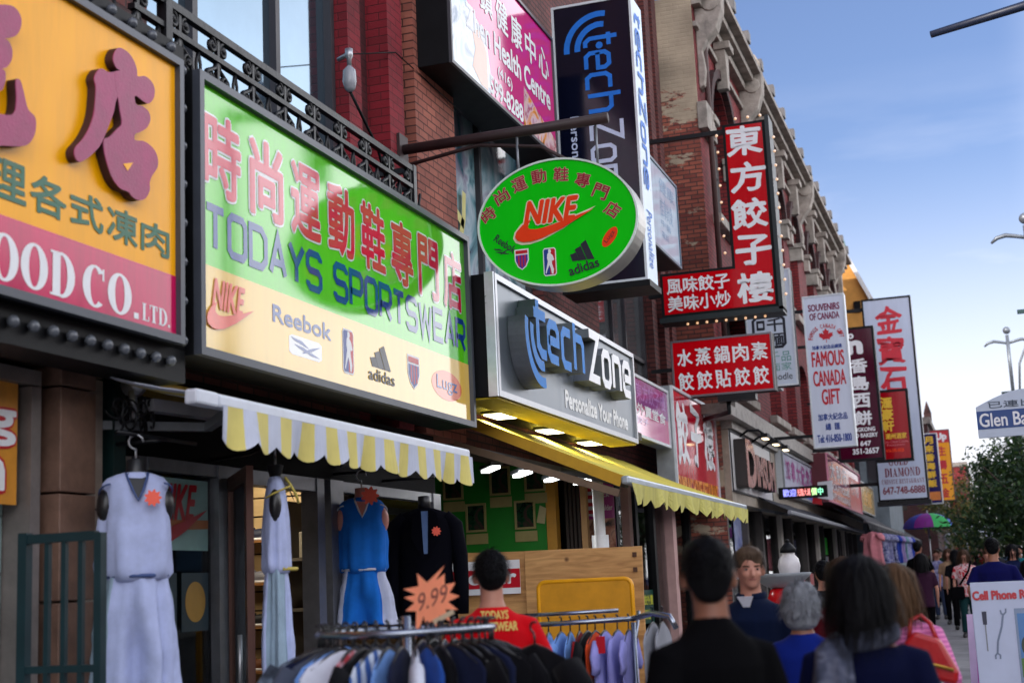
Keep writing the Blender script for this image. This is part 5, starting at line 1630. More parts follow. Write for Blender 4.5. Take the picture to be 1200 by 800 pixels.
for i, ch in enumerate('大利行'): lettering(P, ch, .08 + i * .17, .2 + i * .17, .52, .9, INK_W, t, bold=.03)
lettering(P, 'BOUTIQUE', .07, .58, .26, .42, INK_W, t, bold=.03)
lettering(P, 'GIFT WHOLESALE', .07, .6, .08, .2, INK_W, t, bold=.03)
lettering(P, '批發', .68, .95, .38, .74, MATS['faded_pink'], t, bold=.03)
t, P = sign_box('shop_sign', 'small yellow brown fascia sign beyond the maroon box sign', face_x(-3.7, 44.2, 49.4, 3.45, 4.4), .3, swirl('gold_brown', [c8(90, 66, 30), c8(170, 130, 40), c8(190, 160, 90), c8(120, 90, 50)], 1.4, .2), CASE, CASEG, fw=.04)
lettering(P, '金龍', .2, .8, .25, .8, pm('ink_dullgold', c8(206, 150, 30), rough=.3), t, bold=.04)
# small flag-like notice hanging by the LED strip
FB = face_y(29.2, -3.28, -2.86, 2.98, 3.6)
t = thing('banner', 'small white and red cloth notice hanging beside the light strip', 'banner', FB.p(.21, 0))
mb = MB(); mb.prism([(0, .16), (.3, .1), (.32, .5), (.02, .48)], FB.O, FB.R, FB.U, FB.N, -.01, 0); mb.build('cloth', pm('notice_cloth', c8(206, 206, 216)), t)
poly_part(FB, [(-.3, .1), (.2, .02), (.16, .22), (-.24, .28)], INK_R, t, .002, name='red_corner')
# ------------------------------------------------------------------ awnings
def scallop_sheet(y0, y1, x, ztop, drop, period, kind, seed=1):
    """Hanging valance outline along y with scallops or points, slightly rippled."""
    rr = random.Random(seed)
    pts = []
    n = max(1, round((y1 - y0) / period)); p = (y1 - y0) / n
    if kind == 'scallop':
        for k in range(n):
            for j in range(8):
                u = j / 8
                pts.append((y0 + (k + u) * p, ztop - drop + .055 * (1 - sin(pi * u))))
    else:
        for k in range(n):
            d = .012 * rr.random()
            pts.append((y0 + k * p, ztop - drop + .085)); pts.append((y0 + (k + .42) * p, ztop - drop + d))
            pts.append((y0 + (k + .62) * p, ztop - drop + .015 + d))
    pts.append((y1, ztop - drop + .03))
    mb = MB()
    vs_, fs = [], []
    for i, (y, z) in enumerate(pts):
        w = .016 * sin(y * 7.3 + sin(y * 2.1)) + .010 * sin(y * 19 + 2 * sin(y * 3))
        vs_ += [(x + w * .4, y, ztop), (x + w, y, (ztop + z) / 2), (x + w * 1.8, y, z)]
    N = len(pts)
    k = len(vs_)
    vs_ += [(v[0] - .004, v[1], v[2]) for v in vs_]
    for i in range(N - 1):
        for j in (0, 1):
            a, b = i * 3 + j, (i + 1) * 3 + j
            fs.append((a + 1, b + 1, b, a)); fs.append((k + a, k + b, k + b + 1, k + a + 1))
    mb.add(vs_, fs)
    return mb

def awning(label, y0, y1, xf, zf, xw, zw, bar_mat, top_mat, val_mat, drop, period, kind, z1=None, bar=.072, skew=0.0):
    t = thing('awning', label, 'awning', ((xf + xw) / 2, (y0 + y1) / 2, zf))
    mb = MB(); mb.box(xf - bar * .6, xf + bar * .5, y0, y1, zf - bar * .5, zf + bar * .6); b = mb.build('front_bar', bar_mat, t, bevel=.02)
    mb = MB()
    n = 24
    vs_, fs = [], []
    for i in range(n + 1):
        u = i / n; y = y0 + .02 + (y1 - y0 - .04) * u
        for j in range(7):
            v = j / 6
            sag = -.05 * sin(pi * v) * (.6 + .4 * abs(sin(u * pi * 4))) + .008 * sin(u * 41 + 3 * v) * v
            vs_.append((xf - .02 + (xw - xf) * v, y - skew * v, zf + .05 + (zw - zf) * v + sag))
    for i in range(n):
        for j in range(6):
            a = i * 7 + j; fs.append((a, a + 7, a + 8, a + 1))
    k = len(vs_)
    vs_ += [(a, b_, c - .006) for a, b_, c in vs_]
    fs += [tuple(k + q for q in f[::-1]) for f in fs]
    for i in range(n): fs.append((i * 7, k + i * 7, k + (i + 1) * 7, (i + 1) * 7))
    for j in range(6): fs.append((j + 1, k + j + 1, k + j, j))
    mb.add(vs_, fs, 0, True)
    mb.build('canopy', top_mat, t)
    if val_mat: scallop_sheet(y0 + .03, y1, xf + bar * .5 + .012, zf - bar * .3, drop, period, kind).build('valance', val_mat, t)
    mb = MB()
    for y in (y0 + .25, y1 - .35):
        mb.beam((xf - .05, y, zf - .03), ((xf + xw) / 2, y + .5, (zf + zw) / 2 - .16), .05, .05); mb.beam(((xf + xw) / 2, y + .5, (zf + zw) / 2 - .16), (xw, y + .05, zw - .28), .05, .05)
    build_each(mb, 'folding_arm', ALUD, t)
    return t

YEL, WHT = c8(212, 198, 112), c8(190, 196, 214)
t = awning('yellow and white striped awning with a scalloped edge under the green sign', 6.62, 10.5, -3.9, 2.665, -4.86, 2.92, pm('awning_bar_white', c8(206, 212, 224), rough=.35, var=.08),
           stripes('stripe_top', YEL, WHT, 1, .296), stripes('stripe_valance', YEL, WHT, 1, .296, phase=.28), .235, .296, 'scallop')
mb = MB(); mb.box(-3.945, -3.862, 6.40, 6.62, 2.628, 2.71); mb.build('bar_end', MATS['awning_bar_white'], t, bevel=.015)
mb = MB(); mb.tube([(-4.62, 6.98, 2.86), (-4.62, 11.0, 2.86)], .055, 12); mb.build('roller', pm('roller_mustard', c8(150, 120, 40), rough=.7, var=.3), t)
mb = MB(); mb.tube([(-4.62, 6.93, 2.86), (-4.62, 6.99, 2.86)], .07, 12); mb.tube([(-4.62, 6.94, 2.82), (-4.6, 6.94, 2.7)], .025, 8); mb.ball((-4.6, 6.94, 2.68), .03)
mb.build('crank_end', ALU, t)
mb = MB(); mb.beam((-4.55, 7.0, 2.74), (-4.25, 8.4, 2.72), .09, .07); mb.build('support_arm', pm('arm_grey', c8(150, 150, 158), rough=.4), t)
YG = pm('awning_yellow', c8(206, 192, 70), rough=.75, var=.2, scale=1.5, stretch=(.5, 3, .5), bump=.15, bscale=6)
t = awning('plain yellow awning with a pointed edge under the grey sign', 12.85, 19.55, -3.2, 2.555, -4.86, 3.28, pm('awning_bar_silver', c8(176, 186, 196), rough=.3, metal=.4), YG,
           pm('awning_valance', c8(196, 188, 100), rough=.85, var=.25, scale=3, stretch=(1, 2, .3)), .21, .42, 'point')
mb = MB(); mb.prism([(-3.22, 2.6), (-4.86, 3.33), (-4.86, 3.22), (-3.26, 2.5)], (0, 12.86, 0), (1, 0, 0), (0, 0, 1), (0, -1, 0), -.012, 0); mb.build('side_flap', pm('awning_side', c8(196, 150, 40), rough=.8), t)
mb = MB(); mb.beam((-4.84, 12.72, 3.0), (-3.28, 12.92, 2.44), .09, .07); mb.build('support_arm', pm('arm_brown', c8(104, 82, 62), rough=.6, var=.3), t)
awning('dark navy awning with a grey front bar beyond the copper letter sign', 26.8, 42.5, -3.55, 2.78, -4.3, 3.2, pm('awning_bar_grey', c8(128, 130, 138), rough=.4), pm('awning_navy', c8(16, 20, 38), rough=.8), None, 0, 1, '')
awning('long dark awning sheltering the clothes racks', 37.2, 74, -3.05, 2.90, -4.4, 3.9, pm('awning_bar_dark', c8(64, 62, 68), rough=.5), pm('awning_black', c8(22, 24, 36), rough=.8), pm('valance_black', c8(18, 18, 28), rough=.8), .2, .6, 'point')

# ------------------------------------------------------------------ wrought iron balcony rail
def spiral(c, r, turns, a0, ax, n=26, sgn=1):
    return [Vector(c) + Vector(ax) * (r * (1 - .8 * k / n) * cos(a0 + sgn * turns * 2 * pi * k / n)) + Vector((0, 0, 1)) * (r * (1 - .8 * k / n) * sin(a0 + sgn * turns * 2 * pi * k / n)) for k in range(n + 1)]
t = thing('balcony_railing', 'black wrought iron balcony railing with scrolls above the green sign', 'railing', (-4.47, 9, 4.3))
xr = -4.47
mb = MB()
for z, h in ((5.225, .05), (5.06, .035), (4.36, .04)):
    mb.box(xr - .025, xr + .025, 6.7, 10.98, z - h / 2, z + h / 2); mb.box(-4.93, xr, 10.93, 10.98, z - h / 2, z + h / 2)
build_each(mb, 'rail', BLACKM, t)
mb = MB()
ys = [6.75 + .46 * k for k in range(10)]
for k, y in enumerate(ys): mb.box(xr - .014, xr + .014, y - .014, y + .014, 4.3, 5.2)
mb.box(xr - .03, xr + .03, 10.92, 10.985, 4.2, 5.26); mb.box(xr - .035, xr + .035, 7.02, 7.09, 4.2, 5.6)
build_each(mb, 'post', BLACKM, t)
mb = MB()
A = (0, 1, 0)
for y in ys:
    for s in (-1, 1):
        c = y + s * .07
        mb.tube(spiral((xr, c, 5.145), .052, 1.3, pi / 2, A, sgn=s), .017, 6)
        mb.ball((xr, c, 5.145), .024, n=8, m=6)
        mb.tube([(xr, y + s * .012, 5.05), (xr, y + s * .03, 5.0), (xr, y + s * .13, 4.95), (xr, y + s * .19, 4.74), (xr, y + s * .12, 4.55), (xr, y + s * .02, 4.5)], .017, 6)
        mb.tube(spiral((xr, y + s * .10, 4.93), .055, 1.2, -pi / 2, A, sgn=-s), .015, 6)
        mb.ball((xr, y + s * .10, 4.93), .022, n=8, m=6)
        mb.tube([(xr, y + s * .23, 5.05), (xr, y + s * .205, 4.96), (xr, y + s * .215, 4.6), (xr, y + s * .23, 4.4)], .012, 6)
for k in range(3):
    x = -4.6 - .12 * k
    mb.tube(spiral((x, 10.955, 5.1), .055, 1.3, pi / 2, (1, 0, 0)), .011, 6); mb.tube(spiral((x, 10.955, 4.8), .06, 1.3, -pi / 2, (1, 0, 0)), .011, 6)
    mb.box(x + .05, x + .07, 10.94, 10.97, 4.3, 5.2)
mb.build('scrollwork', BLACKM, t)
mb = MB(); mb.box(-4.93, -4.42, 6.7, 11.0, 4.2, 4.28); mb.build('balcony_floor', BLACKM, t)
t = thing('cable_insulator', 'grey porcelain cable insulator with a trailing cable on the red pilaster', 'insulator', (-4.75, 10.3, 5.7))
mb = MB(); mb.tube([(-4.86, 10.34, 6.08), (-4.74, 10.3, 6.1)], .02, 6); mb.tube([(-4.74, 10.3, 6.14), (-4.74, 10.3, 6.08), (-4.74, 10.3, 6.05), (-4.74, 10.3, 5.98)], [.035, .035, .02, .02], 8)
mb.build('clamp', ALU, t)
mb = MB(); mb.tube([(-4.74, 10.3, 5.99), (-4.74, 10.3, 5.95), (-4.74, 10.3, 5.85), (-4.74, 10.3, 5.79), (-4.74, 10.3, 5.76)], [.02, .055, .06, .045, .02], 12); mb.build('insulator_body', pm('porcelain', c8(150, 152, 160), rough=.25), t)
mb = MB(); mb.tube([(-4.74, 10.3, 5.77), (-4.72, 10.5, 5.6), (-4.7, 10.75, 5.4), (-4.68, 10.9, 5.1)], .014, 6); mb.tube([(-4.78, 10.3, 6.1), (-4.86, 11.6, 6.6), (-4.8, 13.2, 6.5)], .006, 5); build_each(mb, 'cable', BLACK, t)

# ------------------------------------------------------------------ things at the left shop fronts
t = thing('railing', 'dark green metal railing with upright bars at far left', 'railing', (-4.35, 5.9, 0.06))
GM = pm('green_rail', c8(16, 44, 50), rough=.35, var=.2)
mb = MB(); mb.box(-4.56, -4.51, 5.87, 5.92, .06, 1.98); mb.box(-4.12, -4.08, 5.87, 5.92, .06, 1.96); build_each(mb, 'post', GM, t)
mb = MB(); mb.box(-4.51, -4.12, 5.875, 5.915, 1.925, 1.97); mb.box(-4.51, -4.12, 5.875, 5.915, 1.30, 1.335); mb.box(-4.51, -4.12, 5.875, 5.915, .2, .235); build_each(mb, 'rail', GM, t)
for k in range(3):
    x = -4.40 + .097 * k
    mb = MB(); mb.box(x - .013, x + .013, 5.882, 5.908, .235, 1.925); mb.build('bar', GM, t)
Fo = face_x(-4.83, 4.6, 6.2, 2.15, 2.80)
t = thing('menu_board', 'ochre board with white and red lettering over the tiled cafe wall', 'sign', Fo.p(.8, 0))
mb = MB(); mb.prism([(0, 0), (1.6, 0), (1.6, .65), (0, .65)], Fo.O, Fo.R, Fo.U, Fo.N, -.03, 0); mb.build('board', pm('ochre_board', c8(206, 138, 44), rough=.4, var=.2), t)
for s, u0, u1, v0, v1 in (('Being', .25, .985, .47, .84), ('n', .78, .93, .12, .36)):
    lettering(Fo, s, u0, u1, v0, v1, INK_W, t, bold=.03, outline=(.08, INK_R))
# open shop door
t = thing('shop_door', 'open glass shop door with a bronze edge beside the doorway', 'door', (-4.62, 8.12, .1))
d = Vector((.56, -.74, 0)).normalized(); nrm = Vector((d.y, -d.x, 0)); O = Vector((-4.86, 8.46, 0))
def dbox(a0, a1, z0, z1, th=.045):
    m_ = MB(); m_.obox(O + d * (a0 + a1) / 2 + Vector((0, 0, (z0 + z1) / 2)), d, (0, 0, 1), nrm, a1 - a0, z1 - z0, th); return m_
BRZ = pm('bronze_edge', c8(96, 64, 56), rough=.4, metal=.4)
mb = MB()
for (a0, a1, z0, z1) in ((0, .07, .12, 2.42), (.86, .95, .12, 2.42), (.07, .86, .12, .35), (.07, .86, 2.33, 2.42)):
    q = dbox(a0, a1, z0, z1); mb.add(q.v, q.f)
mb.build('door_frame', BRZ, t)
dbox(.07, .86, .35, 2.33, .008).build('pane', GL_SHOP, t)
mb = MB(); p0 = O + d * .8 + nrm * .05; mb.tube([p0 + Vector((0, 0, 1.0)), p0 + Vector((0, 0, 1.4))], .015, 8); mb.build('handle', ALU, t)

# shelves of shoes on the slat wall
def shoe(y, x, z, col, lbl, heading=0.0):
    t = thing('shoe', lbl, 'shoe', (x, y, z), heading, 'shoes on the slat wall')
    mb = MB()
    mb.tube([(-.13, 0, .035), (-.08, 0, .05), (0, 0, .055), (.08, 0, .035), (.13, 0, .025)], [(.035, .03), (.04, .045), (.042, .05), (.042, .032), (.03, .02)], 10)
    mb.tube([(-.09, 0, .05), (-.09, 0, .11)], [.045, .04], 10)
    mb.build('upper', col, t, local=True)
    mb = MB(); mb.rings([(0, 0, 0, .14, .045), (0, 0, .02, .14, .045)], 16); mb.build('sole', INK_W, t, local=True)
    return t
t = thing('shoe_shelf', 'sloping wooden shelves hooked on the slat wall in the doorway', 'shelf', (-5.7, 11.2, .9))
mb = MB()
for z in (1.0, 1.38, 1.75, 2.12): mb.box(-6.3, -5.3, 11.05, 11.3, z - .02, z)
mb.build('shelf_board', pm('shelf_wood', c8(150, 104, 60), rough=.5), t)
SHC = [pm('shoe_brown', c8(120, 70, 36)), pm('shoe_black', c8(20, 20, 24)), pm('shoe_grey', c8(120, 120, 130)), pm('shoe_navy', c8(30, 36, 60))]
nm = ['brown', 'black', 'grey', 'navy']
for r_, z in enumerate((1.0, 1.38, 1.75, 2.12)):
    for k in range(3):
        q = (r_ + k * 2) % 4
        shoe(11.15, -6.1 + .33 * k, z + .004, SHC[q], '%s shoe on the %s slat wall shelf, %s' % (nm[q], ('lowest', 'second', 'third', 'top')[r_], ('left', 'middle', 'right')[k]), .3)
for k, (x, z) in enumerate(((-5.75, 2.05), (-5.72, 1.3), (-5.70, .93))):
    mb = MB(); mb.prism([(-.05, -.04), (.05, -.035), (.055, .04), (-.04, .045)], (x, 11.04, z), (1, 0, 0), (0, 0, 1), (0, -1, 0), -.004, 0)
    tag(mb.build('price_tag', pm('neon_green', c8(120, 230, 40), rough=.5)), ('neon green price tag on the top shoe shelf', 'neon green price tag on the middle shoe shelf', 'neon green price tag on the lowest shoe shelf')[k], 'price tag', 'neon price tags on the shoe shelves')
for k, (x, y) in enumerate(((-5.6, 9.6), (-5.9, 10.5))):
    l_ = thing('ceiling_light', ('round white shop light just inside the doorway', 'round white shop light deeper inside the doorway')[k], 'ceiling light', (x, y, 2.8), 0, 'shop lights in the doorway')
    mb = MB(); mb.tube([(x + .16 * cos(a * pi / 8), y + .16 * sin(a * pi / 8), 2.84) for a in range(16)], .03, 8, closed=True); mb.build('lamp', lamp_mat('ring_lamp', (1, .93, .8), 10), l_)
    mb = MB(); mb.box(x - .05, x + .05, y - .05, y + .05, 2.86, 2.9); mb.build('base', WHITEP, l_)
    ld = bpy.data.lights.new('shop_lamp', 'POINT'); ld.energy = 16; ld.color = (1, .85, .62); ld.shadow_soft_size = .15
    lo = bpy.data.objects.new('shop_lamp', ld); COL.objects.link(lo); lo.parent = l_; lo.location = (0, 0, -.1)
# stickers on the left pane
Fg = face_x(-4.902, 7.47, 8.28, 1.0, 2.42)
t = thing('window_sticker', 'red and white sports sticker on the shop window behind the white jersey', 'sticker', Fg.p(.4, .6))
poly_part(Fg, [(.05, .66), (.95, .66), (.95, .98), (.05, .98)], pm('sticker_mint', c8(150, 190, 186), rough=.3), t, .001, name='backing')
poly_part(Fg, [(.05, .74), (.95, .76), (.95, .80), (.05, .79)], pm('sticker_gold', c8(190, 110, 50), rough=.3), t, .003, name='stripe')
swoosh_logo(Fg, .08, .92, .68, .95, INK_R, t)
t = thing('window_poster', 'round ball poster pair low on the shop window behind the white jersey', 'poster', Fg.p(.4, .3))
for k, u in enumerate((.08, .55)):
    poly_part(Fg, [(u, .3), (u + .4, .3), (u + .4, .56), (u, .56)], pm('poster_dark', c8(40, 60, 70), rough=.3), t, .001, name='poster')
    poly_part(Fg, ellipse(u + .2, .43, .15, .09), (pm('ball_grey', c8(150, 165, 170), rough=.4), pm('ball_orange', c8(176, 130, 50), rough=.4))[k], t, .003, name='ball_print')

# ------------------------------------------------------------------ display clothes
def cloth(name, col, var=.16, rough=.9, **k): return pm(name, col, rough=rough, var=var, scale=7, bump=.2, bscale=9, sheen=.04, spec=.1, **k)
def drape(secs, n=40, fold=.02, k=7, seed=0, waves=1.0, split=None, flat=1.0):
    """Cloth tube: (z, rx, ry, fold weight) from top to bottom, with vertical folds."""
    rr = random.Random(seed); ph = rr.random() * 6
    dense = []
    for p_, q_ in zip(secs[:-1], secs[1:]):
        m_ = max(1, min(6, int(abs(p_[0] - q_[0]) / .03)))
        p2, q2 = (tuple(p_) + (0, 0))[:6], (tuple(q_) + (0, 0))[:6]
        dense += [tuple(p2[k_] + (q2[k_] - p2[k_]) * i_ / m_ for k_ in range(6)) for i_ in range(m_)]
    secs = dense + [(tuple(secs[-1]) + (0, 0))[:6]]
    vs_, fs = [], []
    for (z, rx, ry, w, *c) in secs:
        cx, cy = (c + [0, 0])[:2]
        for i in range(n):
            a = 2 * pi * i / n
            f = w * fold * (.85 * sin(k * a + ph + z * 1.1) + .5 * sin((k * 2 + 1) * a + ph * 2 - z * 1.5) + .5 * noise.noise(Vector((cos(a) * 1.6 + ph, sin(a) * 1.6, z * 3.5))) + .35 * noise.noise(Vector((cos(a) * 4 + ph, sin(a) * 4, z * 13 + cos(a) * 3))))
            px_ = cx + (rx + f) * cos(a); py_ = (ry + f * .8) * sin(a) * flat
            if split and z < split: py_ *= 1 - .62 * min(1, (split - z) / .2) * math.exp(-(px_ / .045) ** 2)
            vs_.append((px_, cy + py_, z + .006 * w * sin(3 * a + ph)))
    N = len(secs)
    for i in range(N - 1):
        for j in range(n):
            j2 = (j + 1) % n
            fs.append((i * n + j, (i + 1) * n + j, (i + 1) * n + j2, i * n + j2))
    return vs_, fs

def torso_form(t, mat, h0, fl=1.0):
    mb = MB(); mb.rings([(0, 0, h0 - .72, .14, .1), (0, 0, h0 - .5, .13, .095), (0, 0, h0 - .3, .16, .105), (0, 0, h0 - .14, .17, .09), (0, 0, h0 - .10, .10, .065), (0, 0, h0 - .06, .058, .055), (0, 0, h0 + .03, .052, .05), (0, 0, h0 + .035, .04, .04)], 20)
    for s in (-1, 1): mb.ball((s * .158, -.005, h0 - .22), .05, .066, .10)
    mb.v = [Vector((p.x, p.y * (fl if p.z < h0 - .05 else 1), p.z)) for p in mb.v]
    mb.build('torso_form', mat, t, local=True)
    mb = MB()
    mb.tube([(0, 0, h0 + .02), (0, 0, h0 + .09)] + [(.04 * sin(a), 0, h0 + .13 - .04 * cos(a)) for a in [pi * k / 8 * 1.5 for k in range(9)]], .007, 6)
    mb.build('hook', ALU, t, local=True)

def jersey_set(label, loc, rotz, h0, main, side, form, trim, shorts_len=.62, seed=1, flat=1.0, flare=.245, one_side=False):
    """Sleeveless jersey over shorts on a hanging torso form; h0 = height of the neck above the origin."""
    t = thing('display_outfit', label, 'sports outfit', loc, rotz)
    torso_form(t, form, h0, flat * .92)
    # jersey: front and back panels joined at the sides, open V neck and arm holes
    z0 = h0 - .62
    secs = [(h0 - .04, .066, .056, 0), (h0 - .05, .105, .066, 0), (h0 - .07, .152, .078, .1), (h0 - .10, .178, .09, .2), (h0 - .17, .17, .11, .3), (h0 - .23, .172, .118, .5), (h0 - .30, .187, .126, .9), (h0 - .38, .19, .13, 1.2), (h0 - .5, .186, .13, 1.4), (z0 + .04, .188, .135, 1.6), (z0, .172, .12, .8), (z0 - .006, .15, .10, .4)]
    v, f = drape(secs, fold=.016, k=5, seed=seed, flat=flat)
    mb = MB(); mb.add(v, f, 0, True)
    j = mb.build('jersey', main, t, local=True)
    mb = MB()
    nv = [(.058, .052, h0 - .046), (.05, .078, h0 - .08), (.025, .118, h0 - .15), (0, .132, h0 - .20)]
    vv = [(a, b + .004, z) for a, b, z in nv] + [(-a, b + .004, z) for a, b, z in nv[-2::-1]]
    mb.add(vv, [tuple(range(len(vv)))]); mb.add([(a, b - .02, z) for a, b, z in vv], [tuple(range(len(vv)))[::-1]])
    mb.build('neck_opening', form, j, local=True)
    mb = MB(); mb.tube([Vector(q) + Vector((0, .002, 0)) for q in vv], .0075, 6)
    for s in (-1, 1): mb.tube([(s * (.15 + .045 * sin(a)), .088 * cos(a), h0 - .17 + .095 * cos(a * .5 + .2) - .03) for a in (-.2, .3, .8, 1.3, 1.8, 2.3)], .006, 6)
    mb.build('piping', trim, j, local=True)
    # shorts
    zt = z0 + .02
    secs = [(zt, .165, .11, .2), (zt - .05, .168, .115, .6), (zt - .2, .168 + (flare - .168) * .45, .13, 1), (zt - .4, .168 + (flare - .168) * .75, .145, 1.2), (zt - shorts_len, flare, .155, 1.3), (zt - shorts_len - .002, flare - .025, .13, 1.3)]
    v, f = drape(secs, n=64, fold=.026, k=6, seed=seed + 9, split=zt - .16, flat=flat)
    mb = MB(); mb.add(v, f, 0, True)
    def sidef(q):
        c = cos(2 * pi * (min(p_ % 64 for p_ in q) + .5) / 64) if max(p_ % 64 for p_ in q) - min(p_ % 64 for p_ in q) < 2 else 1.0
        return (c if one_side else abs(c)) > .70
    ks = [k for k, q in enumerate(mb.f) if sidef(q)]
    for k in ks: mb.mi[k] = 1
    s_ = mb.build('shorts', [main, side], t, local=True)
    mb = MB(); mb.tube([(-.165, .04, zt + .0), (-.06, .12, zt), (.06, .12, zt), (.165, .04, zt)], .011, 6); mb.build('waistband', trim, s_, local=True)
    return t

def flower_tag(loc, label, col, r=.055, rotz=0, nrm=(.55, -.83, 0)):
    N = Vector(nrm).normalized(); Rv = Vector((-N.y, N.x, 0))
    mb = MB(); pts = [(r * (1 + .18 * cos(9 * 2 * pi * k / 72)) * cos(2 * pi * k / 72), r * (1 + .18 * cos(9 * 2 * pi * k / 72)) * sin(2 * pi * k / 72)) for k in range(72)]
    mb.prism(pts, loc, Rv, (0, 0, 1), N, 0, .006)
    return tag(mb.build('price_tag', col), label, 'price tag')
NEON = pm('neon_orange', c8(250, 96, 70), rough=.5)
WJ = cloth('white_jersey', c8(178, 188, 226)); SILV = cloth('silver_side', c8(150, 172, 190)); FORMK = pm('black_form', (.012, .012, .014), rough=.35); BLUEPIPE = pm('blue_piping', c8(60, 80, 130))
def face_cam(x, y): return math.atan2(-x, y) + pi      # turn a figure's front (+Y) towards the viewer
a = math.atan2(-(-4.42), 6.68)
t1 = jersey_set('white basketball jersey and shorts on a black torso form, nearest the green railing', (-4.42, 6.68, 1.2), math.atan2(-4.42, -6.68) + .1, 1.16, WJ, SILV, FORMK, BLUEPIPE, .60, 3, flare=.212, one_side=True)
flower_tag((-4.26, 6.60, 2.17), 'orange flower tag pinned on the nearest white jersey', NEON, .04)
t2 = jersey_set('white jersey and shorts seen from the side on the open door edge', (-4.13, 7.74, 1.02), R(-62), 1.36, WJ, SILV, FORMK, pm('gold_piping', c8(200, 180, 80)), .72, 5, flat=.62, flare=.2, one_side=True)
t3 = jersey_set('bright blue jersey and shorts with white side panels', (-4.66, 10.15, 1.42), math.atan2(-4.66, -10.15), .98, cloth('blue_jersey', c8(30, 110, 206)), cloth('white_side', c8(190, 196, 222)), pm('flesh_form', c8(206, 140, 130), rough=.4), pm('white_piping', c8(200, 206, 220)), .42, 8, flare=.255)
flower_tag((-4.53, 10.02, 2.36), 'orange flower tag at the neck of the blue jersey', NEON, .062)
for k, (x, y, z0_, z1_) in enumerate(((-4.42, 6.68, 2.50, 2.95), (-4.13, 7.74, 2.5, 2.56), (-4.66, 10.15, 2.52, 2.95))):
    pass
# hanging rods that carry the outfits
t = thing('hanging_rod', 'thin dark rod under the striped awning carrying the display outfits', 'rod', (-4.5, 8.8, 2.5))
mb = MB(); mb.tube([(-4.42, 6.5, 2.53), (-4.42, 7.3, 2.53)], .012, 8); mb.tube([(-4.88, 7.0, 2.53), (-4.42, 7.0, 2.53)], .012, 8); mb.tube([(-4.13, 7.7, 2.54), (-4.5, 8.1, 2.54), (-4.9, 8.3, 2.54)], .012, 8)
mb.tube([(-4.9, 10.15, 2.56), (-4.62, 10.15, 2.56)], .012, 8); mb.tube([(-4.9, 11.1, 2.56), (-4.42, 11.1, 2.56)], .012, 8); build_each(mb, 'rod_bar', BLACKM, t)
mb = MB()
for k in range(14):
    mb.tube(spiral((-4.66 + .14 * random.random(), 6.75 + .3 * random.random(), 2.62 + .14 * random.random()), .05 + .04 * random.random(), 1.2, random.random() * 6, (random.random() - .3, .8, 0)), .007, 5)
tag(mb.build('spare_hangers', BLACKM), 'tangle of black spare hangers above the nearest white jersey', 'hangers')

# dark suit jacket
t = thing('suit_jacket', 'dark navy suit jacket on a form with an orange tag', 'jacket', (-4.5, 11.05, 1.2), math.atan2(-4.5, -11.05))
SUIT = pm('suit_cloth', (.0018, .002, .005), rough=.9, spec=.08, bump=.15, bscale=9)
mb = MB()
secs = [(1.10, .07, .06, 0), (1.06, .19, .085, .1), (1.0, .24, .11, .2), (.85, .235, .125, .4), (.6, .215, .12, .5), (.4, .235, .13, .7), (.15, .25, .14, 1), (.148, .22, .11, 1)]
v, f = drape(secs, fold=.01, k=4, seed=4); mb.add(v, f, 0, True)
for s in (-1, 1): mb.tube([(s * .16, 0, 1.02), (s * .245, 0, .95), (s * .285, .01, .7), (s * .29, .03, .45), (s * .285, .05, .22)], [.07, .075, .066, .06, .055], 12)
mb.build('jacket', SUIT, t, local=True)
mb = MB(); mb.prism([(-.06, 1.07), (.06, 1.07), (.015, .72), (-.015, .72)], (0, .122, 0), (-1, 0, 0), (0, 0, 1), (0, 1, 0), 0, .006); mb.build('shirt_front', pm('pale_blue_shirt', c8(90, 120, 170)), t, local=True)
mb = MB()
for s in (-1, 1): mb.prism([(s * .03, 1.09), (s * .10, 1.05), (s * .12, .86), (s * .015, .66)], (0, .126, 0), (-1, 0, 0), (0, 0, 1), (0, 1, 0), 0, .008)
mb.build('lapel', SUIT, t, local=True)
mb = MB(); mb.rings([(0, 0, 1.08, .055, .05), (0, 0, 1.2, .05, .048), (0, 0, 1.205, .03, .03)], 16); mb.build('torso_form', FORMK, t, local=True)
flower_tag((-4.36, 10.95, 2.1), 'orange tag on the lapel of the dark suit jacket', NEON, .035)

# ------------------------------------------------------------------ phone shop bay contents
GL_TUBE = lamp_mat('tube_glow', (.96, 1, .98), 4.0)
dirn = Vector((-.53, .85, 0))
for k, (x, y, z) in enumerate(((-4.9, 13.9, 2.84), (-4.6, 14.05, 2.78), (-4.3, 14.2, 2.72), (-4.02, 14.35, 2.68))):
    l_ = thing('tube_light', ('first white tube light from the left under the yellow awning', 'second white tube light from the left under the yellow awning', 'third white tube light from the left under the yellow awning', 'white tube light furthest right under the yellow awning')[k], 'tube light', (x, y, z), 0, 'tube lights in the phone shop')
    c = Vector((x, y, z))
    mb = MB(); mb.obox(c + Vector((0, 0, .035)), dirn, dirn.cross(Vector((0, 0, 1))), (0, 0, 1), .60, .12, .04); mb.build('fitting', ALUD, l_)
    mb = MB(); mb.obox(c, dirn, dirn.cross(Vector((0, 0, 1))), (0, 0, 1), .54, .085, .028); mb.build('lamp', GL_TUBE, l_)
    ld = bpy.data.lights.new('tube_lamp', 'AREA'); ld.energy = 5; ld.shape = 'RECTANGLE'; ld.size = .6; ld.size_y = .1
    lo = bpy.data.objects.new('tube_lamp', ld); COL.objects.link(lo); lo.parent = l_; lo.location = (0, 0, -.03)
FRM = pm('frame_tan', c8(150, 140, 90), rough=.5)
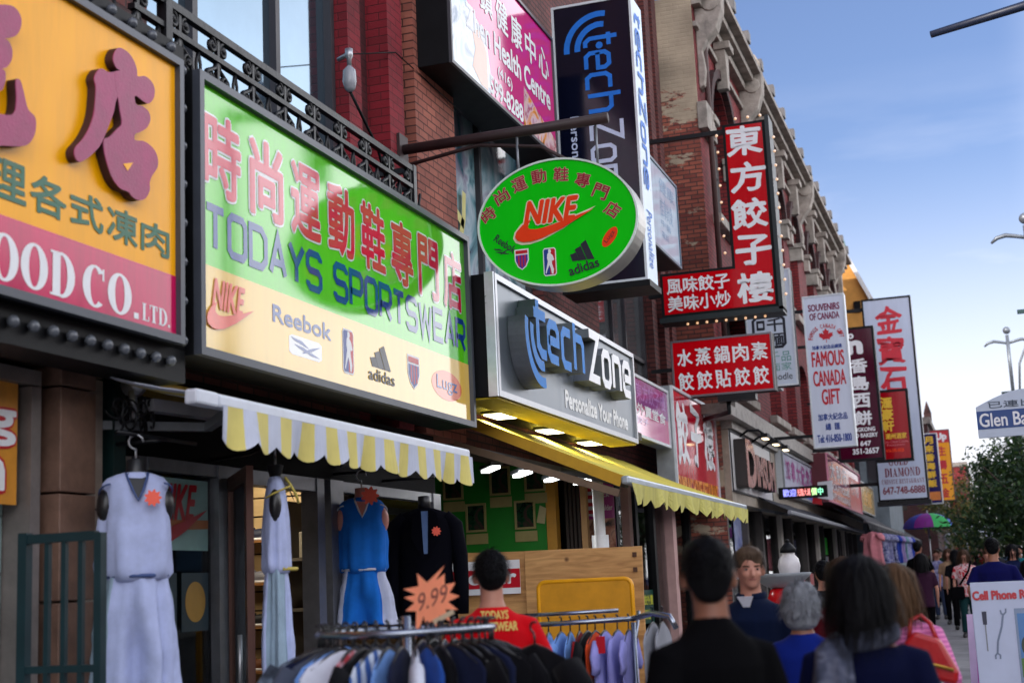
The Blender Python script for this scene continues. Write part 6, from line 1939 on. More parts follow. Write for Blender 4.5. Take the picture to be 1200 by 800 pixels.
for k, (x, z) in enumerate(((-6.12, 2.86), (-5.84, 2.46), (-5.52, 2.88), (-5.22, 2.46), (-4.98 - .1, 2.9))):
    pos = ('upper left', 'lower left', 'upper middle', 'lower right', 'upper right')[k]
    Ff = face_y(15.98, x - .13, x + .13, z - .17, z + .17)
    t = thing('picture_frame', '%s framed picture on the green wall of the phone shop' % pos, 'picture', Ff.p(.13, 0), 0, 'framed pictures on the green wall')
    mb = MB()
    for q in ([(0, 0), (.26, 0), (.26, .025), (0, .025)], [(0, .315), (.26, .315), (.26, .34), (0, .34)], [(0, .025), (.025, .025), (.025, .315), (0, .315)], [(.235, .025), (.26, .025), (.26, .315), (.235, .315)]): mb.prism(q, Ff.O, Ff.R, Ff.U, Ff.N, 0, .02)
    mb.build('frame', FRM, t)
    poly_part(Ff, [(.09, .07), (.91, .07), (.91, .93), (.09, .93)], swirl('framed_print', [c8(10, 20, 18), c8(20, 60, 40), c8(70, 50, 50), c8(16, 30, 26)], 5, .1), t, .004, name='print')
    poly_part(Ff, [(-.02, -.42), (1.04, -.42), (1.04, -.06), (-.02, -.06)], FRM, t, .001, thick=.004, name='caption_card')
mb = MB(); mb.prism([(0, 0), (.1, -.02), (.13, .16), (.05, .2)], (-5.08, 15.97, 2.36), (1, 0, 0), (0, 0, 1), (0, -1, 0), 0, .004)
tag(mb.build('hanging_tag', pm('tag_cream', c8(170, 160, 120))), 'cream tag hanging at the right of the green wall', 'tag')
# pink poster past the white column
Fp = face_y(16.6, -4.72, -4.29, 2.05, 2.86)
t = thing('poster', 'purple and pink massage poster standing behind the white column', 'poster', Fp.p(.2, 0))
mb = MB(); mb.prism([(0, 0), (Fp.w, 0), (Fp.w, Fp.h), (0, Fp.h)], Fp.O, Fp.R, Fp.U, Fp.N, -.02, 0); mb.build('panel', pm('poster_purple', c8(150, 24, 122), rough=.3), t)
poly_part(Fp, [(0, 0), (1, 0), (1, .42), (0, .42)], swirl('poster_photo', [c8(40, 20, 24), c8(150, 90, 70), c8(190, 140, 120), c8(70, 40, 40), c8(30, 20, 30)], 4.5, .3), t, .002, name='printed_photo')
poly_part(Fp, [(.05, .5), (.42, .45), (.38, 1), (.1, 1)], stripes('poster_stripes', c8(190, 180, 190), c8(180, 24, 50), 2, .09), t, .004, name='printed_photo')
lettering(Fp, 'back', .5, .88, .74, .82, INK_W, t); lettering(Fp, 'shoulder', .5, .95, .54, .62, INK_W, t)

# plywood counter in front of the phone shop
def ply(name):
    m, n, l, p = _newmat(name)
    tc = n.new("ShaderNodeTexCoord"); mp = n.new("ShaderNodeMapping"); mp.inputs['Scale'].default_value = (1.2, 1.2, 9); l.new(tc.outputs['Object'], mp.inputs[0])
    w = n.new("ShaderNodeTexNoise"); w.inputs['Scale'].default_value = 2.2; w.inputs['Detail'].default_value = 6; w.inputs['Distortion'].default_value = .8; l.new(mp.outputs[0], w.inputs['Vector'])
    rp = n.new("ShaderNodeValToRGB"); rp.color_ramp.elements[0].position = .35; rp.color_ramp.elements[0].color = (*c8(168, 122, 72), 1); rp.color_ramp.elements[1].position = .65; rp.color_ramp.elements[1].color = (*c8(206, 158, 100), 1)
    l.new(w.outputs['Fac'], rp.inputs[0])
    v = n.new("ShaderNodeTexVoronoi"); v.inputs['Scale'].default_value = 3.1; l.new(tc.outputs['Object'], v.inputs['Vector'])
    r2 = n.new("ShaderNodeMapRange"); r2.inputs[1].default_value = .05; r2.inputs[2].default_value = .1; l.new(v.outputs['Distance'], r2.inputs[0])
    mx = n.new("ShaderNodeMixRGB"); mx.inputs[1].default_value = (*c8(96, 58, 30), 1); l.new(r2.outputs[0], mx.inputs[0]); l.new(rp.outputs[0], mx.inputs[2])
    l.new(mx.outputs[0], p.inputs['Base Color']); p.inputs['Roughness'].default_value = .55
    return m
PLY = ply('plywood')
t = thing('plywood_counter', 'knotty plywood counter front behind the yellow frame', 'counter', (-3.6, 12.6, .14))
mb = MB(); mb.prism([(-3.98, .2), (-2.93, .2), (-2.90, 1.92), (-3.98, 1.93)], (0, 12.1, 0), (1, 0, 0), (0, 0, 1), (0, -1, 0), -.02, 0); mb.build('front_panel', PLY, t, bevel=.004)
mb = MB(); mb.prism([(-4.85, .2), (-3.985, .2), (-3.985, 1.93), (-4.85, 1.95)], (0, 12.2, 0), (1, 0, 0), (0, 0, 1), (0, -1, 0), -.02, 0); mb.build('side_panel', PLY, t)
mb = MB(); mb.box(-4.8, -3.1, 12.24, 12.7, 1.0, 1.04); mb.build('counter_top', PLY, t)
mb = MB()
for z in (1.85, 1.72): mb.box(-2.985, -2.95, 12.085, 12.099, z - .02, z + .02)
mb.build('hinge', pm('rust', c8(80, 50, 30)), t)
Fb = face_y(12.17, -4.72, -4.05, 1.56, 1.86)
t = thing('banner', 'white and red repair banner on the counter left of the plywood panel', 'banner', Fb.p(.33, 0))
poly_part(Fb, [(0, 0), (1, 0), (1, 1), (0, 1)], INK_W, t, .0, .006, 'cloth'); poly_part(Fb, [(.0, .18), (1, .18), (1, .74), (0, .74)], INK_R, t, .007, name='red_band')
lettering(Fb, 'Repair', .08, .94, .2, .7, INK_W, t, bold=.05, dz=.01)
t = thing('yellow_rack_panel', 'yellow metal panel with a rounded tube edge in front of the plywood', 'panel', (-3.25, 11.5, .12))
x0, x1, z0, z1, r_ = -3.67, -2.86, .9, 1.645, .06
pts = [(x0, 11.5, .15), (x0, 11.5, z1 - r_)] + [(x0 + r_ - r_ * cos(a), 11.5, z1 - r_ + r_ * sin(a)) for a in (.4, .8, 1.2, pi / 2)] + [(x1 - r_ + r_ * sin(a), 11.5, z1 - r_ + r_ * cos(a)) for a in (0, .4, .8, 1.2, pi / 2)] + [(x1, 11.5, .15)]
YP = pm('yellow_enamel', c8(232, 160, 8), rough=.35, var=.12)
mb = MB(); mb.tube(pts, .019, 10); mb.build('tube_edge', YP, t)
mb = MB(); mb.box(x0 + .01, x1 - .01, 11.49, 11.51, z0, z1 - .012); mb.build('sheet', pm('yellow_sheet', c8(212, 146, 20), rough=.45, var=.15), t)

# ------------------------------------------------------------------ clothes rails and hanging garments
def hanging(label, loc, rotz, mat, w=.21, h=.62, th=.035, sleeve=0.0, seed=0, group='clothes on the rails', cat='garment', name='hanging_garment', hanger=True, mat2=None):
    t = thing(name, label, cat, loc, rotz, group)
    if hanger:
        mb = MB(); mb.tube([(0, .022 * sin(a), .012 + .022 * cos(a)) for a in [-.6 + .5 * k for k in range(8)]] + [(0, 0, -.03), (0, 0, -.06)], .005, 5)
        mb.tube([(0, -w * .8, -.13), (0, -w * .3, -.075), (0, 0, -.058), (0, w * .3, -.075), (0, w * .8, -.13)], .007, 6)
        mb.build('hanger', FORMK, t, local=True)
    # built wide along local Y, thin along X
    secs = [(-.064, th * .3, w * .14, 0), (-.08, th * .45, w * .4, .1), (-.118, th * .6, w * .82, .3), (-.16, th * .8, w, .6), (-.3, th * 1.2, w * .97, .9), (-.3 - (h - .3) * .5, th * 1.35, w * .98, 1.1), (-h, th * 1.5, w * 1.02, 1.4), (-h - .003, th * .9, w * .9, 1.4)]
    v, f = drape(secs, n=32, fold=max(.009, th * .5), k=6, seed=seed)
    mb = MB(); mb.add(v, f, 0, True)
    if sleeve:
        for s in (-1, 1): mb.tube([(0, s * w * .8, -.14), (0, s * w * 1.05, -.22), (.01, s * w * 1.1, -.22 - sleeve * .5), (0, s * w * 1.08, -.2 - sleeve)], [(th * 1.1, .06), (th * 1.1, .07), (th, .065), (th * .9, .06)], 10)
    mb.build('cloth', mat, t, local=True)
    return t
PALE = {
 'navy': cloth('g_navy', c8(24, 30, 56)), 'black': cloth('g_black', c8(14, 14, 18)), 'light blue': cloth('g_lblue', c8(110, 150, 214)), 'white': cloth('g_white', c8(206, 210, 224)),
 'slate grey': cloth('g_slate', c8(70, 76, 92)), 'blue': cloth('g_blue', c8(40, 80, 160)), 'dark red': cloth('g_red', c8(130, 12, 22)), 'lavender': cloth('g_lav', c8(150, 150, 216)),
 'camouflage': swirl('g_camo', [c8(20, 24, 34), c8(60, 70, 86), c8(110, 124, 140), c8(30, 36, 46)], 9, .9), 'red and white': swirl('g_rw', [c8(200, 206, 220), c8(200, 206, 220), c8(190, 20, 40), c8(200, 206, 220)], 5, .9),
 'pale grey': cloth('g_pgrey', c8(150, 152, 160)), 'taupe': cloth('g_taupe', c8(86, 74, 74)), 'orange': cloth('g_orange', c8(220, 80, 40)), 'striped blue': stripes('g_stripe', c8(200, 210, 226), c8(50, 90, 160), 1, .06),
}
# round chrome rail
CHR = pm('chrome', c8(150, 156, 168), rough=.25, metal=.95, var=.1)
rc = Vector((-2.34, 5.50, 0)); rz = 1.45; rr_ = .36
t = thing('round_clothes_rail', 'round chrome clothes rail in front of the man in the red shirt', 'clothes rail', (rc.x, rc.y, gz(5.5)))
mb = MB(); mb.tube([(rc.x + rr_ * cos(2 * pi * k / 40), rc.y + rr_ * sin(2 * pi * k / 40), rz) for k in range(40)], .016, 10, closed=True); mb.build('ring', CHR, t)
mb = MB(); mb.tube([(rc.x, rc.y, gz(5.5)), (rc.x, rc.y, rz + .06)], .02, 10); build_each(mb, 'post', CHR, t)
mb = MB()
for k in range(3):
    a = 2 * pi * k / 3 + .4
    mb.beam((rc.x, rc.y, rz), (rc.x + rr_ * cos(a), rc.y + rr_ * sin(a), rz), .015, .015); mb.beam((rc.x, rc.y, gz(5.5) + .12), (rc.x + .45 * cos(a), rc.y + .45 * sin(a), gz(5.5) + .02), .025, .02)
build_each(mb, 'spoke', CHR, t)
cols = ['light blue', 'navy', 'black', 'camouflage', 'slate grey', 'white', 'camouflage', 'black', 'red and white', 'striped blue', 'light blue', 'navy', 'white', 'blue', 'black', 'black', 'navy', 'black', 'light blue', 'black']
fr = []
nG = 44
order = ['camouflage', 'slate grey', 'camouflage', 'navy', 'slate grey', 'light blue', 'white', 'red and white', 'black', 'striped blue', 'light blue', 'navy', 'white', 'blue', 'black', 'navy', 'black', 'black', 'navy', 'black', 'black', 'black', 'slate grey', 'navy', 'black', 'blue', 'black', 'navy', 'taupe', 'black', 'slate grey', 'black', 'navy', 'camouflage']
cnt = {}
nth = ['first', 'second', 'third', 'fourth', 'fifth', 'sixth', 'seventh', 'eighth', 'ninth', 'tenth', 'eleventh', 'twelfth', 'thirteenth']
for k in range(nG):
    a = pi + .35 + 2 * pi * k / nG
    c = order[k % 34]; cnt[c] = cnt.get(c, 0) + 1
    hanging('%s top on the round rail, %s of its colour round from the left' % (c, nth[cnt[c] - 1]), (rc.x + rr_ * cos(a), rc.y + rr_ * sin(a), rz + .005), a + pi / 2 + .5 * (random.random() - .5), PALE[c], w=.19, h=.58 + .1 * random.random(), th=.016 + .012 * random.random(), sleeve=.1 if k % 4 == 0 else 0, seed=k, group='tops on the round clothes rail')
# a dark coat slung on a hook at the rail's right
hanging('black coat hung out at the right end of the round rail', (-1.82, 5.62, 1.43), R(62), PALE['black'], w=.22, h=.8, th=.06, sleeve=.4, seed=77, group='tops on the round clothes rail')
# starburst price card
t = thing('price_card', 'orange starburst price card reading 9.99 clipped over the round rail', 'price card', (-2.23, 5.56, 1.44))
star = []
rng = random.Random(5)
for k in range(26):
    a = 2 * pi * k / 26 + .1
    r_ = (.112 if k % 2 == 0 else .074) * (.9 + .25 * rng.random())
    star.append((r_ * cos(a), r_ * sin(a)))
star[16] = (-.07, -.155); star[6] = (.06, .14); star[10] = (-.115, .05)
Nn = Vector((.36, -.93, 0)).normalized(); Rn = Vector((-Nn.y, Nn.x, 0))
Fs = Face((-2.23, 5.52, 1.57), Rn, (0, 0, 1), Nn, 1, 1)
mb = MB(); mb.prism(star, Fs.O, Fs.R, Fs.U, Fs.N, -.004, 0); mb.build('card', pm('card_orange', c8(250, 146, 104), rough=.6), t)
lettering(Fs, '9.99', -.06, .07, -.025, .045, pm('card_ink', c8(120, 60, 50)), t, shear=.4, bold=0, dz=.002, rot=.3)
mb = MB(); mb.beam((-2.23, 5.535, 1.48), (-2.15, 5.565, 1.52), .03, .02); mb.build('clip', pm('clip_cream', c8(190, 170, 140)), t)
mb = MB(); mb.tube([(-2.2, 5.55, 1.56), (-2.2, 5.55, 1.455)], .006, 6); mb.build('stem', CHR, t)
# straight rail on the right
t = thing('clothes_rail', 'straight chrome clothes rail in front of the plywood counter', 'clothes rail', (-2.35, 8.5, gz(8.5)))
mb = MB(); mb.tube([(-2.95, 8.5, 1.37), (-2.12, 8.5, 1.39)], .016, 10); mb.tube([(-2.95, 8.66, 1.43), (-2.25, 8.66, 1.44)], .013, 10)
mb.tube([(-2.12, 8.5, 1.39), (-1.98, 8.42, 1.42), (-1.86, 8.36, 1.40), (-1.82, 8.34, 1.33)], .018, 10); build_each(mb, 'rail', CHR, t)
mb = MB()
for x in (-2.95, -2.12):
    mb.tube([(x, 8.5, gz(8.5)), (x, 8.5, 1.37)], .016, 8); mb.beam((x, 8.2, gz(8.5) + .02), (x, 8.8, gz(8.5) + .02), .03, .03); mb.tube([(x, 8.5, 1.2), (x, 8.66, 1.43)], .012, 8)
build_each(mb, 'upright', CHR, t)
for k, (x, c, h, th, sl) in enumerate(((-2.86, 'taupe', .7, .05, .2), (-2.78, 'taupe', .72, .05, .1), (-2.66, 'light blue', .4, .035, 0), (-2.58, 'light blue', .78, .05, .1), (-2.52, 'light blue', .72, .045, 0), (-2.46, 'dark red', .8, .035, .1), (-2.41, 'black', .85, .035, .1), (-2.36, 'orange', .5, .02, 0), (-2.30, 'lavender', .75, .05, .1), (-2.22, 'lavender', .7, .05, 0), (-2.15, 'lavender', .78, .035, .1), (-1.98, 'pale grey', .95, .045, 0), (-1.92, 'pale grey', .98, .04, 0))):
    zz = 1.385 if x < -2.13 else 1.425
    hanging('%s %s on the straight rail, %s from its left end' % (c, 'trousers' if c == 'pale grey' else 'top', nth[k]), (x, 8.5 if x < -2.13 else 8.42, zz), R(16 * random.random() - 8), PALE[c], w=.2, h=h, th=th * .5, sleeve=sl, seed=100 + k, group='clothes on the straight rail')
mb = MB(); mb.prism([(0, 0), (.055, 0), (.055, .1), (0, .1)], (-2.3, 8.29, 1.2), (1, 0, 0), (0, 0, 1), (0, -1, 0), 0, .003)
tag(mb.build('price_tag', INK_R), 'red paper tag on a lavender top on the straight rail', 'price tag')

# clothes hung under the long awning and on the pavement rack up the street
swp = [swirl('p_blue', [c8(30, 30, 70), c8(60, 70, 130), c8(170, 170, 200), c8(40, 40, 90)], 14, .8), swirl('p_white', [c8(200, 200, 216), c8(160, 160, 200), c8(110, 110, 170), c8(200, 200, 220)], 12, .8), cloth('p_pink', c8(206, 130, 140)), cloth('p_cobalt', c8(40, 60, 150)), cloth('p_lilac', c8(150, 130, 180)), swirl('p_teal', [c8(30, 60, 70), c8(110, 150, 160), c8(50, 80, 100)], 10, .8)]
pn = ['blue patterned', 'white patterned', 'pink', 'cobalt blue', 'lilac', 'teal patterned']
seq = [2, 0, 1, 0, 3, 4, 5, 1, 3]
for k, q in enumerate(seq):
    y = 38.2 + 1.9 * k
    hanging('%s dress hanging under the long dark awning, %s from the near end' % (pn[q], nth[k]), (-2.98, y, 2.72 + .012 * (y - 38)), R(60), swp[q], w=.26, h=.95, th=.12, seed=200 + k, sleeve=.1, group='dresses under the long awning', hanger=True)
t = thing('pavement_rail', 'low rail of jerseys on the pavement beside the man in grey trousers', 'clothes rail', (-1.75, 33, gz(33)))
mb = MB(); mb.tube([(-1.75, 31.2, 1.35), (-1.75, 35.6, 1.4)], .02, 8); mb.tube([(-1.75, 31.2, gz(31)), (-1.75, 31.2, 1.35)], .02, 8); mb.tube([(-1.75, 35.6, gz(35)), (-1.75, 35.6, 1.4)], .02, 8); build_each(mb, 'rail', CHR, t)
for k, (c, n_) in enumerate(((PALE['black'], 'black'), (cloth('g_yellow', c8(230, 190, 30)), 'yellow'), (PALE['navy'], 'navy'), (PALE['white'], 'white'), (PALE['dark red'], 'dark red'), (PALE['blue'], 'blue'), (PALE['white'], 'pale'))):
    hanging('%s jersey on the low pavement rail up the street' % n_, (-1.75, 31.5 + .62 * k, 1.37), R(50), c, w=.26, h=.85, th=.1, seed=300 + k, group='jerseys on the pavement rail')

# ------------------------------------------------------------------ bowl on red stand (outside the restaurant)
t = thing('utility_box', 'grey metal utility box under the red stand', 'box', (-1.98, 14.0, gz(14)))
mb = MB(); mb.box(-2.24, -1.72, 13.75, 14.25, gz(14), 1.16); mb.build('cabinet', pm('box_grey', c8(112, 114, 122), rough=.5, var=.2), t, bevel=.015)
mb = MB(); mb.box(-2.2, -1.76, 13.73, 13.748, .3, 1.1); mb.build('door', pm('box_grey2', c8(100, 102, 110), rough=.5), t)
t = thing('bowl_stand', 'bulging red stand with white bands holding a wide grey bowl', 'stand', (-1.98, 14.0, 1.161))
mb = MB(); mb.rings([(-1.98, 14, 1.161, .14, .14), (-1.98, 14, 1.200, .15, .15), (-1.98, 14, 1.300, .12, .12), (-1.98, 14, 1.400, .15, .15), (-1.98, 14, 1.480, .12, .12), (-1.98, 14, 1.500, .08, .08)], 24); mb.build('pedestal', pm('red_lacquer', c8(196, 14, 26), rough=.25), t)
mb = MB(); mb.rings([(-1.98, 14, 1.162, .158, .158), (-1.98, 14, 1.200, .16, .16), (-1.98, 14, 1.202, .14, .14)], 24); mb.build('white_band', INK_W, t)
mb = MB(); mb.rings([(-1.98, 14, 1.495, .1, .1), (-1.98, 14, 1.520, .17, .17), (-1.98, 14, 1.600, .27, .27), (-1.98, 14, 1.630, .29, .29), (-1.98, 14, 1.635, .27, .27), (-1.98, 14, 1.560, .16, .16)], 32); mb.build('bowl', pm('bowl_grey', c8(140, 146, 152), rough=.4), t)
t = thing('lidded_jar', 'white round jar with a black lid standing in the grey bowl', 'jar', (-1.90, 14.0, 1.57))
mb = MB(); mb.rings([(-1.9, 14, 1.57, .06, .06), (-1.9, 14, 1.62, .095, .095), (-1.9, 14, 1.70, .11, .11), (-1.9, 14, 1.77, .095, .095), (-1.9, 14, 1.81, .06, .06), (-1.9, 14, 1.83, .065, .065)], 24); mb.build('body', pm('glazed_white', c8(210, 206, 208), rough=.3), t)
mb = MB(); mb.rings([(-1.9, 14, 1.831, .08, .08), (-1.9, 14, 1.87, .075, .075), (-1.9, 14, 1.91, .04, .04), (-1.9, 14, 1.93, .02, .02)], 20); mb.ball((-1.9, 14, 1.94), .022); mb.build('lid', BLACK, t)

for lbl, mat_, (y0, y1, z0, z1) in (('bright green paper notice on the terrace shop window', pm('paper_green', c8(30, 230, 30), rough=.6), (38.6, 40.6, 2.15, 2.62)), ('pale printed notice under the green one on the terrace shop window', swirl('paper_print', [c8(200, 206, 206), c8(120, 170, 180), c8(210, 210, 214), c8(190, 60, 80)], 3, .5), (38.6, 40.7, 1.55, 2.1)), ('tall blue and violet poster on the first terrace shop window', swirl('paper_blue', [c8(30, 40, 70), c8(90, 100, 160), c8(150, 160, 190), c8(120, 60, 100)], 4, .3), (25.6, 26.6, 1.6, 2.8)), ('red paper strip low on the terrace shop window', INK_R, (34.2, 37.0, 1.35, 1.65))):
    mb = MB(); mb.box(XB - .165, XB - .16, y0, y1, z0, z1); tag(mb.build('paper_notice', mat_), lbl, 'notice')
Fo2 = face_x(XB - .1, 24.5, 25.3, 2.62, 2.84)
t = thing('lit_sign', 'small red lit sign under the white fascia corner', 'sign', Fo2.p(.4, 0))
mb = MB(); mb.prism([(0, 0), (.8, 0), (.8, .22), (0, .22)], Fo2.O, Fo2.R, Fo2.U, Fo2.N, -.03, 0); mb.build('case', BLACK, t)
lettering(Fo2, 'OPEN', .08, .92, .2, .8, lamp_mat('red_glow', (1, .05, .04), 1.6), t, bold=.03)
# ------------------------------------------------------------------ pavement boards
def board(label, F, lean, col):
    t = thing('sandwich_board', label, 'sign board', F.p(F.w / 2, 0))
    mb = MB(); mb.prism([(0, 0), (F.w, 0), (F.w, F.h), (0, F.h)], F.O, F.R, F.U, F.N, -.025, 0); mb.build('front_board', col, t, bevel=.004)
    b = F.O - F.N * .35; mb = MB(); U2 = (F.p(0, F.h, -.03) - b).normalized(); mb.prism([(0, 0), (F.w, 0), (F.w, F.h), (0, F.h)], b, F.R, U2, F.N, -.02, 0); mb.build('rear_board', col, t)
    return t
Fa = Face((-.185, 10.45, gz(10.5)), Vector((1, .02, 0)).normalized(), Vector((0, .05, 1)).normalized(), Vector((.02, -1, .05)).normalized(), .64, 1.385)
t = board('white cell phone repair sandwich board with a phone picture', Fa, .05, pm('board_white', c8(186, 196, 220), rough=.4, var=.06))
lettering(Fa, 'Cell Phone Repair', .02, .77, .90, .955, INK_R, t, bold=.06)
NAVI = pm('ink_navy', c8(30, 40, 110), rough=.4)
poly_part(Fa, [(.43, .50), (.75, .50), (.75, .865), (.43, .865)], pm('phone_body', c8(120, 140, 170), rough=.2), t, .002, name='phone_print')
poly_part(Fa, [(.455, .53), (.725, .53), (.725, .84), (.455, .84)], pm('phone_sky', c8(60, 120, 180), rough=.2), t, .004, name='phone_print')
poly_part(Fa, [(.455, .53), (.725, .53), (.725, .62), (.59, .64), (.455, .62)], pm('phone_green', c8(70, 120, 40), rough=.2), t, .0055, name='phone_print')
poly_part(Fa, ellipse(.53, .68, .06, .05), pm('phone_tree', c8(20, 50, 30), rough=.2), t, .0065, name='phone_print')
poly_part(Fa, [(.10, .79), (.14, .79), (.145, .855), (.095, .855)], pm('driver_handle', c8(24, 30, 60), rough=.3), t, .002, name='screwdriver_print')
poly_part(Fa, [(.115, .66), (.128, .66), (.128, .79), (.115, .79)], ALUD, t, .002, name='screwdriver_print')
mb = MB(); ribbon(mb, Fa, [(.14, .90), (.15, .98), (.185, 1.08), (.20, 1.16)], .014, .002); ribbon(mb, Fa, [(.185, 1.19), (.19, 1.165), (.205, 1.16), (.22, 1.175), (.222, 1.2)], .011, .0025); ribbon(mb, Fa, [(.125, .86), (.125, .885), (.14, .9), (.157, .885), (.155, .86)], .011, .003)
mb.build('wrench_print', pm('wrench_grey', c8(110, 124, 150), rough=.3), t)
lettering(Fa, 'We Repair:', .06, .50, .455, .49, NAVI, t, bold=.035)
for k, s in enumerate(('- Broken Screens', '- Unlock Phones', '- Water Damage', '- All smart phones', '- Batteries')):
    lettering(Fa, s, .15, .66 + .03 * (k % 3), .40 - k * .042 - (.02 if k else 0), .43 - k * .042 - (.02 if k else 0), NAVI, t, bold=.03)
lettering(Fa, 'iphone ipad touch', .18, .7, .383, .398, pm('ink_greyblue', c8(110, 120, 170)), t)
Fm = Face((-.275, 11.2, gz(11.2)), (1, 0, 0), Vector((0.03, .06, 1)).normalized(), Vector((0, -1, .06)).normalized(), .5, 1.14)
t = board('magenta sandwich board half hidden behind the phone repair board', Fm, .05, pm('board_magenta', c8(206, 60, 190), rough=.4, var=.06))
poly_part(Fm, [(0, 0), (.1, 0), (.1, 1), (0, 1)], pm('board_pale', c8(214, 190, 224)), t, .002)
for k, (s, c) in enumerate((('HAIR', INK_W), ('CUT', INK_W), ('$', INK_Y), ('SALE', INK_Y), ('THIS', INK_W), ('WEEK', INK_W))):
    lettering(Fm, s, .16, .62, .88 - k * .1, .94 - k * .1, c, t, bold=.05)

# ------------------------------------------------------------------ umbrella
t = thing('umbrella', 'blue, purple and green market umbrella over the pavement', 'umbrella', (-1.7, 42, gz(42)))
cols_ = [pm('umb_blue', c8(40, 70, 170)), pm('umb_purple', c8(120, 30, 130)), pm('umb_green', c8(20, 160, 70)), pm('umb_blue', None) if False else MATS['umb_blue'], MATS['umb_purple'], MATS['umb_green'], MATS['umb_blue'], MATS['umb_purple']]
apex = Vector((-1.7, 42, 3.2))
for k in range(8):
    a0, a1 = 2 * pi * k / 8 + .25, 2 * pi * (k + 1) / 8 + .25
    mb = MB(); vs_, fs = [], []
    for i in range(7):
        q = i / 6; r_ = .72 * sin(q * pi / 2 * .98); z = 3.2 - .42 * (1 - cos(q * pi / 2))
        for j in range(5):
            a = a0 + (a1 - a0) * j / 4; rr2 = r_ * (1 - .05 * q * sin(pi * j / 4))
            vs_.append((apex.x + rr2 * cos(a), apex.y + rr2 * sin(a), z))
    for i in range(6):
        for j in range(4): b = i * 5 + j; fs.append((b, b + 5, b + 6, b + 1))
    mb.add(vs_, fs, 0, True); mb.build('panel', cols_[(k + 4) % 8], t)
mb = MB(); mb.tube([(-1.7, 42, gz(42)), (-1.7, 42, 3.28)], .02, 8); mb.build('pole', ALU, t)
# white canopies further up the street
for k, (x, y) in enumerate(((-.9, 62), (-.2, 70))):
    t = thing('market_canopy', ('nearer white stall canopy far up the pavement', 'farther white stall canopy far up the pavement')[k], 'canopy', (x, y, gz(y)))
    mb = MB(); z = gz(y) + 2.25
    mb.add([(x - 1, y - 1, z), (x + 1, y - 1, z), (x + 1, y + 1, z), (x - 1, y + 1, z), (x, y, z + .7)], [(0, 1, 4), (1, 2, 4), (2, 3, 4), (3, 0, 4), (3, 2, 1, 0)]); mb.build('roof', pm('canopy_white', c8(190, 196, 206), rough=.6), t)
    for sx in (-1, 1):
        for sy in (-1, 1):
            mb = MB(); mb.tube([(x + sx * .95, y + sy * .95, gz(y)), (x + sx * .95, y + sy * .95, z)], .03, 6); mb.build('leg', ALU, t)

# ------------------------------------------------------------------ street lamps, mast arm and street name sign
GP = pm('pole_green', c8(16, 58, 60), rough=.4, var=.2); GREYP = pm('pole_grey', c8(120, 128, 138), rough=.4, metal=.4)
def lamp(label, x, y, ztop):
    t = thing('street_lamp', label, 'street lamp', (x, y, gz(y)), 0, 'street lamps along the kerb')
    zb = ztop - 2.0
    mb = MB(); mb.tube([(x, y, gz(y)), (x, y, gz(y) + .8), (x, y, zb)], [.22, .17, .13], 12); mb.box(x + .12, x + .26, y - .12, y + .12, zb - .5, zb - .1); mb.build('pole', GP, t)
    mb = MB(); mb.tube([(x, y, zb), (x, y, ztop - .15)], .055, 8); mb.ball((x, y, ztop), .12); mb.build('upper_pole', GREYP, t)
    mb = MB(); mb.box(x - .35, x + .9, y - .05, y + .05, zb - .03, zb + .05); mb.build('crossbar', GP, t)
    for s in (-1, 1):
        mb = MB(); mb.tube([(x, y, ztop - .42), (x + s * .22, y, ztop - .36), (x + s * .42, y, ztop - .32), (x + s * .6, y, ztop - .36), (x + s * .72, y, ztop - .46)], [.04, .045, .05, .045, .025], 8); mb.build('lamp_arm', GREYP, t)
    mb = MB(); mb.tube([(x + .2, y, zb), (x + .28, y, zb + .9), (x + .55, y, zb + 1.5), (x + .8, y, zb + 1.7)], .035, 8); mb.build('lamp_arm', GREYP, t)
lamp('nearest grey and green street lamp at the right edge', 1.3, 31.1, 8.86)
lamp('farther green street lamp rising above the trees', 1.06, 47.1, 9.02)
t = thing('traffic_mast', 'dark signal mast whose long arm reaches into the top right sky', 'mast', (3.1, 20.4, gz(20)))
MK = pm('mast_navy', c8(24, 34, 58), rough=.45)
mb = MB(); mb.tube([(3.1, 20.4, gz(20)), (3.1, 20.4, 9.9)], [.16, .11], 12); mb.build('pole', MK, t)
mb = MB(); mb.tube([(-.14, 20, 9.09), (3.1, 20.4, 9.76)], [.05, .09], 10); mb.build('arm', MK, t)
mb = MB(); mb.box(1.15, 1.45, 20.0, 20.3, 8.3, 9.22); mb.build('signal_head', pm('signal_teal', c8(30, 90, 100), rough=.4), t)
for k in range(3):
    mb = MB(); mb.tube([(1.3, 20.0, 9.05 - .28 * k), (1.3, 19.9, 9.05 - .28 * k)], [.1, .11], 12); mb.build('signal_lens', BLACK, t)
t = thing('street_name_sign', 'arched blue and white street name sign with Chinese characters on top', 'street sign', (.5, 14.7, gz(14.7)))
Fn = face_y(14.66, -.035, .96, 2.86, 3.34)
prof = [(0, 0), (Fn.w, 0), (Fn.w, .31)] + [(Fn.w - Fn.w * k / 12, .31 + .15 * sin(pi * k / 12)) for k in range(1, 12)] + [(0, .31)]
mb = MB(); mb.prism(prof, Fn.O, Fn.R, Fn.U, Fn.N, -.03, 0); mb.build('plate', pm('sign_plate', c8(186, 198, 216), rough=.4, var=.06), t, bevel=.004)
poly_part(Fn, [(0, .085 / Fn.h), (1, .085 / Fn.h), (1, .265 / Fn.h), (0, .265 / Fn.h)], pm('name_blue', c8(24, 66, 130), rough=.4), t, .002, name='blue_band')
lettering(Fn, 'Glen Baillie Pl', .025, .80, .225, .50, INK_W, t, bold=.02)
lettering(Fn, '已連比利坊', .12, .86, .60, .74, pm('name_grey', c8(70, 84, 100)), t, bold=.01)
